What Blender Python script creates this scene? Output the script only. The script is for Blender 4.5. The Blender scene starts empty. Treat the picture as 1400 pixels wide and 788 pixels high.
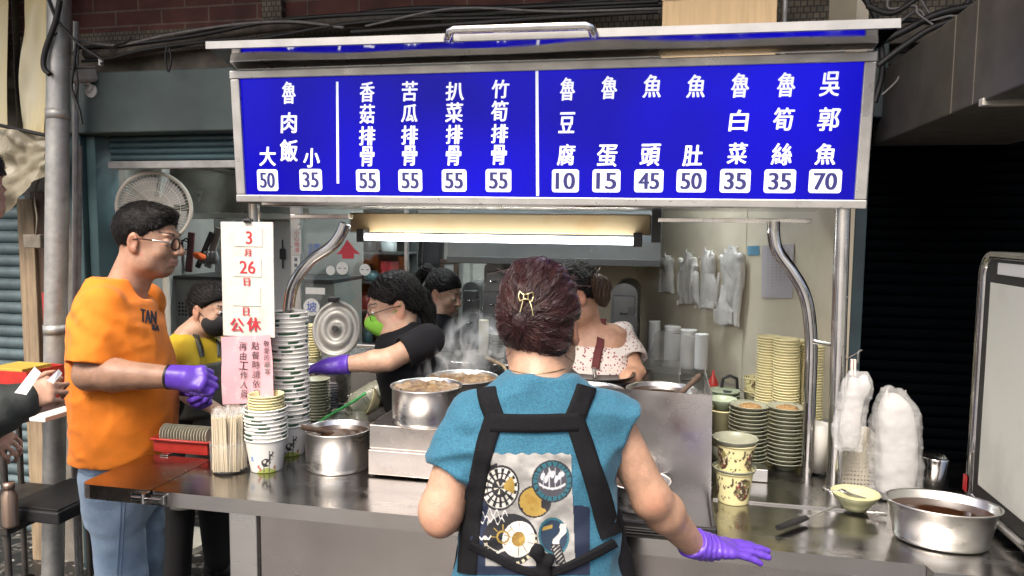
import bpy, bmesh, math, random
import numpy as np
from mathutils import Vector, Matrix
from mathutils.bvhtree import BVHTree

random.seed(7)
RNG = np.random.default_rng(7)
R = math.radians
PI = math.pi
scene = bpy.context.scene
COL = scene.collection

# ------------------------------------------------------------------ camera, sky, sun, exposure
CAM_H = 1.6
YAW, PITCH, ROLL = R(12.0), R(4.7), 0.010
cam_d = bpy.data.cameras.new("camera")
cam_d.sensor_width = 36.0
cam_d.lens = 36.0 * 1000.0 / 1400.0
cam_d.clip_start = 0.05
cam_d.clip_end = 500.0
cam = bpy.data.objects.new("camera", cam_d)
COL.objects.link(cam)
CROT = Matrix.Rotation(YAW, 4, 'Z') @ Matrix.Rotation(PI / 2 - PITCH, 4, 'X') @ Matrix.Rotation(ROLL, 4, 'Z')
cam.matrix_world = Matrix.Translation((0, 0, CAM_H)) @ CROT
scene.camera = cam

world = bpy.data.worlds.new("World")
scene.world = world
world.use_nodes = True
wn = world.node_tree.nodes
sky = wn.new("ShaderNodeTexSky")
sky.sky_type = 'NISHITA'
sky.sun_disc = False
SUN_EL, SUN_ROT = R(52), R(194)
sky.sun_elevation = SUN_EL
sky.sun_rotation = SUN_ROT
sky.dust_density = 6.0
sky.air_density = 0.8
sky.ozone_density = 0.3
world.node_tree.links.new(sky.outputs[0], wn["Background"].inputs[0])
wn["Background"].inputs[1].default_value = 0.13

sun_d = bpy.data.lights.new("sun", 'SUN')
sun_d.energy = 1.2
sun_d.angle = R(22)
sun_d.color = (1.0, 0.95, 0.87)
sun = bpy.data.objects.new("sun", sun_d)
COL.objects.link(sun)
# towards the sun: rotation measured from +Y, clockwise seen from above
sdir = Vector((math.sin(SUN_ROT) * math.cos(SUN_EL), math.cos(SUN_ROT) * math.cos(SUN_EL), math.sin(SUN_EL)))
sun.rotation_euler = sdir.to_track_quat('Z', 'Y').to_euler()

vs = scene.view_settings
vs.view_transform = 'Standard'
vs.look = 'None'
vs.gamma = 1.0
vs.use_curve_mapping = False
vs.exposure = 1.2
scene.render.engine = 'CYCLES'
scene.cycles.use_denoising = True
scene.cycles.max_bounces = 8
scene.cycles.volume_bounces = 1
scene.cycles.caustics_reflective = False
scene.cycles.caustics_refractive = False
scene.cycles.sample_clamp_indirect = 6.0

# ------------------------------------------------------------------ measuring helpers (photo pixel -> place)
RR = CROT.to_3x3()
CAMP = Vector((0, 0, CAM_H))
FWD = RR @ Vector((0, 0, -1))
VR = Vector((math.cos(YAW), math.sin(YAW), 0))          # to the right of the view
VF = Vector((-math.sin(YAW), math.cos(YAW), 0))         # away from the viewer
UP = Vector((0, 0, 1))


def ray(px, py):
    return RR @ Vector(((px - 700) / 1000.0, -(py - 394) / 1000.0, -1.0))


def atD(px, py, d):
    return CAMP + ray(px, py) * d


def atY(px, py, y):
    v = ray(px, py)
    return CAMP + v * (y / v.y)


def atX(px, py, x):
    v = ray(px, py)
    return CAMP + v * (x / v.x)


def atZ(px, py, z):
    v = ray(px, py)
    return CAMP + v * ((z - CAM_H) / v.z)


def depth(p):
    return (Vector(p) - CAMP).dot(FWD)


def atplane(px, py, o, n):
    v = ray(px, py)
    return CAMP + v * ((Vector(o) - CAMP).dot(n) / v.dot(n))


TOP = 0.85


def proj(p):
    q = RR.transposed() @ (Vector(p) - CAMP)
    return 700 + 1000 * q.x / -q.z, 394 - 1000 * q.y / -q.z


def x_at(px, y, z):
    """x of the point on the line (y, z) that is seen at photo column px"""
    a, b = -4.0, 3.0
    for _ in range(50):
        m = (a + b) / 2
        if proj((m, y, z))[0] < px:
            a = m
        else:
            b = m
    return a


def hdir(px, py):
    v = ray(px, py)
    return Vector((v.x, v.y, 0)).normalized()


def seat(px, py, w, z=TOP):
    """base centre and radius of a round thing whose lowest front edge is at (px, py)"""
    pf = atZ(px, py, z)
    d = depth(pf)
    r = w * d / 2000.0
    for _ in range(3):
        r = w * (d + r) / 2000.0
    c = pf + hdir(px, py) * r
    return Vector((c.x, c.y, z)), r


def ztop(px, py, c):
    return atD(px, py, depth(c)).z


# ------------------------------------------------------------------ materials
MATS = {}


def mat(name, color=(.5, .5, .5), rough=.5, metal=0.0, var=0.0, vscale=8.0, bump=0.0, bscale=60.0, rvar=0.0,
        stretch=None, emit=None, estr=1.0, trans=0.0, coat=0.0, sheen=0.0, attr=None, alpha=1.0, color2=None,
        sss=0.0, spec=None, detail=4.0, ior=None, lo=.35, hi=.65):
    if name in MATS:
        return MATS[name]
    m = bpy.data.materials.new(name)
    m.use_nodes = True
    nt = m.node_tree
    N, L = nt.nodes, nt.links
    b = N["Principled BSDF"]
    b.inputs["Base Color"].default_value = (*color, 1)
    b.inputs["Roughness"].default_value = rough
    b.inputs["Metallic"].default_value = metal
    if spec is not None:
        b.inputs["Specular IOR Level"].default_value = spec
    if ior:
        b.inputs["IOR"].default_value = ior
    if trans:
        b.inputs["Transmission Weight"].default_value = trans
    if coat:
        b.inputs["Coat Weight"].default_value = coat
    if sheen:
        b.inputs["Sheen Weight"].default_value = sheen
        b.inputs["Sheen Roughness"].default_value = .5
    if sss:
        b.inputs["Subsurface Weight"].default_value = sss
        b.inputs["Subsurface Radius"].default_value = (.012, .005, .003)
        b.inputs["Subsurface Scale"].default_value = 1.0
    if alpha < 1:
        b.inputs["Alpha"].default_value = alpha
    if emit:
        b.inputs["Emission Color"].default_value = (*emit, 1)
        b.inputs["Emission Strength"].default_value = estr
    co = None
    if var or bump or rvar or attr:
        tc = N.new("ShaderNodeTexCoord")
        co = tc.outputs["Object"]
        if stretch:
            mp = N.new("ShaderNodeMapping")
            mp.inputs["Scale"].default_value = stretch
            L.new(co, mp.inputs[0])
            co = mp.outputs[0]
    src = None
    if attr:
        at = N.new("ShaderNodeAttribute")
        at.attribute_name = attr
        src = at.outputs["Color"]
        L.new(src, b.inputs["Base Color"])
    if var:
        nz = N.new("ShaderNodeTexNoise")
        nz.inputs["Scale"].default_value = vscale
        nz.inputs["Detail"].default_value = detail
        nz.inputs["Roughness"].default_value = .62
        L.new(co, nz.inputs["Vector"])
        rp = N.new("ShaderNodeMapRange")
        rp.inputs["From Min"].default_value = lo
        rp.inputs["From Max"].default_value = hi
        L.new(nz.outputs["Fac"], rp.inputs["Value"])
        mx = N.new("ShaderNodeMix")
        mx.data_type = 'RGBA'
        L.new(rp.outputs[0], mx.inputs["Factor"])
        if attr:
            mx.blend_type = 'MULTIPLY'
            L.new(src, mx.inputs["A"])
            mx.inputs["B"].default_value = (1 - var, 1 - var, 1 - var, 1)
        else:
            c2 = color2 if color2 else tuple(max(0, c * (1 - var)) for c in color)
            mx.inputs["A"].default_value = (*color, 1)
            mx.inputs["B"].default_value = (*c2, 1)
        L.new(mx.outputs["Result"], b.inputs["Base Color"])
    if rvar:
        nz = N.new("ShaderNodeTexNoise")
        nz.inputs["Scale"].default_value = vscale * 1.7
        nz.inputs["Detail"].default_value = 5
        L.new(co, nz.inputs["Vector"])
        rp = N.new("ShaderNodeMapRange")
        rp.inputs["From Min"].default_value = .3
        rp.inputs["From Max"].default_value = .7
        rp.inputs["To Min"].default_value = max(.03, rough - rvar)
        rp.inputs["To Max"].default_value = min(1, rough + rvar)
        L.new(nz.outputs["Fac"], rp.inputs["Value"])
        L.new(rp.outputs[0], b.inputs["Roughness"])
    if bump:
        nz = N.new("ShaderNodeTexNoise")
        nz.inputs["Scale"].default_value = bscale
        nz.inputs["Detail"].default_value = 3
        L.new(co, nz.inputs["Vector"])
        bp = N.new("ShaderNodeBump")
        bp.inputs["Strength"].default_value = bump
        bp.inputs["Distance"].default_value = .01
        L.new(nz.outputs["Fac"], bp.inputs["Height"])
        L.new(bp.outputs[0], b.inputs["Normal"])
    MATS[name] = m
    return m


# ------------------------------------------------------------------ mesh builder
class MB:
    def __init__(self):
        self.v, self.f, self.mi, self.sm, self.n = [], [], [], [], 0

    def add(self, verts, faces, mi=0, smooth=False):
        verts = np.asarray(verts, float).reshape(-1, 3)
        off = self.n
        self.v.append(verts)
        self.n += len(verts)
        for f in faces:
            self.f.append(tuple(int(i) + off for i in f))
            self.mi.append(mi)
            self.sm.append(smooth)
        return self

    # box between two corners, optional small bevel, optional matrix
    def box(self, lo, hi, bev=0.0, mi=0, M=None):
        lo, hi = Vector(lo), Vector(hi)
        bm = bmesh.new()
        bmesh.ops.create_cube(bm, size=1.0)
        c, s = (lo + hi) / 2, hi - lo
        for v in bm.verts:
            v.co = Vector((v.co.x * s.x, v.co.y * s.y, v.co.z * s.z)) + c
        if bev > 0:
            bmesh.ops.bevel(bm, geom=bm.edges[:], offset=min(bev, .45 * min(abs(s.x), abs(s.y), abs(s.z))), segments=2, profile=.5, affect='EDGES')
        if M is not None:
            bm.transform(M)
        bm.verts.index_update()
        vs_ = [v.co[:] for v in bm.verts]
        fs_ = [[v.index for v in f.verts] for f in bm.faces]
        bm.free()
        return self.add(vs_, fs_, mi, False)

    # swept tube along points; r constant or list
    def tube(self, pts, r, n=12, mi=0, caps=True, smooth=True, flat=None):
        pts = [Vector(p) for p in pts]
        k = len(pts)
        rs = [r] * k if not hasattr(r, '__len__') else list(r)
        t0 = (pts[1] - pts[0]).normalized()
        ref = Vector((0, 0, 1)) if abs(t0.z) < .9 else Vector((1, 0, 0))
        nx = t0.cross(ref).normalized()
        V, F = [], []
        for i, p in enumerate(pts):
            if i == 0:
                t = t0
            elif i == k - 1:
                t = (pts[-1] - pts[-2]).normalized()
            else:
                t = ((pts[i + 1] - p).normalized() + (p - pts[i - 1]).normalized())
                t = t.normalized() if t.length > 1e-6 else (p - pts[i - 1]).normalized()
            nx = (nx - t * nx.dot(t)).normalized()
            ny = t.cross(nx)
            for j in range(n):
                a = 2 * PI * j / n
                V.append(p + nx * (math.cos(a) * rs[i]) + ny * (math.sin(a) * rs[i] * (flat or 1)))
        for i in range(k - 1):
            for j in range(n):
                F.append((i * n + j, i * n + (j + 1) % n, (i + 1) * n + (j + 1) % n, (i + 1) * n + j))
        self.add([v[:] for v in V], F, mi, smooth)
        if caps:
            self.add([v[:] for v in V[:n]], [tuple(range(n))[::-1]], mi, False)
            self.add([v[:] for v in V[-n:]], [tuple(range(n))], mi, False)
        return self

    # surface of revolution about z at centre c; profile [(r, z)...]; sx, sy stretch
    def lathe(self, prof, c=(0, 0, 0), n=40, mi=0, smooth=True, sx=1.0, sy=1.0, M=None):
        V, F = [], []
        for (r, z) in prof:
            for j in range(n):
                a = 2 * PI * j / n
                V.append((math.cos(a) * r * sx + c[0], math.sin(a) * r * sy + c[1], z + c[2]))
        for i in range(len(prof) - 1):
            for j in range(n):
                F.append((i * n + j, i * n + (j + 1) % n, (i + 1) * n + (j + 1) % n, (i + 1) * n + j))
        if prof[0][0] < 1e-5:
            pass
        if M is not None:
            V = [(M @ Vector(v))[:] for v in V]
        return self.add(V, F, mi, smooth)

    def quad(self, a, b, c, d, mi=0):
        return self.add([tuple(a), tuple(b), tuple(c), tuple(d)], [(0, 1, 2, 3)], mi, False)

    # prism of a polygon (list of 3d points) pushed along vector ex
    def prism(self, poly, ex, mi=0):
        poly = [Vector(p) for p in poly]
        ex = Vector(ex)
        n = len(poly)
        V = [p[:] for p in poly] + [(p + ex)[:] for p in poly]
        F = [tuple(range(n))[::-1], tuple(range(n, 2 * n))]
        for i in range(n):
            F.append((i, (i + 1) % n, n + (i + 1) % n, n + i))
        return self.add(V, F, mi, False)


WM = {}          # world matrix of every empty / part as placed at build time


def wmat(o):
    return WM.get(o.name, Matrix.Identity(4)) if o else Matrix.Identity(4)


def tag(o, label=None, cat=None, group=None, kind=None):
    if label: o["label"] = label
    if cat: o["category"] = cat
    if group: o["group"] = group
    if kind: o["kind"] = kind
    return o


def thing(name, label, cat, loc=(0, 0, 0), group=None, rotz=0.0):
    o = bpy.data.objects.new(name, None)
    o.empty_display_size = .05
    COL.objects.link(o)
    o.location = loc
    o.rotation_euler = (0, 0, rotz)
    WM[o.name] = Matrix.Translation(Vector(loc)) @ Matrix.Rotation(rotz, 4, 'Z')
    return tag(o, label, cat, group)


def obj(name, mb, mats, parent=None, base=None, colors=None, recalc=True, autosmooth=None):
    """link an MB (world coordinates) as one mesh object; base = origin of a top-level mesh"""
    v = np.concatenate(mb.v) if mb.v else np.zeros((0, 3))
    if parent is not None:
        inv = wmat(parent).inverted()
    elif base is not None:
        inv = Matrix.Translation(-Vector(base))
    else:
        inv = Matrix.Identity(4)
    A = np.array(inv)
    v = v @ A[:3, :3].T + A[:3, 3]
    me = bpy.data.meshes.new(name)
    me.from_pydata(v.tolist(), [], mb.f)
    if not isinstance(mats, (list, tuple)):
        mats = [mats]
    for m in mats:
        me.materials.append(m)
    me.polygons.foreach_set("material_index", mb.mi)
    me.polygons.foreach_set("use_smooth", mb.sm)
    if colors is not None:
        ca = me.color_attributes.new("Col", 'FLOAT_COLOR', 'POINT')
        c4 = np.ones((len(v), 4), np.float32)
        c4[:, :3] = colors
        ca.data.foreach_set("color", c4.ravel())
    if recalc:
        bm = bmesh.new()
        bm.from_mesh(me)
        bmesh.ops.recalc_face_normals(bm, faces=bm.faces[:])
        bm.to_mesh(me)
        bm.free()
    me.update()
    o = bpy.data.objects.new(name, me)
    COL.objects.link(o)
    if parent is not None:
        o.parent = parent
        WM[o.name] = wmat(parent)
    elif base is not None:
        o.location = base
        WM[o.name] = Matrix.Translation(Vector(base))
    return o


def struct(name, mb, mats):
    return tag(obj(name, mb, mats), kind='structure')


def single(name, mb, mats, label, cat, group=None, base=None, colors=None):
    return tag(obj(name, mb, mats, base=base, colors=colors), label, cat, group)


def dup(root, loc, rotz=None, label=None, group=None, rot=None):
    r = root.copy()
    COL.objects.link(r)
    r.location = loc
    if rotz is not None:
        r.rotation_euler = (0, 0, rotz)
    if rot is not None:
        r.rotation_euler = rot
    if label: r["label"] = label
    if group: r["group"] = group
    for ch in list(root.children):
        c = ch.copy()
        COL.objects.link(c)
        c.parent = r
        for g in ch.children:
            d = g.copy()
            COL.objects.link(d)
            d.parent = c
    return r


def bez(pts, n=8):
    """smooth Catmull-Rom path through points"""
    P = [Vector(p) for p in pts]
    P = [P[0] * 2 - P[1]] + P + [P[-1] * 2 - P[-2]]
    out = []
    for i in range(1, len(P) - 2):
        for k in range(n):
            t = k / n
            a, b, c, d = P[i - 1], P[i], P[i + 1], P[i + 2]
            out.append(.5 * ((2 * b) + (c - a) * t + (2 * a - 5 * b + 4 * c - d) * t * t + (3 * b - a - 3 * c + d) * t ** 3))
    out.append(P[-2])
    return out


def text_geo(body, size, bold=0.0, extrude=0.0):
    c = bpy.data.curves.new("lettering", 'FONT')
    c.body = body
    c.size = size
    c.offset = bold
    c.extrude = extrude
    c.align_x = 'CENTER'
    c.resolution_u = 4
    o = bpy.data.objects.new("lettering", c)
    COL.objects.link(o)
    dg = bpy.context.evaluated_depsgraph_get()
    me = bpy.data.meshes.new_from_object(o.evaluated_get(dg))
    v = np.array([x.co[:] for x in me.vertices])
    f = [list(p.vertices) for p in me.polygons]
    bpy.data.objects.remove(o)
    bpy.data.curves.remove(c)
    bpy.data.meshes.remove(me)
    if len(v):
        v[:, 0] -= (v[:, 0].max() + v[:, 0].min()) / 2
        v[:, 1] -= (v[:, 1].max() + v[:, 1].min()) / 2
    return v, f


def put_text(mb, body, centre, ux, uy, height=None, width=None, bold=.0, off=.002, mi=0, slant=0.0):
    v, f = text_geo(body, 1.0, bold)
    if not len(v):
        return
    h = v[:, 1].max() - v[:, 1].min()
    w = v[:, 0].max() - v[:, 0].min()
    if height and width:
        sx, sy = width / w, height / h
    elif height:
        sx = sy = height / h
    else:
        sx = sy = width / w
    ux, uy, centre = np.array(ux), np.array(uy), np.array(centre)
    nrm = np.cross(ux, uy)
    P = centre + np.outer(v[:, 0] * sx + slant * v[:, 1] * sy, ux) + np.outer(v[:, 1] * sy, uy) + nrm * off
    mb.add(P, f, mi)


# ------------------------------------------------------------------ signed distance bodies -> one continuous mesh
def vnoise(P, scale, seed=0, stretch=(1, 1, 1)):
    rg = np.random.default_rng(seed)
    lat = rg.random((17, 17, 17)).astype(np.float32)
    lat[16], lat[:, 16], lat[:, :, 16] = lat[0], lat[:, 0], lat[:, :, 0]
    q = [np.asarray(P[i], np.float32) * (scale * stretch[i]) for i in range(3)]
    q = np.broadcast_arrays(*q)
    i0 = [np.floor(a).astype(np.int32) for a in q]
    fr = [a - b for a, b in zip(q, i0)]
    fr = [a * a * (3 - 2 * a) for a in fr]
    i0 = [a % 16 for a in i0]
    out = 0
    for dx in (0, 1):
        for dy in (0, 1):
            for dz in (0, 1):
                w = (fr[0] if dx else 1 - fr[0]) * (fr[1] if dy else 1 - fr[1]) * (fr[2] if dz else 1 - fr[2])
                out = out + w * lat[i0[0] + dx, i0[1] + dy, i0[2] + dz]
    return out * 2 - 1


class SDF:
    BIG = .2

    def __init__(self, lo, hi, vox):
        self.vox = vox
        self.ax = [np.arange(lo[i], hi[i] + vox, vox, dtype=np.float32) for i in range(3)]
        self.F = np.full([len(a) for a in self.ax], self.BIG, np.float32)

    def _sub(self, lo, hi):
        s = []
        for i in range(3):
            a = int(np.searchsorted(self.ax[i], lo[i]))
            b = int(np.searchsorted(self.ax[i], hi[i]))
            s.append(slice(max(0, a - 1), min(len(self.ax[i]), b + 1)))
        P = [self.ax[0][s[0]][:, None, None], self.ax[1][s[1]][None, :, None], self.ax[2][s[2]][None, None, :]]
        return tuple(s), P

    def put(self, fn, lo, hi, k=.02, op='u'):
        m = k * 2 + self.vox * 3
        s, P = self._sub(np.asarray(lo) - m, np.asarray(hi) + m)
        if min(x.stop - x.start for x in s) <= 0:
            return self
        d = fn(P)
        A = self.F[s]
        if op == 'u':
            h = np.clip(.5 + .5 * (A - d) / k, 0, 1)
            self.F[s] = A * (1 - h) + d * h - k * h * (1 - h)
        elif op == 's':
            d = -d
            h = np.clip(.5 - .5 * (A - d) / k, 0, 1)
            self.F[s] = A * (1 - h) + d * h + k * h * (1 - h)
        return self

    def cone(self, a, b, r1, r2=None, k=.02, op='u'):
        r2 = r1 if r2 is None else r2
        a, b = np.array(a, np.float32), np.array(b, np.float32)
        ab = b - a
        L2 = float(ab @ ab) + 1e-12
        rm = max(r1, r2)

        def fn(P):
            px, py, pz = P[0] - a[0], P[1] - a[1], P[2] - a[2]
            t = np.clip((px * ab[0] + py * ab[1] + pz * ab[2]) / L2, 0, 1)
            return np.sqrt((px - t * ab[0]) ** 2 + (py - t * ab[1]) ** 2 + (pz - t * ab[2]) ** 2) - (r1 + (r2 - r1) * t)
        return self.put(fn, np.minimum(a, b) - rm, np.maximum(a, b) + rm, k, op)

    def ell(self, c, r, rot=None, k=.02, op='u'):
        c = np.array(c, np.float32)
        Q = np.array(rot if rot is not None else np.eye(3), np.float32)   # columns = local axes in world
        r = np.array(r, np.float32)
        ext = np.sqrt(((Q * r) ** 2).sum(1))

        def fn(P):
            x, y, z = P[0] - c[0], P[1] - c[1], P[2] - c[2]
            l = [(x * Q[0, i] + y * Q[1, i] + z * Q[2, i]) / r[i] for i in range(3)]
            k0 = np.sqrt(l[0] ** 2 + l[1] ** 2 + l[2] ** 2) + 1e-9
            k1 = np.sqrt((l[0] / r[0]) ** 2 + (l[1] / r[1]) ** 2 + (l[2] / r[2]) ** 2) + 1e-9
            return k0 * (k0 - 1) / k1
        return self.put(fn, c - ext, c + ext, k, op)

    # stack of cross-sections along the local z of frame T: (z, cx, cy, rx, ry)
    def loft(self, secs, T, k=.02, op='u', n=2.4):
        s = np.array(sorted(secs), np.float32)
        Ti = np.array(T.inverted(), np.float32)
        cr = []
        for z, cx, cy, rx, ry in s:
            for a in (-1, 1):
                for b in (-1, 1):
                    cr.append((T @ Vector((cx + a * rx, cy + b * ry, z)))[:])
        cr = np.array(cr)

        def fn(P):
            l = [P[0] * Ti[i, 0] + P[1] * Ti[i, 1] + P[2] * Ti[i, 2] + Ti[i, 3] for i in range(3)]
            z = l[2]
            zz = np.clip(z, s[0, 0], s[-1, 0])
            g = [np.interp(zz, s[:, 0], s[:, j]).astype(np.float32) for j in range(1, 5)]
            e = (np.abs((l[0] - g[0]) / g[2]) ** n + np.abs((l[1] - g[1]) / g[3]) ** n) ** (1 / n)
            d = (e - 1) * np.minimum(g[2], g[3])
            dz = np.maximum(s[0, 0] - z, z - s[-1, 0])
            return np.where(dz > 0, np.sqrt(np.maximum(d, 0) ** 2 + dz ** 2) + np.minimum(np.maximum(d, -.02), 0) * 0, np.maximum(d, dz))
        return self.put(fn, cr.min(0), cr.max(0), k, op)

    # a sleeve: cone with a flat open end at b, hollow near the end
    def sleeve(self, a, b, r1, r2, k=.015, wall=.011, deep=.06):
        a, b = np.array(a, np.float32), np.array(b, np.float32)
        L = float(np.linalg.norm(b - a))
        dv = (b - a) / L

        def fn(P):
            x, y, z = P[0] - a[0], P[1] - a[1], P[2] - a[2]
            t = x * dv[0] + y * dv[1] + z * dv[2]
            tc = np.clip(t, 0, None)
            rad = np.sqrt((x - tc * dv[0]) ** 2 + (y - tc * dv[1]) ** 2 + (z - tc * dv[2]) ** 2)
            r = r1 + (r2 - r1) * np.clip(tc / L, 0, 1.2)
            d = np.maximum(rad - r, t - L)
            inner = np.maximum(rad - (r - wall), (L - deep) - t)
            return np.maximum(d, -inner)
        rm = max(r1, r2)
        return self.put(fn, np.minimum(a, b) - rm, np.maximum(a, b) + rm, k)

    # keep only the side of the plane where (p - o) . nrm < 0
    def cut(self, o, nrm, k=.004):
        o, nrm = np.array(o, np.float32), np.array(Vector(nrm).normalized(), np.float32)
        P = [self.ax[0][:, None, None], self.ax[1][None, :, None], self.ax[2][None, None, :]]
        d = (P[0] - o[0]) * nrm[0] + (P[1] - o[1]) * nrm[1] + (P[2] - o[2]) * nrm[2]
        h = np.clip(.5 - .5 * (self.F - d) / k, 0, 1)
        self.F = (self.F * (1 - h) + d * h + k * h * (1 - h)).astype(np.float32)
        return self

    def noise(self, amp, scale, seed=0, stretch=(1, 1, 1), band=.03, where=None):
        I = np.argwhere(np.abs(self.F) < band)
        if not len(I):
            return self
        P = [self.ax[i][I[:, i]] for i in range(3)]
        nz = vnoise(P, scale, seed, stretch)
        if where is not None:
            nz = nz * where(P)
        self.F[I[:, 0], I[:, 1], I[:, 2]] += (amp * nz).astype(np.float32)
        return self

    def fold(self, fn, band=.03):
        """add fn(P) (metres) to the field near the surface"""
        I = np.argwhere(np.abs(self.F) < band)
        P = [self.ax[i][I[:, i]] for i in range(3)]
        self.F[I[:, 0], I[:, 1], I[:, 2]] += np.asarray(fn(P), np.float32)
        return self

    def mesh(self):
        F = self.F
        S = F < 0
        nx, ny, nz = F.shape
        c = np.zeros((nx - 1, ny - 1, nz - 1), np.int8)
        for dx in (0, 1):
            for dy in (0, 1):
                for dz in (0, 1):
                    c += S[dx:nx - 1 + dx, dy:ny - 1 + dy, dz:nz - 1 + dz]
        act = (c > 0) & (c < 8)
        I = np.argwhere(act)
        idx = np.full(act.shape, -1, np.int64)
        idx[act] = np.arange(len(I))
        acc = np.zeros((len(I), 3))
        cnt = np.zeros(len(I))
        cor = [(a, b, d) for a in (0, 1) for b in (0, 1) for d in (0, 1)]
        for p in cor:
            for ax in range(3):
                if p[ax]:
                    continue
                q = list(p)
                q[ax] = 1
                f0 = F[I[:, 0] + p[0], I[:, 1] + p[1], I[:, 2] + p[2]]
                f1 = F[I[:, 0] + q[0], I[:, 1] + q[1], I[:, 2] + q[2]]
                m = (f0 < 0) != (f1 < 0)
                t = np.where(m, f0 / np.where(m, f0 - f1, 1), 0)
                pt = np.tile(np.array(p, float), (len(I), 1))
                pt[:, ax] += t
                acc[m] += pt[m]
                cnt[m] += 1
        v = I + acc / np.maximum(cnt, 1)[:, None]
        v = v * self.vox + np.array([a[0] for a in self.ax])
        faces = []
        for ax in range(3):
            a1, a2 = (ax + 1) % 3, (ax + 2) % 3
            s0 = [slice(None)] * 3
            s1 = [slice(None)] * 3
            s0[ax], s1[ax] = slice(0, -1), slice(1, None)
            E = S[tuple(s0)] != S[tuple(s1)]
            inner = [slice(None)] * 3
            inner[a1], inner[a2] = slice(1, -1), slice(1, -1)
            J = np.argwhere(E[tuple(inner)])
            if not len(J):
                continue
            J[:, a1] += 1
            J[:, a2] += 1
            q = []
            for (o1, o2) in ((0, 0), (-1, 0), (-1, -1), (0, -1)):
                K = J.copy()
                K[:, a1] += o1
                K[:, a2] += o2
                q.append(idx[K[:, 0], K[:, 1], K[:, 2]])
            q = np.stack(q, 1)
            flip = S[J[:, 0], J[:, 1], J[:, 2]]
            q[flip] = q[flip][:, ::-1]
            faces.append(q[:, ::-1])
        f = np.concatenate(faces) if faces else np.zeros((0, 4), int)
        f = f[(f >= 0).all(1)]
        return v, f

    def to_mb(self, smooth=2):
        v, f = self.mesh()
        # light Laplacian smoothing removes the voxel stepping
        if len(f):
            e = np.concatenate([f[:, [0, 1]], f[:, [1, 2]], f[:, [2, 3]], f[:, [3, 0]]])
            for it in range(smooth):
                s = np.zeros_like(v)
                n = np.zeros(len(v))
                for a, b in ((0, 1), (1, 0)):
                    np.add.at(s, e[:, a], v[e[:, b]])
                    np.add.at(n, e[:, a], 1)
                v = v * .4 + .6 * s / np.maximum(n, 1)[:, None]
        mb = MB()
        mb.v.append(v)
        mb.n = len(v)
        mb.f = f.tolist()
        mb.mi = [0] * len(f)
        mb.sm = [True] * len(f)
        return mb


def ridge(P, scale, seed, stretch=(1, 1, 1)):
    """sharp crease lines: 1 on the crease, falling to 0"""
    return np.clip(1 - 3.2 * np.abs(vnoise(P, scale, seed, stretch)), 0, 1)


def bvh_of(mb):
    return BVHTree.FromPolygons([tuple(x) for x in np.concatenate(mb.v)], mb.f)


def frame(o, fwd, up=(0, 0, 1)):
    """4x4 with y along fwd and z near up"""
    y = Vector(fwd).normalized()
    x = y.cross(Vector(up)).normalized()
    z = x.cross(y)
    M = Matrix((x, y, z)).transposed().to_4x4()
    M.translation = Vector(o)
    return M

# ------------------------------------------------------------------ shared materials
STEEL = mat("stainless_steel", (.60, .59, .57), .27, 1, var=.12, vscale=4, rvar=.06, bump=.015, bscale=7, lo=.2, hi=.8)
STEELB = mat("brushed_steel", (.66, .65, .63), .30, 1, var=.08, vscale=4, rvar=.05, stretch=(1, 1, 6), lo=.2, hi=.8)
STEELTOP = mat("counter_steel", (.54, .53, .51), .20, 1, var=.22, vscale=2.6, rvar=.09, stretch=(1, 5, 1), bump=.012, bscale=6, lo=.25, hi=.75, color2=(.42, .40, .38))
STEELW = mat("bright_steel", (.74, .73, .71), .22, 1, var=.12, vscale=9, rvar=.08)
ALU = mat("aluminium_frame", (.52, .51, .49), .34, .6, var=.18, vscale=11, rvar=.1)
CHROME = mat("polished_tube", (.62, .61, .60), .13, 1, var=.25, vscale=12, rvar=.06)
GALV = mat("galvanised_pipe", (.46, .46, .44), .5, .5, var=.3, vscale=14, rvar=.15, bump=.1, bscale=40)
BLACK = mat("black_plastic", (.012, .012, .013), .45, 0, var=.3, vscale=20)
CABLE = mat("black_cable", (.010, .010, .010), .55)
CABLEG = mat("grey_cable", (.22, .21, .20), .6, 0, var=.4, vscale=30)
WHITEP = mat("white_plastic", (.72, .71, .67), .45, 0, var=.1, vscale=18)
TEAL = mat("teal_paint", (.055, .115, .125), .5, 0, var=.45, vscale=4, bump=.08, bscale=30, rvar=.1, color2=(.035, .07, .078))
GREYBOX = mat("grey_green_lintel", (.085, .12, .115), .55, .1, var=.4, vscale=2.6, bump=.06, bscale=20, rvar=.1)
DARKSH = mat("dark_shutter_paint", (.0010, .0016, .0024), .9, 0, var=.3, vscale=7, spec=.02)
CREAM = mat("cream_wall_panel", (.76, .69, .53), .6, 0, var=.22, vscale=3, bump=.04, bscale=14, color2=(.64, .57, .43))
ROOMW = mat("room_wall_paint", (.42, .43, .40), .7, 0, var=.25, vscale=3, bump=.05, bscale=12)
DUCTM = mat("duct_metal", (.10, .092, .075), .6, .1, var=.35, vscale=5, bump=.06, bscale=18, rvar=.1)
WOOD = mat("old_wood", (.36, .27, .17), .7, 0, var=.5, vscale=6, stretch=(6, 6, .6), bump=.15, bscale=20)
WOODD = mat("dark_wood", (.09, .055, .035), .6, 0, var=.5, vscale=8, stretch=(5, 5, .7), bump=.1, bscale=20)
CARD = mat("cardboard", (.50, .36, .20), .85, 0, var=.16, vscale=5, stretch=(14, 14, 1))
RUBBER = mat("dark_rubber", (.02, .02, .02), .8)
CONC = mat("stained_concrete", (.17, .145, .115), .85, 0, var=.6, vscale=7, bump=.4, bscale=30)

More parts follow.
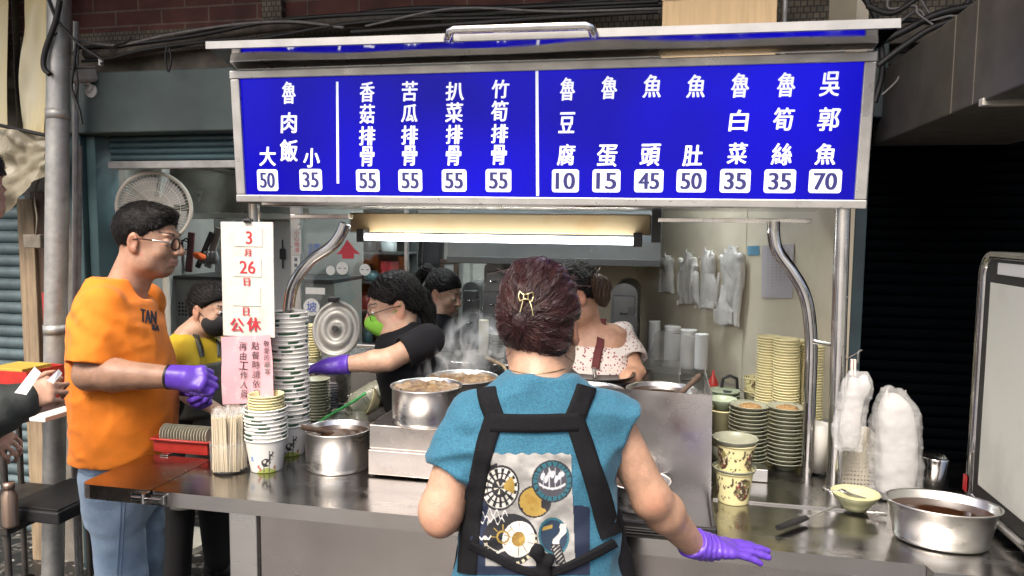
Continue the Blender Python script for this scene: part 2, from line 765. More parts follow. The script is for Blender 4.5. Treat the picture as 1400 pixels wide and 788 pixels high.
# brick with mortar (own pattern, in wall coordinates x,z)
def brick_mat(name, c1, c2, mortar, sx, scale, bw=.5, rh=.25, msize=.02):
    m = bpy.data.materials.new(name)
    m.use_nodes = True
    N, L = m.node_tree.nodes, m.node_tree.links
    b = N["Principled BSDF"]
    b.inputs["Roughness"].default_value = .75
    tc = N.new("ShaderNodeTexCoord")
    sp = N.new("ShaderNodeSeparateXYZ")
    cb = N.new("ShaderNodeCombineXYZ")
    L.new(tc.outputs["Object"], sp.inputs[0])
    L.new(sp.outputs["X"], cb.inputs["X"])
    L.new(sp.outputs["Z"], cb.inputs["Y"])
    br = N.new("ShaderNodeTexBrick")
    br.inputs["Color1"].default_value = (*c1, 1)
    br.inputs["Color2"].default_value = (*c2, 1)
    br.inputs["Mortar"].default_value = (*mortar, 1)
    br.inputs["Scale"].default_value = scale
    br.inputs["Brick Width"].default_value = bw
    br.inputs["Row Height"].default_value = rh
    br.inputs["Mortar Size"].default_value = msize
    L.new(cb.outputs[0], br.inputs["Vector"])
    nz = N.new("ShaderNodeTexNoise")
    nz.inputs["Scale"].default_value = 9
    nz.inputs["Detail"].default_value = 6
    L.new(tc.outputs["Object"], nz.inputs["Vector"])
    mx = N.new("ShaderNodeMix")
    mx.data_type = 'RGBA'
    mx.blend_type = 'MULTIPLY'
    mx.inputs["Factor"].default_value = .8
    L.new(br.outputs["Color"], mx.inputs["A"])
    cr = N.new("ShaderNodeValToRGB")
    cr.color_ramp.elements[0].position = .35
    cr.color_ramp.elements[0].color = (.35, .33, .3, 1)
    cr.color_ramp.elements[1].position = .65
    cr.color_ramp.elements[1].color = (1, 1, 1, 1)
    L.new(nz.outputs["Fac"], cr.inputs[0])
    L.new(cr.outputs[0], mx.inputs["B"])
    L.new(mx.outputs["Result"], b.inputs["Base Color"])
    bp = N.new("ShaderNodeBump")
    bp.inputs["Strength"].default_value = .5
    bp.inputs["Distance"].default_value = .01
    bp.invert = True
    L.new(br.outputs["Fac"], bp.inputs["Height"])
    L.new(bp.outputs[0], b.inputs["Normal"])
    return m


BRICK = brick_mat("red_tile_brick", (.13, .038, .028), (.09, .028, .022), (.17, .12, .09), 1, 1.0, .23, .065, .004)
MOSAIC = brick_mat("mosaic_tile", (.20, .17, .12), (.14, .12, .085), (.05, .045, .04), 1, 1.0, .022, .022, .0025)

# terrazzo ground: dark with pale chips
def ground_mat():
    m = bpy.data.materials.new("terrazzo_ground")
    m.use_nodes = True
    N, L = m.node_tree.nodes, m.node_tree.links
    b = N["Principled BSDF"]
    tc = N.new("ShaderNodeTexCoord")
    vo = N.new("ShaderNodeTexVoronoi")
    vo.inputs["Scale"].default_value = 42
    L.new(tc.outputs["Object"], vo.inputs["Vector"])
    wn_ = N.new("ShaderNodeTexWhiteNoise")
    L.new(vo.outputs["Position"], wn_.inputs["Vector"])
    cr = N.new("ShaderNodeValToRGB")
    cr.color_ramp.interpolation = 'CONSTANT'
    e = cr.color_ramp.elements
    e[0].position, e[0].color = 0, (.018, .017, .016, 1)
    e[1].position, e[1].color = .55, (.04, .037, .033, 1)
    a = e.new(.78); a.color = (.12, .11, .10, 1)
    a = e.new(.93); a.color = (.32, .31, .28, 1)
    L.new(wn_.outputs["Value"], cr.inputs[0])
    L.new(cr.outputs[0], b.inputs["Base Color"])
    nz = N.new("ShaderNodeTexNoise")
    nz.inputs["Scale"].default_value = 3
    L.new(tc.outputs["Object"], nz.inputs["Vector"])
    rp = N.new("ShaderNodeMapRange")
    rp.inputs["To Min"].default_value = .12
    rp.inputs["To Max"].default_value = .6
    L.new(nz.outputs["Fac"], rp.inputs["Value"])
    L.new(rp.outputs[0], b.inputs["Roughness"])
    return m


mb = MB()
mb.quad((-150, -150, 0), (150, -150, 0), (150, 150, 0), (-150, 150, 0))
struct("ground", mb, ground_mat())

# ------------------------------------------------------------------ building
YF = 2.85                        # face of the building
XL = atY(116, 300, YF).x         # left jamb of the shop opening
XR = atY(1150, 400, 2.75).x      # right jamb
ZL0, ZL1 = atY(200, 182, YF - .06).z, atY(200, 88, YF - .06).z

bld = thing("shop_building", "old brick and tile building face above and around the food stall", "building", (0, YF, 0))
mb = MB()
mb.box((-6, YF + .03, ZL1 + .02), (6, YF + .3, 6))
obj("brick_wall", mb, BRICK, bld)
mb = MB()
xm = atY(372, 10, YF).x
mb.box((xm - .045, YF - .005, ZL1 + .16), (xm + .045, YF + .1, 3.4))
mb.box((XL - .4, YF - .01, ZL1 + .06), (3, YF + .1, ZL1 + .155))
obj("mosaic_band", mb, MOSAIC, bld)
mb = MB()
mb.box((-3.5, YF - .03, ZL1 - .03), (3.5, YF + .2, ZL1 + .058), .008)
obj("ledge", mb, CONC, bld)
mb = MB()
mb.box((XL - .32, YF + .0, 0), (XL - .03, YF + .3, ZL1 + .02))
PILM = mat("pilaster_tile", (.22, .2, .17), .6, 0, var=.5, vscale=9, bump=.2, bscale=20)
obj("pilaster", mb, PILM, bld)
mb = MB()
mb.box((XR + 1.9, YF + .0, 0), (XR + 3.5, YF + .3, ZL1 + .02))
obj("pilaster", mb, PILM, bld)

sh = thing("shutter_housing", "grey green steel shutter housing over the shop opening", "shutter box", (XL, YF, ZL0))
mb = MB()
mb.box((XL - .05, YF - .09, ZL0), (XR + .12, YF + .22, ZL1 - .032), .006)
obj("housing", mb, GREYBOX, sh)
mb = MB()
for i in range(4):
    z = ZL0 - .012 - i * .028
    mb.tube([(XL + .13, YF + .03, z), (XR, YF + .03, z)], .015, 10)
obj("slats", mb, TEAL, sh)
mb = MB()
mb.box((XL + .12, YF + .01, ZL0 - .145), (XR, YF + .055, ZL0 - .112), .004)
obj("bottom_bar", mb, GALV, sh)

fr = thing("door_frame", "teal painted steel jambs of the shop opening", "door frame", (XL, YF, 0))
mb = MB()
mb.box((XL - .03, YF - .05, 0), (XL + .035, YF + .12, ZL0 - .002), .004)
mb.box((XL + .037, YF - .02, 0), (XL + .085, YF + .12, ZL0 - .002), .004)
obj("jamb", mb, TEAL, fr)
mb = MB()
mb.box((XR + .03, YF - .12, 0), (XR + .068, YF + .1, ZL0 - .002), .004)
obj("jamb", mb, mat("dark_teal_paint", (.03, .055, .065), .55, 0, var=.4, vscale=6), fr)

# dark closed shutter to the right
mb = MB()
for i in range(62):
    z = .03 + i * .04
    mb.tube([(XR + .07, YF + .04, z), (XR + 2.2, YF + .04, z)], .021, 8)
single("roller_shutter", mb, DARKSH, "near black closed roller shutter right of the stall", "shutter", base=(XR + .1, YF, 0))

# arcade ceiling over the walkway
mb = MB()
mb.box((-7, 1.65, 3.05), (7, YF + .02, 3.25))
struct("ceiling", mb, mat("arcade_ceiling", (.09, .08, .07), .9, 0, var=.4, vscale=2))

# room behind: walls, ceiling
Bx, By = atD(872, 330, 4.1).x, atD(872, 330, 4.1).y
room = thing("shop_room", "pale walls and ceiling of the small kitchen room behind the stall", "room", (0, 3.5, 0))
mb = MB()
mb.box((-4.2, 5.9, 0), (2.5, 6.0, 2.75))
obj("back_wall", mb, ROOMW, room)
mb = MB()
mb.box((XL - .35, YF + .3, 0), (XL - .27, 5.9, 2.75))
obj("side_wall", mb, ROOMW, room)
mb = MB()
mb.box((-4.2, YF + .23, 2.55), (2.5, 6.0, 2.62))
obj("room_ceiling", mb, ROOMW, room)
A_ = Vector((XR + .0, 2.72, 0)); B_ = Vector((Bx, By, 0))
dirw = (B_ - A_).normalized()
nw = Vector((dirw.y, -dirw.x, 0))
if nw.dot(Vector((-1, -1, 0))) < 0:
    nw = -nw
# panels of the cream partition, seam between them
seam = (atplane(1018, 400, A_, nw) - A_).dot(dirw)
Lw = (B_ - A_).length
pw = thing("cream_partition", "stained cream wall panels behind the hanging bags", "wall", A_)
for (s0, s1) in ((0, seam - .002), (seam + .002, Lw)):
    mb = MB()
    p, q = A_ + dirw * s0, A_ + dirw * s1
    mb.prism([p, q, q - nw * .05, p - nw * .05], (0, 0, 2.5))
    obj("wall_panel", mb, CREAM, pw)
mb = MB()
bl_ = atY(700, 330, By + .01)
mb.box((bl_.x, By + .012, 0), (B_.x + .04, By + .08, 2.5))
obj("wall_return", mb, CREAM, pw)

# ------------------------------------------------------------------ ductwork, upper right
xd0, zd = .66, 1.905
xd0 = atZ(1200, 197, zd).x
duct = thing("ventilation_duct", "brown grey sheet metal duct running out over the right end", "duct", (xd0, 2.4, zd))
mb = MB()
y_far = atZ(1200, 205, zd).y
y_mid = atZ(1320, 139, zd).y
y_near = atZ(1370, 104, zd).y
wd = .44
hd = .25
mb.box((xd0, .9, zd), (xd0 + wd, y_far - .03, zd + hd), .004)
obj("duct_body", mb, DUCTM, duct)
for yy, g in ((y_far, .015), (y_mid, .018)):
    mb = MB()
    mb.box((xd0 - .004, yy - .012, zd - .012), (xd0 + wd + .004, yy + .012, zd + .006), .002)
    obj("flange", mb, mat("duct_flange", (.58, .55, .48), .55, .2, var=.4, vscale=20), duct)
mb = MB()
for yy in (1.15, 1.42, 1.66, 1.98, 2.12):
    mb = MB()
    mb.box((xd0 - .003, yy - .006, zd + .001), (xd0 - .0005, yy + .006, zd + hd - .001))
    obj("seam", mb, MATS["duct_metal"], duct)
mb = MB()
t = .022
x0, x1 = xd0 - .02, xd0 + wd + .02
mb.box((x0, y_near - .03, zd - .02), (x1, y_near + .01, zd - .02 + t), .003)
mb.box((x0, y_near - .03, zd - .02 + t), (x0 + t, y_near + .01, zd + hd + .02), .003)
mb.box((x1 - t, y_near - .03, zd - .02 + t), (x1, y_near + .01, zd + hd + .02), .003)
obj("flange", mb, MATS["duct_flange"], duct)
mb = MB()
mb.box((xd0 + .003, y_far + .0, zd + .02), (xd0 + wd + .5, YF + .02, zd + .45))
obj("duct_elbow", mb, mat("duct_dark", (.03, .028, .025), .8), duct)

# ------------------------------------------------------------------ counter
ZC = TOP
YC = 1.757
ct = thing("stall_counter", "stainless steel serving counter of the food stall", "counter", (-.6, 2.0, 0))
xl = x_at(108, YC, ZC)
seam_f, seam_b = atZ(1279, 787, ZC), atZ(1181, 705, ZC)
sd = (seam_b - seam_f).normalized()
yb = 2.46
flapx = x_at(206, YC, ZC)
pb = seam_f + sd * ((yb - seam_f.y) / sd.y)
YS = atZ(1050, 690, ZC).y        # front edge of the raised rear sheet


def corner_poly(pts, r, which):
    out = []
    n = len(pts)
    for i, p in enumerate(pts):
        p = Vector(p)
        if i in which:
            a, b = Vector(pts[i - 1]), Vector(pts[(i + 1) % n])
            u, w = (a - p).normalized(), (b - p).normalized()
            for t_ in (0, .25, .5, .75, 1):
                out.append((p + u * r) * (1 - t_) ** 2 + p * 2 * t_ * (1 - t_) + (p + w * r) * t_ * t_)
        else:
            out.append(p)
    return out


TH = .042
mb = MB()
yfl = atZ(215, 622, ZC).y
mb.prism(corner_poly([(xl, yfl, ZC - TH), (xl, YC, ZC - TH), (flapx - .002, YC, ZC - TH), (flapx - .002, yfl, ZC - TH)], .035, (0, 1)), (0, 0, TH))
flap = obj("hinged_flap", mb, mat("flap_top_steel", (.47, .42, .38), .24, 1, var=.4, vscale=3, rvar=.1, color2=(.36, .28, .23)), ct)
mb = MB()
mb.prism([(flapx + .002, YC, ZC - TH), (seam_f.x - .003, YC, ZC - TH), (seam_f.x + sd.x * .35 - .003, YC + sd.y * .35, ZC - TH), (pb.x - .003, yb, ZC - TH), (flapx + .002, yb, ZC - TH)], (0, 0, TH))
obj("counter_top", mb, STEELTOP, ct)
mb = MB()
mb.box((flapx - .055, YC - .012, ZC - .034), (flapx - .012, YC - .001, ZC - .008), .002)
mb.box((flapx + .008, YC - .012, ZC - .034), (flapx + .05, YC - .001, ZC - .008), .002)
mb.tube([(flapx - .05, YC - .016, ZC - .02), (flapx + .045, YC - .016, ZC - .02)], .006, 8)
mb.tube([(flapx - .01, YC - .016, ZC - .032), (flapx - .01, YC - .016, ZC - .004)], .007, 8)
obj("latch", mb, CHROME, ct)
mb = MB()
for s in (-1, 1):
    p = atZ(262 + s * 35, 622, ZC)
    mb.box((p.x - .015, p.y - .012, ZC), (p.x + .015, p.y + .012, ZC + .006), .002)
obj("flap_hinge", mb, CHROME, ct)
FRONTS = mat("front_steel", (.48, .45, .43), .22, 1, var=.28, vscale=2.4, rvar=.08, bump=.02, bscale=5, lo=.3, hi=.7)
# cabinet under the counter
xc0 = atY(319, 760, YC + .03).x
xc1 = seam_f.x - .02
mb = MB()
mb.box((xc0, YC + .03, .06), (xc1, yb - .02, ZC - TH - .001), .004)
obj("cabinet_body", mb, FRONTS, ct)
for a, b in ((xc0, xc0 + .085), (xc0 + 1.62, xc0 + 1.70)):
    mb = MB()
    mb.box((a, YC + .012, .0), (b, YC + .029, ZC - TH - .002), .003)
    obj("corner_post", mb, STEELB, ct)
for a, b in ((xc0 + .092, xc0 + .86), (xc0 + .872, xc0 + 1.612)):
    mb = MB()
    mb.box((a, YC + .018, ZC - TH - .62), (b, YC + .0295, ZC - TH - .004), .003)
    mb.box((a + .015, YC + .014, ZC - TH - .245), (b - .015, YC + .0175, ZC - TH - .235), .002)
    obj("front_panel", mb, FRONTS, ct)
# rear raised sheet on the right half
xs0 = atZ(975, 684, ZC).x
xs1 = pb.x - sd.x * 0 - .03
mb = MB()
ps = seam_f + sd * ((YS - seam_f.y) / sd.y)
mb.prism([(xs0, YS, ZC + .0005), (ps.x - .02, YS, ZC + .0005), (pb.x - .02, yb - .01, ZC + .0005), (xs0, yb - .01, ZC + .0005)], (0, 0, .005))
obj("rear_sheet", mb, mat("rear_sheet_steel", (.40, .39, .37), .25, 1, var=.3, vscale=4, rvar=.12), ct)

# side table right of the seam
st = thing("side_table", "steel side table carrying the oval basin, right of the long counter", "table", (seam_f.x + .3, 2.0, 0))
mb = MB()
mb.prism([(seam_f.x + .004, YC - .03, ZC - TH - .002), (2.0, YC + .02, ZC - TH - .002), (2.0, 2.62, ZC - TH - .002),
          (pb.x + .004 + sd.x * .1, 2.55, ZC - TH - .002), ], (0, 0, TH))
obj("table_top", mb, STEELTOP, st)
mb = MB()
mb.box((seam_f.x + .06, YC + .05, .02), (1.9, 2.4, ZC - TH - .004), .004)
obj("table_body", mb, STEELB, st)

# ------------------------------------------------------------------ overhead sign box
YS0 = 2.16
TL, TR = atY(318, 97, YS0 - .012), atY(1199, 72, YS0 - .012)
BL, BR = atY(323, 277, YS0 + .01), atY(1184, 285, YS0 + .01)
sx0, sx1 = (TL.x + BL.x) / 2, (TR.x + BR.x) / 2
sz1, sz0 = (TL.z + TR.z) / 2, (BL.z + BR.z) / 2
tilt = math.atan2(.030, sz1 - sz0)
# the sign's own frame: ux along, uy up (leaning a little forward), un towards the viewer
dz_ = ((TR.z - TL.z) + (BR.z - BL.z)) / 2
UX = Vector((sx1 - sx0, 0, dz_)).normalized()
UY = Vector((0, -math.sin(tilt), math.cos(tilt)))
UY = (UY - UX * UY.dot(UX)).normalized()
UN = UX.cross(UY)
SC = Vector(((sx0 + sx1) / 2, YS0, (sz0 + sz1) / 2))
SW = (sx1 - sx0)
SH = (sz1 - sz0)
SM = Matrix((UX, UY, UN)).transposed().to_4x4()
SM.translation = SC
#print("sign", SW, SH, SC, dz_)
sign = thing("menu_sign", "backlit blue menu sign with white lettering and prices over the stall", "sign", SC)
fw = .032
mb = MB()
mb.box((-SW / 2, -SH / 2, -.12), (SW / 2, -SH / 2 + fw * .75, .012), .003, M=SM)
mb.box((-SW / 2, SH / 2 - fw * .8, -.12), (SW / 2, SH / 2, .012), .003, M=SM)
mb.box((-SW / 2 + .001, -SH / 2 + fw * .75 + .0005, -.12), (-SW / 2 + fw, SH / 2 - fw * .8 - .0005, .010), .003, M=SM)
mb.box((SW / 2 - fw, -SH / 2 + fw * .75 + .0005, -.12), (SW / 2 - .001, SH / 2 - fw * .8 - .0005, .010), .003, M=SM)
obj("sign_frame", mb, ALU, sign)


def sign_mat():
    m = bpy.data.materials.new("backlit_blue")
    m.use_nodes = True
    N, L = m.node_tree.nodes, m.node_tree.links
    b = N["Principled BSDF"]
    b.inputs["Base Color"].default_value = (.002, .001, .06, 1)
    b.inputs["Specular IOR Level"].default_value = .2
    b.inputs["Roughness"].default_value = .25
    tc = N.new("ShaderNodeTexCoord")
    nz = N.new("ShaderNodeTexNoise")
    nz.inputs["Scale"].default_value = 2.2
    nz.inputs["Detail"].default_value = 1.5
    L.new(tc.outputs["Object"], nz.inputs["Vector"])
    rp = N.new("ShaderNodeMapRange")  # noise in the emission imitates uneven light from tubes behind the panel
    rp.inputs["From Min"].default_value = .3
    rp.inputs["From Max"].default_value = .7
    rp.inputs["To Min"].default_value = .15
    rp.inputs["To Max"].default_value = .40
    L.new(nz.outputs["Fac"], rp.inputs["Value"])
    b.inputs["Emission Color"].default_value = (.002, .0005, .80, 1)
    L.new(rp.outputs[0], b.inputs["Emission Strength"])
    return m


mb = MB()
mb.box((-SW / 2 + fw - .004, -SH / 2 + fw * .75 - .004, -.10), (SW / 2 - fw + .004, SH / 2 - fw * .8 + .004, 0), M=SM)
obj("blue_panel", mb, sign_mat(), sign)
SIGNW = mat("backlit_white", (.8, .8, .8), .35, emit=(.86, .87, 1.0), estr=.30)
SIGNB = mat("price_blue", (.02, .02, .10), .4, emit=(.03, .03, .16), estr=.3)


def onsign(px, py, off=0.0):
    return atplane(px, py, SC + UN * off, UN)


def spx(px, py):                 # metres per photo pixel on the sign near there
    return depth(onsign(px, py)) / 1000.0


def column(items, name="menu_character", h=27):
    for ch, px, py, hh, ww in items:
        mb_ = MB()
        s = spx(px, py)
        for q, (ox, oy) in enumerate(((0, 0), (-.55, .2), (.55, -.2), (-.2, -.45), (.25, .45), (.9, .1))):
            put_text(mb_, ch, onsign(px + ox, py + oy, .002), UX, UY, (hh - 1) * s, (ww - 1.5) * s, off=.0004 + .00025 * q, slant=.07)
        obj(name, mb_, SIGNW, sign, recalc=False)


cols = [
    [("魯", 395, 127, 30, 21), ("肉", 395, 168, 28, 24), ("飯", 395, 206, 30, 27)],
    [("大", 366, 214, 26, 25)], [("小", 426, 216, 26, 25)],
    [("香", 502, 126, 27, 22), ("菇", 502, 156, 26, 22), ("排", 502, 186, 26, 24), ("骨", 502, 214, 27, 21)],
    [("苦", 560, 125, 27, 23), ("瓜", 560, 155, 24, 24), ("排", 560, 185, 26, 24), ("骨", 560, 213, 27, 22)],
    [("扒", 622, 125, 25, 27), ("菜", 621, 154, 27, 25), ("排", 621, 184, 26, 24), ("骨", 620, 213, 27, 22)],
    [("竹", 684, 122, 25, 25), ("筍", 683, 152, 28, 24), ("排", 683, 183, 26, 24), ("骨", 682, 212, 27, 22)],
    [("魯", 776, 122, 31, 21), ("豆", 775, 168, 28, 22), ("腐", 774, 212, 29, 24)],
    [("魯", 833, 120, 31, 22), ("蛋", 830, 213, 30, 28)],
    [("魚", 892, 118, 31, 25), ("頭", 889, 212, 30, 27)],
    [("魚", 952, 118, 31, 25), ("肚", 947, 213, 29, 26)],
    [("魯", 1012, 117, 33, 24), ("白", 1010, 165, 29, 25), ("菜", 1008, 210, 29, 26)],
    [("魯", 1075, 116, 33, 24), ("筍", 1071, 163, 31, 27), ("絲", 1069, 211, 30, 27)],
    [("吳", 1135, 115, 33, 26), ("郭", 1133, 163, 32, 28), ("魚", 1129, 211, 29, 27)],
]
for c_ in cols:
    column(c_)
for px, y0, y1, w in ((461, 112, 251, 3.5), (734, 93, 268, 4)):
    mb = MB()
    a, b = onsign(px, y0, .0015), onsign(px + 1, y1, .0015)
    w_ = w * spx(px, 180) / 2
    mb.quad(a - UX * w_, b - UX * w_, b + UX * w_, a + UX * w_)
    obj("divider_line", mb, SIGNW, sign)
for txt, px, py, w, h in (("50", 366, 246.5, 31, 29), ("35", 425, 246, 33, 29), ("55", 503, 247, 34, 30), ("55", 561, 247, 34, 30),
                          ("55", 621, 247, 35, 30), ("55", 681.5, 247, 36, 31), ("10", 773, 247.5, 37, 31), ("15", 829, 247.5, 38, 31),
                          ("45", 887, 247.5, 39, 31), ("50", 945, 247.5, 39, 31), ("35", 1005, 247.5, 40, 32), ("35", 1066, 248, 41, 32), ("70", 1128, 248, 42, 32)):
    s = spx(px, py)
    c = onsign(px, py, .001)
    mb = MB()
    W_, H_, rc = w * s / 2, h * s / 2, .008
    poly = []
    for cx_, cy_, a0 in ((W_ - rc, H_ - rc, 0), (-W_ + rc, H_ - rc, 90), (-W_ + rc, -H_ + rc, 180), (W_ - rc, -H_ + rc, 270)):
        for k in range(5):
            a = R(a0 + k * 22.5)
            poly.append(c + UX * (cx_ + rc * math.cos(a)) + UY * (cy_ + rc * math.sin(a)))
    mb.prism(poly, UN * .001)
    pl = obj("price_tag", mb, SIGNW, sign)
    mb = MB()
    for q in range(5):
        put_text(mb, txt, c + UN * .002 + UX * ((q - 2) * .5 * s), UX, UY, h * .72 * s, w * .68 * s, off=.0004 + .0003 * q)
    obj("price_number", mb, SIGNB, pl, recalc=False)

# roof of the stall with the flared steel awning
aw = thing("stall_roof", "stainless steel awning roof with front lip and handle above the menu sign", "awning", (SC.x, 2.3, sz1))
YA = 1.97
La, Lb = atY(281, 67, YA), atY(1232, 38, YA)
La2, Lb2 = atY(281, 57, YA), atY(1232, 25, YA)
Ta = SC - UX * (SW / 2) + UY * (SH / 2 + .012) - UN * .01
Tb = SC + UX * (SW / 2) + UY * (SH / 2 + .012) - UN * .01
mb = MB()
mb.prism([La, Lb, Lb2, La2], (0, .012, 0))
obj("front_lip", mb, mat("lip_steel", (.40, .395, .38), .36, .55, var=.2, vscale=9), aw)
mb = MB()
# underside sheet with a few waves, lip to the sign top
nu, nv = 60, 6
V, F = [], []
for i in range(nu + 1):
    u = i / nu
    p = La.lerp(Lb, u) + Vector((0, .012, .004))
    q = Ta.lerp(Tb, u)
    q = q + Vector((0, .012, -.004))
    for j in range(nv + 1):
        v_ = j / nv
        w = p.lerp(q, v_)
        w.z += .0012 * math.sin(u * 11 + 1) * math.sin(v_ * PI) + .0008 * math.sin(u * 23) * math.sin(v_ * PI)
        V.append(w[:])
for i in range(nu):
    for j in range(nv):
        a = i * (nv + 1) + j
        F.append((a, a + 1, a + nv + 2, a + nv + 1))
mb.add(V, F, 0, True)
V2 = [(x, y, z + .003) for x, y, z in V]
mb.add(V2, F, 0, True)
obj("awning_sheet", mb, mat("awning_steel", (.70, .69, .68), .09, 1, var=.15, vscale=4, rvar=.06), aw, recalc=False)
mb = MB()
mb.box((sx0 + .01, YS0 + .125, sz1 - .03), (sx1 - .01, 2.78, sz1 + .012), .004)
obj("roof_box", mb, STEELB, aw)
mb = MB()
mb.box((sx0 + .012, YS0 + .13, sz0 - .002), (sx1 - .012, 2.74, sz0 + .02), .004)
obj("roof_underside", mb, STEELW, aw)
mb = MB()
yh = YA - .05
h0, h1 = atY(612, 44, yh), atY(811, 38, yh)
b0, b1 = atY(612, 53, YA - .002), atY(812, 47, YA - .002)
pts = [b0, h0 + Vector((.0, .012, -.012)), h0 + Vector((.006, 0, .002)), h0 + Vector((.02, 0, .006)), h1 + Vector((-.02, 0, .006)), h1 + Vector((-.006, 0, .002)), h1 + Vector((0, .012, -.012)), b1]
mb.tube(pts, .0125, 14)
obj("pull_handle", mb, CHROME, aw)
# posts
for nm, pt, pb_, r in (("roof_post", (1152, 290), (1140, 672), .021), ("roof_post", (347, 280), (352, 628), .018)):
    bpt = atZ(pb_[0], pb_[1], ZC)
    tpt = atY(pt[0], pt[1], bpt.y)
    mb = MB()
    mb.tube([(bpt.x, bpt.y, ZC + .006), (tpt.x, tpt.y, sz0 - .002)], r, 24)
    mb.lathe([(r + .012, 0), (r + .012, .004), (r + .002, .005)], (bpt.x, bpt.y, ZC + .0055), 24)
    obj(nm, mb, STEELW if r > .02 else CHROME, aw)
    if r > .02:
        POST_R = Vector((bpt.x, bpt.y, ZC))
    else:
        POST_L = Vector((tpt.x, bpt.y, ZC))
# curved inner tubes
yt = POST_R.y + .03
path = [(1058, 303), (1058, 322), (1063, 343), (1082, 370), (1098, 398), (1106, 430), (1109, 475), (1107, 540), (1103, 654)]
yb_ = atZ(1103, 655, ZC).y
pts = bez([atY(x, y, yb_) for x, y in path], 6)
mb = MB(); mb.tube(pts, .0185, 20)
mb.tube([pts[-14], pts[-14] + (POST_R - pts[-14]) * Vector((1, 1, 0))], .008, 10)
obj("curved_brace", mb, CHROME, aw)
yl_ = POST_L.y + .08
path = [(472, 306), (466, 320), (452, 338), (424, 358), (404, 384), (396, 412), (393, 460), (392, 540), (392, 600)]
pts = bez([atY(x, y, yl_) for x, y in path], 6)
mb = MB(); mb.tube(pts, .0185, 20)
obj("curved_brace", mb, CHROME, aw)
mb = MB()
a, b = atY(900, 301, 2.44), atY(1108, 300, 2.44)
mb.box((a.x, 2.42, a.z - .007), (b.x, 2.46, a.z + .007), .003)
a, b = atY(400, 296, 2.5), atY(480, 298, 2.5)
mb.box((a.x, 2.48, a.z - .008), (b.x, 2.52, a.z + .008), .003)
obj("cross_rail", mb, STEELW, aw)

# fluorescent fitting
lf = thing("tube_light", "lit white fluorescent tube in a rusty cream batten under the roof", "tube light", atY(680, 320, 2.62))
c0, c1 = atY(478, 310, 2.66), atY(890, 312, 2.66)
zt = atY(680, 292, 2.62).z
zb = atY(680, 318, 2.62).z
mb = MB()
mb.box((c0.x, 2.66, zb - .005), (c1.x, 2.70, zt), .004)
obj("batten", mb, mat("cream_batten", (.42, .31, .17), .55, 0, var=.5, vscale=5, color2=(.38, .22, .09), lo=.5, hi=.8), lf)
t0_, t1_ = atY(500, 324, 2.62), atY(866, 330, 2.62)
mb = MB()
mb.tube([t0_, t1_], .0135, 14)
TUBEM = mat("lit_tube", (.9, .9, .9), .4, emit=(.93, .98, 1.0), estr=7)
obj("tube", mb, TUBEM, lf)
mb = MB()
mb.box((t0_.x - .03, 2.60, t0_.z - .02), (t0_.x, 2.66, t0_.z + .03), .003)
obj("lamp_holder", mb, BLACK, lf)
mb = MB()
mb.box((t1_.x, 2.60, t1_.z - .02), (t1_.x + .03, 2.66, t1_.z + .03), .003)
obj("lamp_holder", mb, BLACK, lf)
mb = MB()
mb.box((c1.x + .002, 2.64, zb - .03), (c1.x + .035, 2.72, zt + .02), .003)
obj("bracket", mb, mat("dark_bracket", (.05, .05, .05), .5, .5), lf)

# ------------------------------------------------------------------ counter-top things
PAPERW = mat("paper_cup_white", (.78, .77, .72), .55, 0, attr="Col")
BROTH = mat("brown_broth", (.055, .022, .010), .06, 0, var=.5, vscale=14, bump=.05, bscale=30, coat=.3)
BROTHL = mat("meat_broth", (.30, .20, .10), .35, 0, var=.8, vscale=38, bump=.8, bscale=45, color2=(.10, .05, .02))
CELADON = mat("olive_melamine", (.30, .31, .235), .3, 0, var=.12, vscale=20)
CELAD2 = mat("pale_green_melamine", (.36, .43, .31), .28, 0, var=.1, vscale=20)
PLASTICBAG = mat("thin_plastic", (.85, .85, .84), .35, 0, alpha=.42, spec=.6, bump=.5, bscale=25)
FOAM = mat("white_foam", (.74, .73, .70), .7, 0)


def cup_profile(rt, rb, h, wall=.0012, rim=.0028):
    return [(0.0005, .004), (rb - .004, .004), (rb - .003, 0), (rb, 0), (rt, h - rim * 2), (rt + rim, h - rim * 1.6), (rt + rim * 1.2, h - rim * .7),
            (rt + rim * .6, h), (rt - rim * .2, h - rim * .5), (rt - wall, h - rim * 2), (rb - wall, .008), (0.0005, .008)]


def lathe_dense(prof, n, steps):
    out = []
    for (r0, z0), (r1, z1) in zip(prof[:-1], prof[1:]):
        k = max(1, int(math.hypot(r1 - r0, z1 - z0) / steps))
        for i in range(k):
            out.append((r0 + (r1 - r0) * i / k, z0 + (z1 - z0) * i / k))
    out.append(prof[-1])
    return out


def cup_mesh(rt, rb, h, paint, dense=False):
    mb = MB()
    prof = cup_profile(rt, rb, h)
    if dense:
        prof = lathe_dense(prof, 0, .0022)
    mb.lathe(prof, n=120 if dense else 56)
    v = np.concatenate(mb.v)
    ang = np.arctan2(v[:, 1], v[:, 0])
    col = paint(ang, v[:, 2] / h, np.hypot(v[:, 0], v[:, 1]), v)
    return mb, col


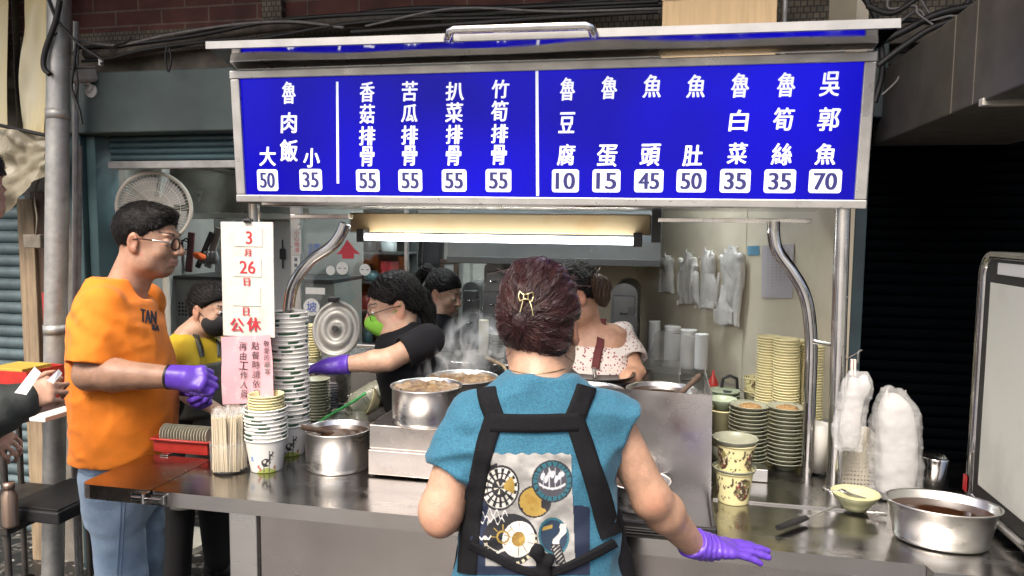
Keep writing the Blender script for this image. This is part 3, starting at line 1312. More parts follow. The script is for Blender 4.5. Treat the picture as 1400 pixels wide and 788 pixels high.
def white_paint(seed, art=False):
    rg = random.Random(seed)
    ds = [rg.uniform(-PI, PI) for _ in range(5)]

    def f(a, z, r, v):
        c = np.tile([.80, .79, .74], (len(a), 1))
        for d in ds:                                     # green leaf dashes below the rim
            da = (a - d + PI) % (2 * PI) - PI
            m = (np.abs(da) < .30) & (z > .83 + .04 * np.sin(da * 5)) & (z < .925)
            c[m] = (.035, .10, .055)
        if art:
            # a black and white farm animal on grass, and a small blue square stamp
            ca = -PI / 2 + .55
            x = (a - ca) / .62
            m = (z < .18 - .12 * (1 - np.clip(1 - np.abs(x), 0, 1))) & (np.abs(x) < 1)
            c[m] = (.42, .48, .12)
            for (ex, ez, rx, rz) in ((-.1, .33, .42, .13), (.35, .5, .2, .1), (-.3, .15, .07, .12), (.2, .15, .07, .12), (.5, .62, .05, .09), (.2, .62, .05, .08)):
                e = ((x - ex) / rx) ** 2 + ((z - ez) / rz) ** 2
                c[(e < 1)] = (.03, .03, .03)
            for (ex, ez, rx, rz) in ((-.2, .37, .12, .06), (.1, .3, .1, .05), (.4, .47, .09, .05)):
                e = ((x - ex) / rx) ** 2 + ((z - ez) / rz) ** 2
                c[(e < 1)] = (.75, .73, .68)
            for (ex, ez) in ((-.8, .2), (-.65, .12), (.75, .16)):
                e = ((x - ex) / .12) ** 2 + ((z - ez) / .06) ** 2
                c[e < 1] = (.45, .18, .12)
            cb = -PI / 2 - .35
            m = (np.abs(a - cb) < .12) & (np.abs(z - .42) < .075)
            c[m] = (.25, .40, .68)
        return c
    return f


# --- tall stack of white paper bowls and the shorter one in front
def stack(name, label, cat, group, px, py, w, h, pitch, ztop_px, mk, bottom=None, mats=None, jit=.0012, n=None, zbase=TOP, taper=None):
    c, r = seat(px, py, w, zbase)
    zt = ztop(px, ztop_px, c)
    n = n or max(1, int((zt - zbase - h) / pitch) + 1)
    protos = [mk(r, k) for k in range(3)]
    used = [False] * 3
    for i in range(n):
        if i == 0 and bottom:
            mb, col = bottom(r)
            o = obj(name, mb, mats, base=(0, 0, 0), colors=col)
            o.rotation_euler = (0, 0, 0)
        else:
            k = random.randrange(3)
            if not used[k]:
                mb, col = protos[k]
                protos[k] = obj(name, mb, mats, base=(0, 0, 0), colors=col)
                used[k] = True
                o = protos[k]
            else:
                o = protos[k].copy()
                COL.objects.link(o)
            o.rotation_euler = (random.uniform(-.012, .012), random.uniform(-.012, .012), random.uniform(0, 6.28))
        j = jit if i else 0
        o.location = (c.x + random.uniform(-j, j), c.y + random.uniform(-j, j), zbase + i * pitch + .0005)
        tag(o, label, cat, group)
    return c, r, n


def mk_white(r, k):
    return cup_mesh(r * .98, r * .74, r * 1.62, white_paint(k + 11), True)


def bot_white(r):
    return cup_mesh(r * .98, r * .74, r * 1.62, white_paint(5, True), True)


c, r, n = stack("paper_bowl", "white paper bowl with green trim, one of the tall stack behind the chopsticks", "bowl", "tall stack of white paper bowls",
                397, 627, 52, .084, .0142, 431, mk_white, bot_white, PAPERW)
c, r, n = stack("paper_bowl", "white paper bowl with green trim, one of the short stack beside the chopsticks", "bowl", "short stack of white paper bowls",
                365, 650, 56, .084, .0118, 557, mk_white, bot_white, PAPERW)
FS = (c, r, n)
YELLOWP = mat("pale_yellow_paper", (.72, .66, .38), .55, 0, var=.05, vscale=30)
rt = r * .80
zb_ = TOP + (n - 1) * .0118 + r * 1.62 - .02
mbp = MB(); mbp.lathe(cup_profile(rt, rt * .76, .062), n=48)
first = None
for i in range(6):
    if first is None:
        first = o = obj("paper_cup", mbp, YELLOWP, base=(0, 0, 0))
    else:
        o = first.copy(); COL.objects.link(o)
    o.location = (c.x + .002 + random.uniform(-.001, .001), c.y, zb_ - .045 + i * .0085)
    tag(o, "pale yellow paper cup, one of a few nested on the short white bowl stack", "cup", "yellow cups on the short white stack")

# --- yellow paper cup columns at the right rear
for gi, (px, py, w, yt) in enumerate(((1058, 628, 30, 456), (1079, 634, 32, 459), (1098, 630, 30, 461), (1120, 634, 26, 466))):
    c, r = seat(px, py, w)
    c = c + VF * (.07 + (.03 if gi in (0, 2) else 0))
    r = r * 1.05
    zt = ztop(px, yt, c)
    pitch = .0092
    mbp = MB(); mbp.lathe(cup_profile(r, r * .76, r * 1.6), n=40)
    n = int((zt - TOP - r * 1.6) / pitch)
    first = None
    for i in range(n):
        if first is None:
            first = o = obj("paper_cup", mbp, YELLOWP, base=(0, 0, 0))
        else:
            o = first.copy(); COL.objects.link(o)
        bend = .012 * math.sin(i / n * 2.2 + gi)
        o.location = (c.x + bend * .5 + random.uniform(-.0006, .0006), c.y + random.uniform(-.0006, .0006), TOP + .006 + i * pitch)
        tag(o, "pale yellow paper cup in one of the tall columns beside the curved right brace", "cup", "tall columns of yellow paper cups")


# --- printed cups
def deco_paint(base=(.74, .68, .36)):
    rg = random.Random(3)
    spots = [(rg.uniform(-PI, PI), rg.uniform(.15, .9), rg.uniform(.035, .07), rg.uniform(.8, 1.6), rg.uniform(0, 3)) for _ in range(90)]
    inner = [(rg.uniform(-.42, .42), rg.uniform(-.26, .26), rg.uniform(.03, .07), rg.choice([(.25, .05, .03), (.45, .33, .2), (.18, .2, .08), (.05, .03, .02)])) for _ in range(60)]

    def f(a, z, r, v):
        c = np.tile(base, (len(a), 1))
        rr = r.max()
        for k in range(3):
            ca = -PI / 2 + .1 + k * 2 * PI / 3
            da = (a - ca + PI) % (2 * PI) - PI
            x, y = da, (z - .50) * 1.5
            e = np.hypot(x / .52, y / .52)
            disc = e < 1
            c[disc] = (.055, .030, .018)
            for (sx, sy, sr, sc) in inner:
                m = (np.hypot(x - sx, (y - sy * 1.6)) < sr) & disc
                c[m] = sc if sc != (.05, .03, .02) else (.62, .55, .4)
            m = np.hypot(x - .22, y - .25) < .16
            c[m] = (.22, .20, .07)
            m = np.hypot(x, y) < .09
            c[m] = (.03, .02, .02)
            for (sa, sz, sr, asp, th) in spots:
                d2 = (a - sa + PI) % (2 * PI) - PI
                yy = (z - sz) * 1.3
                xx = d2 * math.cos(th) + yy * math.sin(th)
                yv = -d2 * math.sin(th) + yy * math.cos(th)
                m = (np.hypot(xx / asp, yv * 1.3) < sr) & ~(e < 1.12) & (np.abs(da) > .5)
                c[m] = (.07, .05, .03)
        c[z > .985] = (.78, .74, .55)
        c[(r < rr * .7) & (z > .1)] = (.7, .68, .55)
        return c
    return f


def deco_cup(px, py, w, h_px, label, z=TOP):
    c, r = seat(px, py, w * .8, z)
    rt_ = r * 1.25
    h = ztop(px, py - h_px, c) - z
    mb, col = cup_mesh(rt_, r, h, deco_paint(), True)
    o = obj("paper_cup", mb, PAPERW, base=(0, 0, 0), colors=col)
    o.location = c
    o.rotation_euler = (0, 0, YAW + .2)
    tag(o, label, "cup")
    return c, rt_, h


c, r, h = deco_cup(1002, 692, 50, 52, "lower yellow printed paper cup with round brown motif on the counter")
cz = c.z + h


def olive_bowl(r, h):
    return [(0.0005, .004), (r * .42, .004), (r * .42, 0), (r * .5, 0), (r * .52, .008), (r * .82, h * .5), (r * 1.0, h - .003), (r * 1.01, h - .001), (r * .985, h), (r * .95, h - .004), (r * .78, h * .55), (r * .45, .012), (0.0005, .010)]


mb = MB(); mb.lathe(olive_bowl(r * 1.16, .034), (c.x, c.y, cz - .026), 48)
single("melamine_bowl", mb, CELADON, "olive bowl sandwiched between the two printed cups", "bowl", base=(c.x, c.y, cz - .026))
z2 = cz - .010
mb2, col = cup_mesh(r, r * .8, h * .95, deco_paint(), True)
o = obj("paper_cup", mb2, PAPERW, base=(0, 0, 0), colors=col)
o.location = (c.x + .002, c.y + .004, z2)
o.rotation_euler = (.02, -.01, YAW + .75)
tag(o, "upper yellow printed paper cup standing in an olive bowl on another cup", "cup")
z3 = z2 + h * .95 - .022
mb = MB(); mb.lathe(olive_bowl(r * 1.2, .036), (c.x, c.y, z3), 48)
single("melamine_bowl", mb, CELADON, "olive bowl topping the pair of printed yellow cups", "bowl", base=(c.x, c.y, z3))
# more bowls behind them, by the steel sheet
cc, rr = seat(989, 640, 42)
for i, (dx, z) in enumerate(((-.008, TOP + .17), (.0, TOP + .055))):
    mb = MB(); mb.lathe(olive_bowl(.047, .036), (cc.x + dx, cc.y + .03, z), 40)
    if i == 1:
        mb.lathe([(.036, -.049), (.045, -.01), (.045, .0)], (cc.x + dx, cc.y + .03, z), 40)
    single("melamine_bowl", mb, CELADON if i else CELAD2, ["pale green bowl half hidden behind the steel sheet", "olive bowl on a cup between steel sheet and printed cups"][i], "bowl", base=(cc.x, cc.y, z))
mb = MB(); mb.lathe(cup_profile(.04, .034, .165), (cc.x - .008, cc.y + .03, TOP + .006), 40)
single("paper_cup", mb, YELLOWP, "plain cup tower under the pale green bowl beside the steel sheet", "cup", base=(cc.x, cc.y, TOP))
mb = MB()
p = atZ(1035, 662, TOP)
mb.box((p.x - .03, p.y - .0, TOP + .0075), (p.x + .03, p.y + .06, TOP + .045), .002)
single("steel_box", mb, STEELB, "small low steel box behind the printed yellow cups", "box", base=(p.x, p.y, TOP))


# --- stacks of melamine bowls at the right
def plate_prof(r):
    return [(0.0005, .003), (r * .40, .003), (r * .42, 0), (r * .47, 0), (r * .49, .006), (r * .80, .020), (r, .0265), (r * 1.006, .028), (r * .992, .029), (r * .79, .0225), (r * .47, .009), (0.0005, .008)]


PEANUT = mat("peanut_powder", (.36, .22, .09), .95, 0, var=.4, vscale=120, bump=.6, bscale=160)
for gi, (px, py, w, yt, pitch, mat_, nm) in enumerate((
        (1071, 655, 52, 549, .0122, CELADON, "front right stack of olive melamine bowls"),
        (1021, 652, 52, 546, .0122, CELADON, "front left stack of olive melamine bowls"),
        (991, 610, 43, 527, .0125, CELAD2, "pale green bowls behind the two olive stacks"),
        (1048, 612, 47, 536, .0122, CELADON, "back stack of olive bowls by the yellow columns"))):
    c, r = seat(px, py - 4, w)
    if gi >= 2:
        c = c + VF * .03
    zt = ztop(px, yt + 3, c)
    n = int((zt - TOP - .03) / pitch) + 1
    first = None
    mbp = MB(); mbp.lathe(plate_prof(r), n=48)
    for i in range(n):
        if first is None:
            first = o = obj("melamine_bowl", mbp, mat_, base=(0, 0, 0))
        else:
            o = first.copy(); COL.objects.link(o)
        o.location = (c.x + random.uniform(-.0015, .0015), c.y + random.uniform(-.0015, .0015), TOP + .006 + i * pitch)
        o.rotation_euler = (random.uniform(-.02, .02), random.uniform(-.02, .02), 0)
        tag(o, ["olive melamine bowl in the stack right before the curved brace", "olive melamine bowl in the stack left of the brace stack",
                "pale green melamine bowl in the rear stack by the steel sheet", "olive melamine bowl in the back stack under the printed cup"][gi], "bowl", nm)
    if gi < 2 or gi == 3:
        mb = MB()
        hh = .012 if gi < 2 else .004
        zz = TOP + .006 + (n - 1) * pitch + .008
        mb.lathe([(r * .62, .0), (r * .55, hh * .9), (r * .3, hh * 1.4), (.0005, hh * 1.6)], (c.x + .004, c.y, zz + .004), 32)
        v = mb.v[0]
        v[:, 2] += RNG.normal(0, .0012, len(v))
        single("peanut_powder", mb, PEANUT, ["heap of brown peanut powder in the top bowl before the brace", "heap of brown peanut powder in the left olive top bowl", "", "thin layer of brown powder in the back top bowl"][gi], "food", base=(c.x, c.y, zz))
# one more printed cup lying on the back stacks
c, r = seat(1031, 560, 30, TOP + .12)
mb, col = cup_mesh(.04, .034, .05, deco_paint(), True)
o = obj("paper_cup", mb, PAPERW, base=(0, 0, 0), colors=col)
pp = atD(1032, 534, depth(c) + .05)
o.location = pp
tag(o, "printed yellow cup standing behind the olive bowl stacks", "cup")
zc_ = pp.z
mb = MB(); mb.lathe(cup_profile(.037, .030, zc_ - TOP - .006), (pp.x, pp.y, TOP + .006), 32)
single("paper_cup", mb, YELLOWP, "column of plain cups carrying the rear printed cup", "cup", base=(pp.x, pp.y, TOP))


# --- pots
def pot_prof(r, h, flare=1.0, rim=.005, wall=.002):
    return [(.0005, 0), (r * .93, 0), (r * .97, .003), (r * .995, .012), (r, .02), (r * flare, h - rim), (r * flare + rim, h - rim * .7), (r * flare + rim * 1.15, h - rim * .2), (r * flare + rim * .6, h), (r * flare - wall, h - rim * .6),
            (r - wall, .02), (r * .9, .004), (.0005, .004)]


def pot(name, label, px, py, w, rim_py, fill, liquid, z=TOP, sx=1.0, sy=1.0, flare=1.0, rot=0.0, cat="pot", back=0.0, m=None, c=None, r=None, h=None):
    if c is None:
        c, r = seat(px, py, w, z)
        c = c + VF * back
    if h is None:
        h = ztop(px, rim_py, c) - z
    t = thing(name, label, cat, c, rotz=rot)
    Mx = Matrix.Translation(c) @ Matrix.Rotation(rot, 4, 'Z')
    mb_ = MB(); mb_.lathe(pot_prof(r, h, flare), (0, 0, 0), 72, sx=sx, sy=sy, M=Mx)
    obj("body", mb_, m or STEELB, t)
    if liquid:
        k = fill
        rl = (r + (r * flare - r) * k - .003)
        mb_ = MB()
        prof = [(rl, h * k)] + [(rl * q, h * k) for q in (.8, .6, .4, .2)] + [(.0005, h * k)]
        mb_.lathe(prof, (0, 0, 0), 48, sx=sx, sy=sy, M=Mx)
        if liquid is BROTHL:
            mb_.v[0][:, 2] += RNG.normal(0, .004, len(mb_.v[0]))
        obj("broth", mb_, liquid, t)
    return t, c, r, h


t, c, r, h = pot("soup_pot", "steel pot of dark brown broth standing on the counter before the green ladle", 463, 652, 86, 583, .86, BROTH)
# ladle in it
mb = MB()
a, b = atD(412, 584, depth(c) - .06), atD(468, 598, depth(c) + .01)
mb.tube(bez([a, a.lerp(b, .5) + Vector((0, 0, .003)), b, b + Vector((.02, .01, -.05))], 5), [.008] * 8 + [.005] * 8, 10)
single("ladle", mb, WOODD, "dark handled ladle lying across the rim of the brown broth pot", "ladle", base=a)

# stove boxes (steel casings) and pots on them
stv = thing("stove_box", "steel stove casing under the tall boiling pot left of the customer", "stove", atZ(575, 660, TOP))
fl, frr = atZ(503, 651, TOP), atZ(640, 668, TOP)
ysv = fl.y
zs = atD(505, 579, depth(fl)).z
x0, x1 = fl.x, fl.x + .44
mb = MB()
zmid = TOP + (zs - TOP) * .53
mb.box((x0, ysv, TOP + .006), (x1, ysv + .40, zmid - .002), .003)
mb.box((x0 + .003, ysv + .003, zmid + .002), (x1 - .003, ysv + .40, zs), .003)
mb.box((x0 + .006, ysv + .006, zmid - .003), (x1 - .006, ysv + .39, zmid + .003))
obj("casing", mb, mat("stained_steel", (.47, .44, .42), .3, 1, var=.5, vscale=5, rvar=.12, color2=(.36, .29, .25), lo=.45, hi=.75), stv)
mb = MB()
mb.box((x0 + .012, ysv + .012, zs), (x1 - .012, ysv + .39, zs + .004), .001)
obj("hob", mb, mat("burnt_hob", (.03, .026, .024), .5, .3, var=.5, vscale=12), stv)
mb = MB()
for yy in (ysv + .05, ysv + .35):
    for xx in (x0 + .04, x1 - .04):
        mb.lathe([(.0005, 0), (.014, 0), (.012, .006), (.0005, .006)], (xx, yy, TOP), 12)
obj("rubber_feet", mb, RUBBER, stv)
pc = atZ(577, 592, zs) + VF * .112
pr = 95 * (depth(pc)) / 2000.0 * .98
pot("stock_pot", "tall steel pot heaped with simmering meat on the stove casing", 0, 0, 0, 0, .94, BROTHL, c=Vector((pc.x, pc.y, zs + .0045)), r=pr, h=ztop(577, 527, pc) - zs)
pc2 = Vector((pc.x + .15, pc.y + .30, zs + .01))
pc2 = atD(632, 545, depth(pc) + .30); pc2.z = zs - .01
pot("stock_pot", "wide steel pot of steaming stew behind the meat pot", 0, 0, 0, 0, .88, BROTHL, c=pc2, r=95 * depth(pc2) / 2000, h=ztop(632, 514, pc2) - pc2.z)
mb = MB()
x0b = atD(655, 560, depth(pc2) - .12).x
mb.box((pc2.x - .16, pc2.y - .14, TOP + .001), (pc2.x + .2, pc2.y + .2, zs - .012), .004)
single("stove_box", mb, STEELB, "rear stove casing under the steaming stew pot", "stove", base=pc2)
# splash sheet to the right of the woman
shp = thing("splash_sheet", "upright steel splash sheet right of the woman in the blue shirt", "screen", atZ(940, 690, TOP))
yss = atZ(973, 690, TOP).y
a, b = atY(845, 530, yss), atY(974, 541, yss)
b0 = atY(972, 693, yss)
mb = MB()
mb.prism([(a.x - .12, yss, TOP + .002), (b0.x, yss, TOP + .002), (b.x, yss, b.z), (a.x - .12, yss, a.z)], (0, .003, 0))
obj("front_sheet", mb, mat("greasy_steel", (.68, .65, .63), .30, 1, var=.3, vscale=4, rvar=.12, bump=.05, bscale=6), shp)
mb = MB()
mb.prism([(b0.x - .003, yss + .004, TOP + .002), (b0.x - .003, yss + .40, TOP + .002), (b.x - .003, yss + .40, b.z), (b.x - .003, yss + .004, b.z)], (.003, 0, 0))
mb.box((a.x - .12, yss + .004, b.z - .082), (b.x - .006, yss + .40, b.z - .078))
obj("side_sheet", mb, STEELB, shp)
zsp = b.z - .0775
pc3 = atZ(907, 534, zsp + .0)
pc3 = atD(905, 531, depth(Vector((b.x, yss, zsp))) + .13); h3 = pc3.z - zsp; pc3.z = zsp
pot("soup_pot", "low steel pot of dark soup behind the splash sheet with wooden spoon", 0, 0, 0, 0, .8, BROTH, c=pc3, r=92 * depth(pc3) / 2000, h=h3)
mb = MB()
a, b = atD(931, 538, depth(pc3) - .02), atD(956, 514, depth(pc3) + .02)
mb.tube([a - (b - a) * .6, a, b], [.006, .007, .009], 10)
single("wooden_spoon", mb, WOODD, "wooden spoon handle leaning out of the low pot behind splash sheet", "spoon", base=a)
pc4 = atD(806, 531, depth(pc3) + .1); h4 = pc4.z - zsp; pc4.z = zsp
pot("soup_pot", "steel pot behind the shoulder of the woman in blue", 0, 0, 0, 0, .8, BROTH, c=pc4, r=.10, h=h4)
# frying pan held in front of the floral blouse
fp = thing("frying_pan", "black frying pan in front of the floral blouse woman", "pan", atD(822, 512, 2.62))
c = atD(818, 514, 2.52)
zp_ = c.z
mb = MB(); mb.lathe([(.0005, -.012), (.10, -.012), (.125, .008), (.128, .011), (.123, .011), (.098, -.008), (.0005, -.008)], c, 48)
obj("pan_body", mb, mat("cast_iron", (.013, .013, .014), .3, .3, var=.3, vscale=20), fp)
mb = MB()
a = atD(816, 497, 2.62)
mb.tube([c + Vector((0, .10, .006)), c + Vector((-.01, .16, .04)), a + Vector((0, .05, .05))], [.007, .009, .009], 10)
mb.tube([c + Vector((.0, -.11, .012)), c + Vector((-.004, -.12, .05))], [.007, .006], 8)
obj("pan_handle", mb, STEELB, fp)
mb = MB()
mb.lathe([(.0005, 0), (.12, 0), (.15, .03), (.155, .035), (.147, .035), (.116, .004), (.0005, .004)], (c.x + .02, c.y + .05, zp_ - .040), 48)
single("wok", mb, MATS["cast_iron"], "black wok beneath the frying pan in front of the flowered blouse", "wok", base=(c.x, c.y, zp_ - .04))
mb = MB()
mb.box((c.x - .25, 2.47, 0), (c.x + .28, 2.95, zp_ - .042), .004)
single("stove_box", mb, STEEL, "rear stove casing under the black wok", "stove", base=(c.x, 2.7, 0))

# black tray with a pot beneath the right elbow
tp = [atZ(830, 735, TOP), atZ(985, 730, TOP), atZ(960, 680, TOP), atZ(835, 684, TOP)]
tr = thing("black_tray", "black plastic tray at the counter edge under her right elbow", "tray", tp[0])
x0, x1 = tp[0].x - .03, tp[1].x - .01
y0, y1 = YC + .035, tp[2].y + .02
mb = MB()
mb.box((x0, y0, TOP + .001), (x1, y1, TOP + .006), .002)
for lo_, hi_ in (((x0, y0), (x1, y0 + .012)), ((x0, y1 - .012), (x1, y1)), ((x0, y0 + .0125), (x0 + .012, y1 - .0125)), ((x1 - .012, y0 + .0125), (x1, y1 - .0125))):
    mb.box((*lo_, TOP + .0065), (*hi_, TOP + .026), .004)
obj("tray_body", mb, mat("tray_black", (.014, .014, .015), .32, 0, var=.3, vscale=15), tr)
pc5 = Vector(((x0 + x1) / 2 - .06, (y0 + y1) / 2 + .01, TOP + .0065))
pc5 = atD(872, 700, depth(pc5) + .01); pc5.z = TOP + .0065
pot("sauce_pot", "small steel pot on the black tray half hidden by her arm", 0, 0, 0, 0, .8, BROTH, c=pc5, r=.082, h=.07)

# chopsticks in a clear tub
c, r = seat(314, 651, 50)
chs = thing("chopstick_tub", "clear tub packed with wrapped wooden chopsticks at the counter front", "tub", c)
h = ztop(314, 600, c) - TOP
mb = MB(); mb.lathe([(.0005, 0), (r * .9, 0), (r * .97, .01), (r, h), (r * .97, h), (r * .94, .012), (.0005, .004)], c, 40)
obj("tub", mb, mat("clear_plastic", (.9, .9, .88), .15, 0, alpha=.12), chs)
zt = ztop(314, 560, c)
BAMB = mat("bamboo", (.80, .66, .42), .6, 0, var=.25, vscale=30, stretch=(1, 1, .1))
WRAP = mat("wrap_film", (.85, .84, .80), .25, 0, alpha=.20)
first = None
k = 0
for ring, cnt in ((0, 1), (.22, 7), (.44, 13), (.64, 19), (.82, 26)):
    for j in range(cnt):
        a = 2 * PI * j / cnt + ring * 3
        x, y = c.x + r * ring * math.cos(a), c.y + r * ring * math.sin(a)
        L_ = zt - TOP - .008
        if first is None:
            first = thing("chopstick_pair", "wrapped pair of wooden chopsticks standing in the clear tub", "chopsticks", (0, 0, 0), "wrapped chopsticks in the tub")
            mb = MB()
            mb.box((-.0048, -.0022, 0), (-.0004, .0022, L_ - .01), .0006)
            mb.box((.0004, -.0022, 0), (.0048, .0022, L_ - .01), .0006)
            obj("stick", mb, BAMB, first)
            mb = MB()
            mb.box((-.0058, -.003, L_ * .45), (.0058, .003, L_ - .004), .001)
            mb.add([(-.0062, 0, L_ - .004), (.0062, 0, L_ - .004), (.0075, .002, L_ + .010), (-.007, -.002, L_ + .011)], [(0, 1, 2, 3)])
            obj("wrapper", mb, WRAP, first)
            o = first
        else:
            o = dup(first, (0, 0, 0))
        o.location = (x, y, TOP + .005 + random.uniform(0, .006))
        o.rotation_euler = ((y - c.y) * -.9 + random.uniform(-.03, .03), (x - c.x) * .9 + random.uniform(-.03, .03), random.uniform(0, 3.1))

# red tray with little dishes
p0_, p1_ = atZ(222, 618, TOP), atZ(330, 628, TOP)
ctr = atZ(258, 622, TOP) + hdir(258, 622) * .05
bk = thing("red_basket", "red plastic basket holding a row of small dishes behind the flap", "basket", (ctr.x, ctr.y, TOP))
wB, dB, hB = .20, .085, .045
ctr.x += .0
mb = MB()
x0, x1, y0, y1 = ctr.x - wB / 2, ctr.x + wB / 2, ctr.y - dB / 2, ctr.y + dB / 2
mb.box((x0, y0, TOP + .004), (x1, y1, TOP + .008))
for lo_, hi_ in (((x0, y0), (x1, y0 + .004)), ((x0, y1 - .004), (x1, y1)), ((x0, y0 + .0045), (x0 + .004, y1 - .0045)), ((x1 - .004, y0 + .0045), (x1, y1 - .0045))):
    mb.box((*lo_, TOP + .0085), (*hi_, TOP + hB), .001)
mb.tube([(x0 - .004, y0 - .004, TOP + hB), (x1 + .004, y0 - .004, TOP + hB), (x1 + .004, y1 + .004, TOP + hB), (x0 - .004, y1 + .004, TOP + hB), (x0 - .004, y0 - .004, TOP + hB)], .005, 8)
obj("basket_body", mb, mat("red_plastic", (.50, .035, .025), .35, 0, var=.2, vscale=20), bk)
first = None
for i in range(17):
    x = x0 + .012 + i * (wB - .02) / 17
    if first is None:
        mb = MB(); mb.lathe([(.0005, 0), (.022, 0), (.036, .006), (.037, .008), (.034, .008), (.021, .003), (.0005, .003)], (0, 0, 0), 32)
        first = o = obj("small_dish", mb, mat("beige_dish", (.47, .44, .34), .35), base=(0, 0, 0))
    else:
        o = first.copy(); COL.objects.link(o)
    o.location = (x, ctr.y, TOP + .048)
    o.rotation_euler = (0, R(90 - 9), 0)
    tag(o, "small beige dish standing on edge in the red basket", "dish", "beige dishes in the red basket")

# olive bowls and striped plates behind the tall white stack
for gi, (px, py, w, yt, pitch, lab, grp) in enumerate(((434, 585, 36, 513, .0112, "olive bowl in the stack right behind the tall white bowl stack", "olive bowls by the white stack"),
                                                     (456, 572, 28, 520, .0105, "small white dish with dark rim stacked behind the soup pot", "white dishes behind the soup pot"),
                                                     (428, 560, 22, 448, .0105, "pale cream cup stacked behind the tall white bowls", "cream cups behind the white bowls"))):
    c, r = seat(px, py, w)
    zt = ztop(px, yt, c)
    mbp = MB(); mbp.lathe(plate_prof(r) if gi < 2 else cup_profile(r, r * .78, r * 1.5), n=40)
    n = int((zt - TOP - .03) / pitch) + 1
    first = None
    for i in range(n):
        if first is None:
            colr = None
            if gi == 1:
                vv = np.concatenate(mbp.v)
                colr = np.tile([.62, .64, .66], (len(vv), 1))
                colr[np.hypot(vv[:, 0], vv[:, 1]) > r * .985] = (.03, .03, .05)
            first = o = obj("melamine_bowl" if gi == 0 else ("small_dish" if gi == 1 else "paper_cup"), mbp, [CELADON, PAPERW, YELLOWP][gi], base=(0, 0, 0), colors=colr)
        else:
            o = first.copy(); COL.objects.link(o)
        o.location = (c.x + random.uniform(-.0015, .0015), c.y, TOP + .002 + i * pitch)
        tag(o, lab, ["bowl", "dish", "cup"][gi], grp)

# bowls lying on their sides in the wash basin, and the green ladle
bs = thing("wash_tray", "shallow steel tray of used bowls behind the brown broth pot", "tray", atZ(500, 575, TOP))
c = atZ(505, 585, TOP)
mb = MB()
mb.box((c.x - .13, c.y, TOP + .001), (c.x + .15, c.y + .3, TOP + .012), .003)
obj("tray_body", mb, STEEL, bs)
bowlmat = CELADON
k = 0
base_c = atD(478, 562, depth(c) + .02)
ax_ = (atD(528, 530, depth(c) + .13) - base_c)
L_ = ax_.length
ax_.normalize()
mbp = MB(); mbp.lathe(olive_bowl(.052, .050), (0, 0, 0), 40)
first = None
for i in range(9):
    if first is None:
        first = o = obj("melamine_bowl", mbp, CELADON, base=(0, 0, 0))
    else:
        o = first.copy(); COL.objects.link(o)
    o.location = base_c + ax_ * (i * .016)
    o.rotation_mode = 'QUATERNION'
    o.rotation_quaternion = ax_.to_track_quat('Z', 'Y')
    tag(o, "olive bowl nested in the row lying on its side behind the broth pot", "bowl", "nested bowls lying on their side")
for (px, py, lab) in ((463, 568, "olive bowl upside down at the lower left of the lying bowls"), (490, 590, "olive bowl upside down between broth pot and stove casing")):
    p = atD(px, py, depth(c) + .0)
    mb = MB(); mb.lathe([(r_, .05 - z_) for r_, z_ in olive_bowl(.048, .045)], (p.x, p.y, TOP + .015), 40)
    single("melamine_bowl", mb, CELADON, lab, "bowl", base=p)
p = atD(516, 553, depth(c) + .04)
Mx = Matrix.Translation(p) @ Matrix.Rotation(R(-62), 4, VF) @ Matrix.Rotation(R(20), 4, 'X')
mb = MB(); mb.lathe(olive_bowl(.055, .04), (0, 0, 0), 40, M=Mx)
single("paper_bowl", mb, YELLOWP, "yellow patterned bowl wedged between lying bowls and meat pot", "bowl", base=p)
mb = MB()
a, b = atD(436, 578, depth(c) - .05), atD(477, 553, depth(c) - .03)
mb.tube(bez([a, a.lerp(b, .5) + Vector((0, 0, .003)), b, b + (b - a) * .5 + Vector((0, .02, .004))], 5), .011, 10, flat=.5)
single("green_ladle", mb, mat("green_plastic", (.05, .42, .10), .35), "bright green plastic handle of a scoop beside the lying bowls", "scoop", base=a)
mb = MB()
p = atD(493, 546, depth(c) + .13)
Mx = Matrix.Translation(p) @ Matrix.Rotation(R(12), 4, 'Z') @ Matrix.Rotation(R(-18), 4, 'Y')
mb.box((-.06, -.04, 0), (.06, .04, .008), .003, M=Mx)
single("cleaver", mb, STEEL, "flat steel scoop of rice noodles behind the lying bowls", "scoop", base=p)
mb = MB()
for i in range(160):
    q = p + Vector((random.gauss(0, .025), random.gauss(0, .018), .012 + random.random() * .012))
    mb.lathe([(.0005, -.004), (.004, -.002), (.004, .002), (.0005, .004)], q, 6)
tag(obj("rice_heap", mb, mat("rice_white", (.72, .70, .64), .6)), "small heap of white rice on the flat steel scoop", "rice", kind="stuff")

# right end: small bowl with spoon, server, oval basin, bag bundle, tissue, basket, canister
c, r = seat(1168, 705, 40)
r *= 1.55
mb = MB()
c = Vector((c.x, c.y, TOP + .0065))
mb.lathe([(.0005, .004), (r * .45, .004), (r * .48, 0), (r * .55, 0), (r * .57, .008), (r * .85, .026), (r, .042), (r * 1.01, .044), (r * .98, .044), (r * .82, .030), (r * .5, .014), (.0005, .012)], c, 48)
single("small_bowl", mb, mat("pale_green_bowl", (.52, .52, .30), .3, 0, var=.08, vscale=10), "pale yellow green small bowl on the counter beside right post", "bowl", base=c)
sp = thing("metal_spoon", "metal spoon resting in the pale green small bowl", "spoon", c)
mb = MB()
a = Vector((c.x - r * .95, c.y - r * .2, TOP + .052))
mb.tube(bez([a, a + Vector((.02, .0, .004)), c + Vector((-.01, 0, .036)), c + Vector((.03, .005, .028))], 5), [.003] * 4 + [.006, .010, .014, .016, .017, .016, .014, .012, .010, .008, .006, .003], 10, flat=.35)
obj("spoon_bowl", mb, CHROME, sp)
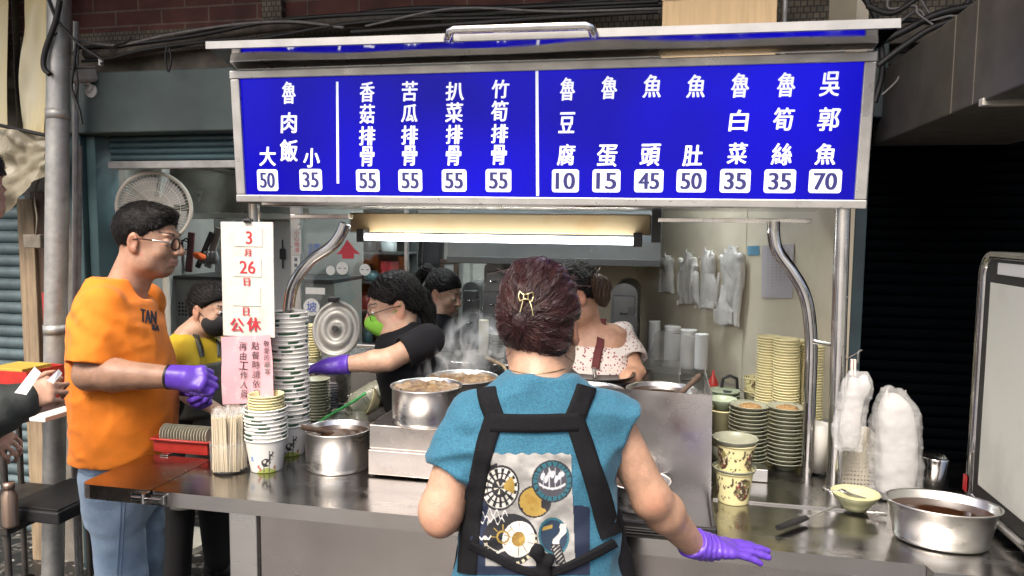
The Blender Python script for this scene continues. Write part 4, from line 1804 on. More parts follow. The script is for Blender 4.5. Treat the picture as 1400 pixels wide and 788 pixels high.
sv = thing("serving_fork", "black handled steel server lying on the counter before the small bowl", "utensil", atZ(1090, 715, TOP))
a, b, e = atZ(1064, 722, TOP + .014), atZ(1102, 708, TOP + .014), atZ(1142, 692, TOP + .03)
mb = MB()
mb.tube([a, a.lerp(b, .5), b], [.0095, .011, .009], 12, flat=.65)
obj("handle", mb, BLACK, sv)
mb = MB()
mb.tube([b + (b - a) * .01, b.lerp(e, .6), e], [.004, .0035, .006], 10, flat=.5)
obj("shaft", mb, CHROME, sv)
a, b = atZ(1185, 700, TOP + .012), atZ(1212, 703, TOP + .012)
mb = MB()
mb.tube([a, a.lerp(b, .4)], .004, 8)
mb.tube([a.lerp(b, .42), b], .007, 8)
single("paring_knife", mb, STEEL, "short dark handled knife right of the pale green bowl", "knife", base=a)

pf = atZ(1284, 757, TOP)
pd = depth(pf)
ro = 135 * (pd + .1) / 2000
cen = pf + hdir(1284, 755) * (ro * .66)
h = ztop(1284, 690, cen) - TOP
t, c, r, h = pot("oval_basin", "oval steel basin filled with dark brown broth on the side table", 0, 0, 0, 0, .78, BROTH, c=Vector((cen.x, cen.y, TOP + .001)), r=ro * .86, h=h * 1.1, sx=1.0, sy=.70, flare=1.16, rot=R(-8), cat="basin")

# bag bundle
BAGS = mat("bundled_bags", (.52, .51, .50), .35, 0, alpha=.92, bump=.25, bscale=60, var=.1, vscale=20)
c, r = seat(1224, 690, 64)
S = SDF((c.x - .1, c.y - .1, TOP), (c.x + .1, c.y + .1, TOP + .36), .004)
zt = ztop(1205, 530, c)
hb = zt - TOP
TT = Matrix.Translation((c.x, c.y, TOP))
S.loft([(.003, .0, 0, r * 1.0, r * .62), (hb * .3, -.002, 0, r * 1.0, r * .66), (hb * .7, -.010, 0, r * .95, r * .62), (hb * .86, -.016, 0, r * .78, r * .5), (hb * .94, -.022, 0, r * .55, r * .33), (hb, -.030, 0, r * .34, r * .10)], TT, .01)
#S.ell((c.x + .018, c.y, TOP + hb * .90), (.03, .012, .02), k=.01)
S.ell((c.x - .035, c.y - .01, TOP + hb * .97), (.018, .010, .022), k=.01)
S.noise(.003, 11, 3, (1, 1, .5))
S.noise(.0015, 46, 4, (1, 1, .8))
S.fold(lambda P: -.0012 * ridge(P, 20, 5, (1, 1, .25)) - .0006 * ridge(P, 40, 6, (1, 1, 1.5)))
FILM = mat("clear_film", (.80, .80, .80), .12, 0, alpha=.30, bump=.55, bscale=34, spec=.7)


def film_and_core(t, S_, core_m, grow, seed):
    """clear crinkled film round a smaller packed core"""
    A = S_.F.copy()
    S_.F = A + grow
    S_.noise(.003, 30, seed, (1, 1, .3))
    S_.fold(lambda P: .0035 * ridge(P, 30, seed + 1, (1, 1, .12)))
    obj("packed_bags", S_.to_mb(1), core_m, t)
    S_.F = A
    S_.fold(lambda P: -.0030 * ridge(P, 17, seed + 2, (1, 1, .4)) - .002 * ridge(P, 34, seed + 3, (1, 1, 1.4)))
    obj("film", S_.to_mb(1), FILM, t)


film_and_core(thing("bag_bundle", "tall bundle of white plastic bags standing on the side table", "bags", (c.x, c.y, TOP)), S, BAGS, .009, 61)
# tissue / bag pack hanging on the post with a clothes peg
px_, py_ = 1166, 500
hp = atY(1166, 506, POST_R.y - .05)
S = SDF((hp.x - .09, hp.y - .06, hp.z - .3), (hp.x + .1, hp.y + .06, hp.z + .05), .0035)
bz = atY(1168, 618, hp.y).z
TT = Matrix.Translation((hp.x, hp.y, bz))
hh = hp.z - bz
S.loft([(.0, -.002, 0, .038, .020), (hh * .3, .002, 0, .042, .026), (hh * .72, .008, 0, .040, .024), (hh * .88, .002, 0, .030, .016), (hh * 1.0, 0, 0, .010, .008)], TT, .01)
S.ell((hp.x + .026, hp.y - .01, hp.z - .045), (.026, .02, .045), k=.012)
S.noise(.005, 22, 9, (1, 1, .35))
S.fold(lambda P: .004 * ridge(P, 24, 15, (1, 1, .10)) - .0018 * ridge(P, 60, 16, (1, 1, .2)))
film_and_core(thing("plastic_bag", "white carrier bags hanging from the right post by a pale peg", "bags", hp), S, BAGS, .006, 71)
mb = MB()
for s in (-1, 1):
    mb.box((hp.x + s * .004 - .003, hp.y - .006, hp.z - .015), (hp.x + s * .004 + .003, hp.y + .006, hp.z + .03), .001)
single("clothes_peg", mb, mat("pink_peg", (.72, .58, .55), .5), "pale pink peg clipping the hanging bags at the right post", "peg", base=hp)
# hook ring on the post
mb = MB()
mb.tube(bez([POST_R + Vector((.015, .0, hp.z - TOP + .02)), POST_R + Vector((.05, -.02, hp.z - TOP + .05)), hp + Vector((.012, 0, .05)), hp + Vector((.012, 0, .02))], 6), .002, 6)
single("wire_hook", mb, CABLEG, "thin wire hook holding the hanging bags on the right post", "hook", base=hp)
# perforated basket
pb0, pb1 = atZ(1148, 663, TOP), atZ(1200, 668, TOP)
yb0 = POST_R.y + .045
a, b = atY(1146, 600, yb0), atY(1206, 602, yb0)
zt = a.z
bk = thing("perforated_basket", "cream perforated plastic basket behind the right post", "basket", (a.x, yb0, TOP))
nx_, nz_ = 13, 11
mb = MB()
W_ = b.x - a.x
H_ = zt - TOP - .006
z0 = TOP + .006
bw_, bh_ = W_ / nx_, H_ / nz_
for i in range(nx_ + 1):
    x = a.x + i * bw_
    mb.box((x - bw_ * .27, yb0, z0), (x + bw_ * .27, yb0 + .003, zt))
for j in range(nz_ + 1):
    z = z0 + j * bh_
    mb.box((a.x, yb0 + .0005, z - bh_ * .29), (b.x, yb0 + .0036, z + bh_ * .29))
for x in (a.x - .003, b.x):
    mb.box((x, yb0 + .004, z0), (x + .003, yb0 + .16, zt))
mb.box((a.x, yb0 + .16, z0), (b.x, yb0 + .163, zt))
mb.box((a.x, yb0 + .005, z0), (b.x, yb0 + .159, z0 + .003))
obj("basket_body", mb, mat("cream_plastic", (.60, .56, .47), .5, 0, var=.1, vscale=15), bk)
c, r = seat(1122, 690 - 50, 40)
mb = MB(); mb.lathe([(.0005, 0), (.03, 0), (.036, .15), (.034, .15), (.028, .004), (.0005, .004)], (a.x - .035, yb0 + .12, TOP + .006), 32)
single("white_tub", mb, WHITEP, "white plastic tub between the curved brace and right post", "tub", base=(a.x, yb0, TOP))
# shiny canister
c, r = seat(1303, 690, 34)
c = c + VF * .10
r *= 1.1
zt = ztop(1303, 624, c)
mb = MB(); mb.lathe([(.0005, 0), (r, 0), (r, zt - TOP - .006), (r * 1.02, zt - TOP), (r * .9, zt - TOP + .002), (r * .88, zt - TOP - .01), (.0005, zt - TOP - .012)], (c.x, c.y, TOP + .001), 40)
single("steel_canister", mb, CHROME, "shiny steel canister at the back beside the whiteboard frame", "canister", base=c)

# glazed board on the right: tube frame with pale panel, plane running towards the viewer
XB = .83
pB0, pB1 = atX(1327, 690, XB), atX(1343, 350, XB)
yB = pB0.y
zB1, zB0 = atX(1362, 347, XB).z, TOP + .012
wbd = thing("white_board", "pale panel in a rounded steel tube frame at the right edge", "board", (XB, yB - .4, TOP))
yfarB, ynear = yB, yB - 1.0
mb = MB()
rr_ = .06
pts = [(XB, yfarB, zB0), (XB, yfarB, zB1 - rr_)]
for k in range(1, 6):
    a = R(90 * k / 6)
    pts.append((XB, yfarB - rr_ + rr_ * math.cos(a), zB1 - rr_ + rr_ * math.sin(a)))
pts += [(XB, yfarB - rr_, zB1), (XB, ynear, zB1)]
mb.tube(pts, .016, 16)
mb.tube([(XB, yfarB - .0, zB0 + .015), (XB, ynear, zB0 + .015)], .016, 16)
obj("tube_frame", mb, CHROME, wbd)
mb = MB()
mb.box((XB - .004, ynear, zB0 + .03), (XB + .012, yfarB - .012, zB1 - .015), .002)
obj("backing", mb, mat("board_dark_edge", (.03, .03, .03), .4), wbd)
mb = MB()
mb.box((XB - .0075, ynear, zB0 + .07), (XB - .0045, yfarB - .055, zB1 - .075), .001)
obj("panel", mb, mat("board_panel", (.74, .75, .67), .35, 0, var=.28, vscale=3.5, detail=9, lo=.5, hi=.8), wbd)
mb = MB()
mb.box((XB - .007, yfarB - .30, zB1 - .052), (XB - .0045, yfarB - .09, zB1 - .022), .003)
obj("label_strip", mb, mat("label_white", (.78, .78, .76), .5), wbd)
mb = MB()
p = atX(1331, 664, XB - .018)
mb.box((XB - .0185, yfarB - .012, p.z - .035), (XB - .0165, yfarB + .012, p.z + .01), .001)
obj("red_tape", mb, mat("red_tape", (.45, .02, .02), .5), wbd)

# ------------------------------------------------------------------ calendar board and notice on the left post
YCAL = POST_L.y - .035
RED = mat("red_ink", (.50, .03, .045), .6)
INK = mat("black_ink", (.04, .02, .025), .6)
cal0, cal1 = atY(305, 459, YCAL), atY(373, 304, YCAL)
cal = thing("holiday_board", "white laminated board with red dates of the closing days on the left post", "notice", (POST_L.x, YCAL, cal1.z))
mb = MB()
mb.box((cal0.x, YCAL, cal0.z), (cal1.x, YCAL + .004, cal1.z), .001)
obj("board", mb, mat("aged_white_sheet", (.66, .63, .56), .35, 0, var=.3, vscale=16, bump=.25, bscale=30, lo=.5, hi=.85), cal)
mb = MB()
for (x0, y0, x1, y1) in ((320, 312, 358, 337), (319, 353, 357, 378), (318, 393, 356, 418)):
    a, b = atY(x0, y1, YCAL - .002), atY(x1, y0, YCAL - .002)
    mb.box((a.x, YCAL - .0022, a.z), (b.x, YCAL - .0002, b.z), .0006)
obj("date_pocket", mb, mat("clear_pocket", (.72, .69, .60), .2, 0, var=.1, vscale=40), cal)
mb = MB()
s = depth(cal0) / 1000
X3, Z3 = Vector((1, 0, 0)), Vector((0, 0, 1))
for ch, px, py, h in (("3", 340, 325, 17), ("月", 338, 345.5, 10), ("26", 338, 365.5, 17), ("日", 337, 385.5, 11), ("日", 336, 426, 11)):
    put_text(mb, ch, atY(px, py, YCAL - .003), X3, Z3, h * s, None, off=.0006)
    put_text(mb, ch, atY(px + .7, py, YCAL - .003), X3, Z3, h * s, None, off=.0009)
obj("red_lettering", mb, RED, cal, recalc=False)
mb = MB()
for ch, px, py, h in (("公", 324, 444.5, 19), ("休", 347, 443.5, 19)):
    for q in (-.7, 0, .7):
        put_text(mb, ch, atY(px + q, py, YCAL - .003), X3, Z3, h * s, None, off=.0006 + .0002 * (q + 1))
obj("red_lettering", mb, RED, cal, recalc=False)
mb = MB()
mb.tube([(POST_L.x - .01, YCAL - .004, cal1.z + .004), (POST_L.x + .012, YCAL - .004, cal1.z + .004)], .007, 8)
mb.tube([(POST_L.x, YCAL - .004, cal1.z + .004), (POST_L.x, YCAL + .02, cal1.z + .01)], .003, 8)
obj("clip", mb, BLACK, cal)
yp = YCAL - .006
pn = thing("pink_notice", "pink paper notice with handwritten black columns below the white board", "notice", atY(338, 505, yp))
mb = MB()
nn = 10
V, F = [], []
for j in range(nn + 1):
    for i in range(nn + 1):
        u, v_ = i / nn, j / nn
        px = (302 + 68 * u) * (1 - v_) + (305 + 72 * u) * v_
        py = (461 - 3 * u) * (1 - v_) + (553 - 4 * u) * v_
        p = atY(px, py, yp)
        p.y += .0025 * math.sin(u * 5 + v_ * 7) - .004 * v_ * (1 + u)
        V.append(p[:])
for j in range(nn):
    for i in range(nn):
        a = j * (nn + 1) + i
        F.append((a, a + 1, a + nn + 2, a + nn + 1))
mb.add(V, F, 0, True)
mb.add([(x, y + .0008, z) for x, y, z in V], F, 0, True)
obj("sheet", mb, mat("pink_paper", (.66, .36, .40), .6, 0, var=.28, vscale=22, color2=(.66, .50, .50), lo=.55, hi=.7), pn, recalc=False)
mb = MB()
for px, y0, pitch, h, txt in ((364, 470, 9.5, 8, "敬愛的顧客"), (349, 473, 13, 11, "點餐時請依序"), (332, 474, 13, 11, "再由工作人員帶")):
    for i, ch in enumerate(txt):
        py = y0 + i * pitch
        if py > 549:
            break
        v_ = (py - 461) / 92
        put_text(mb, ch, atY(px + i * .4, py, yp - .006 * v_ * 1 - .004), X3, Z3, h * s, None, off=.0003, slant=.1)
obj("handwriting", mb, INK, pn, recalc=False)

# ------------------------------------------------------------------ left side of the street front
YP = 2.62
a, b = atY(81, 0, YP), atY(74, 650, YP)
mb = MB()
d_ = (a - b).normalized()
mb.tube([b - d_ * ((b.z) / d_.z), b, a, a + d_ * .7], .044, 24)
for z in (1.15, 2.05):
    q = b + d_ * ((z - b.z) / d_.z)
    mb.lathe([(.0445, -.02), (.047, -.02), (.047, .02), (.0445, .02)], q, 24)
single("drain_pipe", mb, GALV, "thick galvanised steel pipe standing left of the shop opening", "pipe", base=(b.x, YP, 0))
for i, (x0, x1, y0, y1, r, m_) in enumerate(((104, 101, 30, 640, .012, GALV), (110, 106, 200, 640, .008, CABLEG))):
    mb = MB()
    p, q = atY(x0, y0, 2.72), atY(x1, y1, 2.72)
    mb.tube([(q.x, 2.72, 0), q, p], r, 10)
    single("conduit", mb, m_, ["thin metal conduit running up beside the thick pipe", "slim grey conduit against the teal door jamb"][i], "conduit", base=q)
# black cables round the pipe
for i, (pth, r) in enumerate((([(82, 0), (76, 30), (62, 70), (60, 92), (68, 102)], .011), ([(64, -5), (80, 30), (110, 62), (140, 82), (138, 88)], .006), ([(78, 45), (66, 60), (58, 90), (64, 100)], .003),
                               ([(104, 60), (101, 90), (98, 120), (108, 150), (112, 170)], .006), ([(100, 70), (106, 110), (104, 140), (110, 160)], .004))):
    mb = MB()
    mb.tube(bez([atY(x, y, YP - .06 + .01 * i) for x, y in pth], 6), r, 8)
    single("black_cable", mb, CABLE, ["thick black cable coming down along the galvanised pipe", "black cable sagging from the pipe to a white tag", "thin black wire loop left of the pipe", "black cable dropping behind the security camera", "thinner black cable beside the security camera"][i], "cable", base=atY(*pth[0], YP))
mb = MB()
p = atY(139, 84, YP)
mb.box((p.x - .008, p.y - .01, p.z - .018), (p.x + .008, p.y + .002, p.z + .012), .002)
single("cable_tag", mb, WHITEP, "small white cable tag hanging under the sagging black cable", "tag", base=p)
# security camera
yc_ = 2.7
p = atY(107, 104, yc_)
sc_ = thing("security_camera", "grey bullet security camera on a bracket above the shop opening", "camera", p)
Mx = Matrix.Translation(p) @ Matrix.Rotation(R(-14), 4, 'Z') @ Matrix.Rotation(R(12), 4, 'X')
mb = MB()
mb.box((-.036, -.06, -.028), (.036, .07, .030), .012, M=Mx)
mb.box((-.040, -.075, .030), (.040, .06, .036), .002, M=Mx)
obj("camera_body", mb, mat("camera_grey", (.42, .40, .37), .45, 0, var=.3, vscale=20), sc_)
mb = MB()
mb.tube([Mx @ Vector((0, -.061, 0)), Mx @ Vector((0, -.067, 0))], .017, 16)
obj("lens", mb, mat("lens_black", (.005, .005, .006), .08), sc_)
mb = MB()
for k in range(8):
    a = k * PI / 4
    q = Mx @ Vector((.022 * math.cos(a), -.0605, .020 * math.sin(a)))
    mb.tube([q, q + Vector((0, -.003, 0))], .004, 8)
obj("led_ring", mb, mat("led_lens", (.3, .3, .3), .2), sc_)
mb = MB()
q = atY(126, 125, YF - .09)
mb.tube([Mx @ Vector((.0, .03, -.028)), Mx @ Vector((.012, .04, -.045)), q + Vector((0, -.02, 0)), q], .008, 10)
mb.tube([q + Vector((0, -.008, 0)), q + Vector((0, -.001, 0))], .028, 20)
obj("bracket", mb, WHITEP, sc_)

# translucent yellow sheets, dark upright, tarp
YELL = mat("yellow_translucent_sheet", (.84, .64, .22), .45, 0, var=.35, vscale=2.5, stretch=(1, 1, .4), color2=(.78, .72, .50))
def wavy_sheet(q, y, nx, nz, amp, fx, fz, seed, thick=.002):
    mb_ = MB()
    V, F = [], []
    for j in range(nz + 1):
        for i in range(nx + 1):
            u, v_ = i / nx, j / nz
            px = (q[0][0] * (1 - u) + q[1][0] * u) * (1 - v_) + (q[3][0] * (1 - u) + q[2][0] * u) * v_
            py = (q[0][1] * (1 - u) + q[1][1] * u) * (1 - v_) + (q[3][1] * (1 - u) + q[2][1] * u) * v_
            p = atY(px, py, y)
            n_ = float(vnoise([np.array([u * fx]), np.array([v_ * fz]), np.array([.5])], 1, seed)[0]) + .5 * float(vnoise([np.array([u * fx * 2.3]), np.array([v_ * fz * 2.3]), np.array([2.5])], 1, seed + 1)[0])
            p.y += amp * n_
            V.append(p[:])
    for j in range(nz):
        for i in range(nx):
            a = j * (nx + 1) + i
            F.append((a, a + 1, a + nx + 2, a + nx + 1))
    n = len(V)
    W = [(x, y_ + thick, z) for x, y_, z in V]
    mb_.add(V + W, F + [tuple(k + n for k in f[::-1]) for f in F], 0, True)
    return mb_


mb = wavy_sheet([(-40, -60), (12, -60), (10, 178), (-40, 176)], 2.78, 8, 12, .01, 2, 3, 5)
single("yellow_sheet", mb, YELL, "narrow pale yellow sheet at the far left edge", "sheet", base=(atY(0, 0, 2.78)))
mb = wavy_sheet([(32, -60), (74, -60), (64, 185), (30, 180)], 2.76, 12, 20, .03, 3, 3, 8)
single("yellow_sheet", mb, YELL, "wrinkled yellow translucent sheet beside the galvanised pipe", "sheet", base=(atY(50, 0, 2.76)))
mb = MB()
a, b = atY(14, -60, 2.74), atY(30, 185, 2.74)
mb.box((a.x, 2.735, b.z), (b.x - .02, 2.77, a.z), .003)
single("dark_upright", mb, mat("dark_upright", (.03, .025, .02), .6, 0, var=.4, vscale=9), "dark vertical bar between the two yellow sheets", "post", base=a)
mb = wavy_sheet([(-40, 172), (70, 183), (62, 238), (-40, 318)], 2.66, 26, 18, .06, 5, 4, 12)
single("crumpled_tarp", mb, mat("tarp_plastic", (.42, .38, .27), .35, 0, var=.4, vscale=9, bump=.3, bscale=22, color2=(.30, .27, .19)), "crumpled dirty translucent tarp hanging under the yellow sheets", "tarp", base=atY(20, 200, 2.66))
mb = MB()
mb.tube(bez([atY(-40, 163, 2.64), atY(20, 176, 2.64), atY(66, 186, 2.64)], 4), .008, 8)
single("black_cable", mb, CABLE, "thick black cable along the top of the crumpled tarp", "cable", base=atY(0, 170, 2.64))
# corrugated shutter and wooden posts
mb = MB()
xa, xb = atY(-60, 400, 3.1).x, atY(66, 400, 3.1).x
for i in range(34):
    z = .03 + i * .06
    mb.tube([(xa, 3.1, z), (xb, 3.1, z)], .032, 10)
single("corrugated_shutter", mb, mat("blue_grey_shutter", (.13, .185, .20), .45, .1, var=.4, vscale=8, bump=.1, bscale=20), "blue grey corrugated shutter behind the wooden posts at far left", "shutter", base=(xa, 3.1, 0))
for i, (x0, x1, y0, yy, m_) in enumerate(((28, 44, 272, 2.82, WOOD), (46, 60, 262, 2.84, WOODD))):
    mb = MB()
    a, b = atY(x0, 400, yy), atY(x1, y0, yy)
    mb.box((a.x, yy, 0), (b.x, yy + .05, b.z), .004)
    single("wooden_post", mb, m_, ["pale raw wooden post at the left in front of the shutter", "dark brown wooden post beside the pale one"][i], "post", base=(a.x, yy, 0))
mb = MB()
p = atY(47, 330, 2.76)
mb.box((p.x - .04, 2.74, p.z - .03), (p.x + .05, 2.79, p.z + .03), .004)
mb.tube(bez([p + Vector((.03, -.02, .03)), p + Vector((.05, -.03, .10)), p + Vector((.042, -.03, .2)), p + Vector((.05, 0, .3))], 5), .004, 6)
single("junction_box", mb, mat("dusty_box", (.25, .22, .17), .6, 0, var=.4, vscale=14), "small dusty junction box on the wooden posts", "electrical box", base=p)
mb = MB()
a, b = atY(61, 480, 2.70), atY(56, 400, 2.70)
mb.tube([(a.x + .02, 2.7, .4), (a.x + .02, 2.70, a.z), (b.x + .02, 2.7, b.z)], .012, 8)
single("red_pole", mb, mat("red_pole", (.38, .03, .03), .5), "thin red pole between wooden post and pipe", "pole", base=a)
# backing wall so that nothing shows through at far left
mb = MB()
mb.box((-6, 3.3, 0), (XL - .3, 3.4, 2.6))
obj("neighbour_wall", mb, CONC, bld)

# side cart with red tray, papers, black crate, bottle
zt1 = atY(70, 562, 2.35).z
cx0, cx1 = atY(-70, 600, 2.25).x, atY(97, 580, 2.45).x
cart = thing("side_cart", "dark steel side cart with two shelves at the left edge", "cart", (cx1, 2.35, 0))
mb = MB(); mb.box((cx0, 2.14, zt1 - .02), (cx1, 2.56, zt1), .004)
obj("top_shelf", mb, mat("dark_cart", (.10, .09, .08), .4, .5, var=.4, vscale=9), cart)
zt2 = atY(60, 700, 2.3).z
mb = MB(); mb.box((cx0, 2.14, zt2 - .03), (cx1, 2.56, zt2), .004)
obj("lower_shelf", mb, MATS["dark_cart"], cart)
for x in (cx0 + .02, cx1 - .02):
    for y in (2.16, 2.54):
        mb = MB(); mb.tube([(x, y, .09), (x, y, zt1 - .021)], .012, 10)
        obj("leg", mb, MATS["dark_cart"], cart)
        mb = MB()
        mb.tube([(x - .012, y, .045), (x + .012, y, .045)], .044, 20)
        obj("caster", mb, RUBBER, cart)
p = atY(25, 560, 2.42)
mb = MB()
x0, x1 = atY(2, 560, 2.42).x, atY(62, 560, 2.42).x
zr = atY(40, 503, 2.42).z
for lo_, hi_ in (((x0, 2.34, zt1 + .001), (x1, 2.52, zt1 + .006)), ((x0, 2.34, zt1 + .0065), (x1, 2.345, zr)), ((x0, 2.515, zt1 + .0065), (x1, 2.52, zr)), ((x0, 2.3455, zt1 + .0065), (x0 + .005, 2.5145, zr)), ((x1 - .005, 2.3455, zt1 + .0065), (x1, 2.5145, zr))):
    mb.box(lo_, hi_, .001)
single("red_crate", mb, MATS["red_plastic"], "red plastic crate on the side cart at the left edge", "crate", base=(x0, 2.4, zt1))
mb = MB()
mb.box((x0 + .01, 2.36, zr - .012), (x1 - .04, 2.5, zr + .006), .002)
single("yellow_folder", mb, mat("mustard_card", (.50, .36, .06), .6), "mustard folder lying on top of the red crate", "folder", base=(x0, 2.4, zr))
mb = MB()
q = atY(86, 575, 2.3)
mb.box((q.x - .05, 2.2, zt1 + .001), (q.x + .02, 2.36, zt1 + .02), .003)
single("paper_pad", mb, mat("paper_white", (.72, .71, .68), .7), "white paper pad on the right corner of the side cart", "paper", base=q)
mb = MB()
x0, x1 = atY(18, 690, 2.25).x, atY(94, 690, 2.25).x
zb1 = zt2 + .05
mb.box((x0, 2.2, zt2 + .001), (x1, 2.52, zb1), .008)
mb.box((x0 + .01, 2.21, zb1 + .0005), (x1 - .01, 2.51, zb1 + .006), .003)
single("black_case", mb, BLACK, "flat black case on the lower shelf of the side cart", "case", base=(x0, 2.3, zt2))
c = atY(15, 722, 2.16); c.z = zt2
hh = atY(15, 660, 2.16).z - zt2
mb = MB(); mb.lathe([(.0005, 0), (.026, 0), (.027, .01), (.027, hh * .7), (.016, hh * .82), (.015, hh * .86), (.019, hh * .86), (.019, hh), (.0005, hh)], c, 28)
single("water_bottle", mb, mat("bronze_bottle", (.30, .22, .17), .3, .7), "bronze metal bottle on the lower shelf at left edge", "bottle", base=c)

# ------------------------------------------------------------------ cables on the facade
def cable(pth, y, r, label, m_=CABLE, n=8, name="facade_cable"):
    mb_ = MB()
    yy = y if hasattr(y, '__len__') else [y] * len(pth)
    mb_.tube(bez([atY(a_, b_, y_) for (a_, b_), y_ in zip(pth, yy)], 7), r, n)
    single(name, mb_, m_, label, "cable", base=atY(*pth[0], yy[0]))


yk = YF - .07
cable([(118, 74), (170, 72), (250, 56), (330, 42), (420, 32), (600, 24)], yk - .02, .024, "thickest dusty pipe like cable along the ledge under the bricks", mat("dusty_cable", (.09, .075, .06), .8, 0, var=.6, vscale=20, bump=.3, bscale=50), 12)
cable([(100, 55), (160, 62), (230, 48), (320, 34), (400, 30), (470, 38)], yk - .05, .006, "grey cable looping above the dusty thick cable", CABLEG)
cable([(112, 84), (150, 80), (200, 68), (300, 55), (360, 52), (500, 30), (700, 24)], yk - .05, .007, "black cable just above the grey green housing")
cable([(100, 66), (180, 60), (260, 50), (400, 26), (620, 14), (900, 2)], yk - .045, .008, "black cable rising from the pipe to the upper right")
cable([(320, 40), (440, 26), (640, 20), (900, 6), (1010, -4)], yk - .03, .014, "stout black cable over the awning left half")
cable([(480, 44), (640, 32), (780, 22), (900, 16)], yk - .06, .009, "black cable close above the pull handle")
cable([(470, 22), (560, 12), (700, 10), (840, 0)], yk - .02, .010, "upper black cable over the pull handle", CABLE)
cable([(500, 36), (620, 12), (760, 16), (905, 12)], yk - .07, .005, "thin grey cable crossing above the pull handle", CABLEG)
cable([(228, 64), (226, 82), (230, 98), (234, 84), (232, 66)], yk - .08, .004, "small hanging loop of black wire over the grey green housing")
cable([(150, 70), (158, 62), (170, 58), (180, 52), (168, 60)], yk - .06, .004, "little knot of black wire on the ledge near the camera")
# right top tangle, near the duct
yk2 = 2.62
for i, (pth, r, m_, lab) in enumerate((
        ([(1178, -8), (1196, 22), (1204, 60), (1206, 100), (1196, 140)], .010, CABLE, "black cable dropping just right of the awning end"),
        ([(1206, 130), (1225, 112), (1236, 92), (1244, 72)], .0035, CABLEG, "pale thin wire curving up behind the sign's right edge"),
        ([(1214, -6), (1216, 12), (1250, 8), (1256, 20), (1290, 44)], .0035, CABLEG, "pale wire hooked over the dark tangle by the duct"),
        ([(1256, -5), (1270, 18), (1290, 40)], .004, CABLEG, "pale wire dropping straight to the duct top"),
        ([(1200, 60), (1240, 40), (1280, 20), (1330, 8)], .012, CABLE, "thick black cable running over the duct top"),
        ([(1200, 90), (1240, 60), (1280, 36), (1340, 20)], .010, CABLE, "black cable just under the thick one over the duct"),
        ([(1205, 40), (1240, 28), (1290, 30), (1330, -4)], .008, CABLE, "black cable looping above the duct's far end"),
        ([(1230, 30), (1255, 14), (1270, 28), (1300, 22), (1322, 26)], .004, CABLEG, "short pale wire curl beside the duct top edge"),
        ([(1185, 8), (1220, 18), (1262, -8)], .009, CABLE, "black cable crossing the top right corner of the awning"))):
    cable(pth, yk2 - .03 * (i % 3), r, lab, m_)
mb = MB()
a = atY(905, 40, 2.32); b = atY(1062, 0, 2.32)
mb.box((a.x, 2.30, sz1 + .016), (b.x, 2.62, sz1 + .36), .004)
mb.box((a.x - .002, 2.298, sz1 + .2), (b.x + .002, 2.622, sz1 + .24))
single("cardboard_box", mb, CARD, "brown cardboard box lying on the stall roof", "box", base=(a.x, 2.4, sz1))
mb = MB()
a = atY(1072, 20, 2.6)
mb.tube([(a.x, 2.6, sz1 + .02), (a.x, 2.6, 3.0)], .010, 10)
single("thin_pipe", mb, GALV, "thin vertical pipe right of the cardboard box", "pipe", base=a)

# ------------------------------------------------------------------ interior
# ceiling tube lights of the kitchen room; last one added to brighten cream wall
for i, (x, y) in enumerate(((-1.75, 4.0), (-.55, 4.5), (-1.2, 3.4), (-.05, 3.1))):
    tl = thing("tube_light", ["ceiling tube light over the fan corner of the room", "ceiling tube light over the rear of the kitchen", "ceiling tube light behind the shutter housing", "ceiling tube light over the rear stoves by the cream wall"][i], "tube light", (x, y, 2.5))
    mb = MB(); mb.box((x - .55, y - .03, 2.515), (x + .55, y + .03, 2.549), .004)
    obj("batten", mb, WHITEP, tl)
    mb = MB(); mb.tube([(x - .52, y, 2.498), (x + .52, y, 2.498)], .0135, 12)
    if i == 3:  # further tubes added to light the cream wall
        mb.tube([(x - .52, y + .06, 2.498), (x + .52, y + .06, 2.498)], .0135, 12)
        mb.tube([(x - .52, y - .06, 2.498), (x + .52, y - .06, 2.498)], .0135, 12)
    obj("tube", mb, mat("room_tube", (.9, .9, .9), .4, emit=(.90, .97, 1.0), estr=75), tl)

# wall behind the fan with panels
YW = 4.1
a, b = atY(132, 300, YW).x, atY(262, 300, YW).x
iw = thing("inner_partition", "grey beige inner partition behind the standing fan", "wall", (a, YW, 0))
mb = MB(); mb.box((a - .3, YW, 0), (b, YW + .06, 2.55), .003)
obj("partition_panel", mb, mat("dusty_panel", (.36, .33, .27), .6, 0, var=.3, vscale=4, bump=.05, bscale=10), iw)
mb = MB(); mb.box((b + .002, YW - .03, 0), (b + .05, YW + .06, 2.55), .003)
obj("aluminium_post", mb, ALU, iw)
mb = MB()
p, q = atY(165, 259, YW - .05), atY(186, 221, YW - .05)
mb.box((p.x, YW - .06, p.z), (q.x, YW - .001, q.z), .008)
mb.box((p.x + .02, YW - .066, p.z + .03), (q.x - .06, YW - .06, q.z - .03), .002)
single("switch_box", mb, WHITEP, "white electrical switch box on the partition above the fan", "electrical box", base=p)
mb = MB()
p, q = atY(148, 300, YW - .05), atY(163, 270, YW - .05)
mb.box((p.x, YW - .05, p.z), (q.x, YW - .001, q.z), .005)
mb.tube(bez([(p.x, YW - .03, q.z), (p.x - .03, YW - .03, q.z + .05), (p.x + .05, YW - .03, q.z + .12), (q.x + .02, YW - .03, q.z + .1)], 5), .008, 6)
single("meter_box", mb, mat("brown_box", (.08, .05, .035), .5), "small brown box with a bent cable left of the fan", "electrical box", base=p)

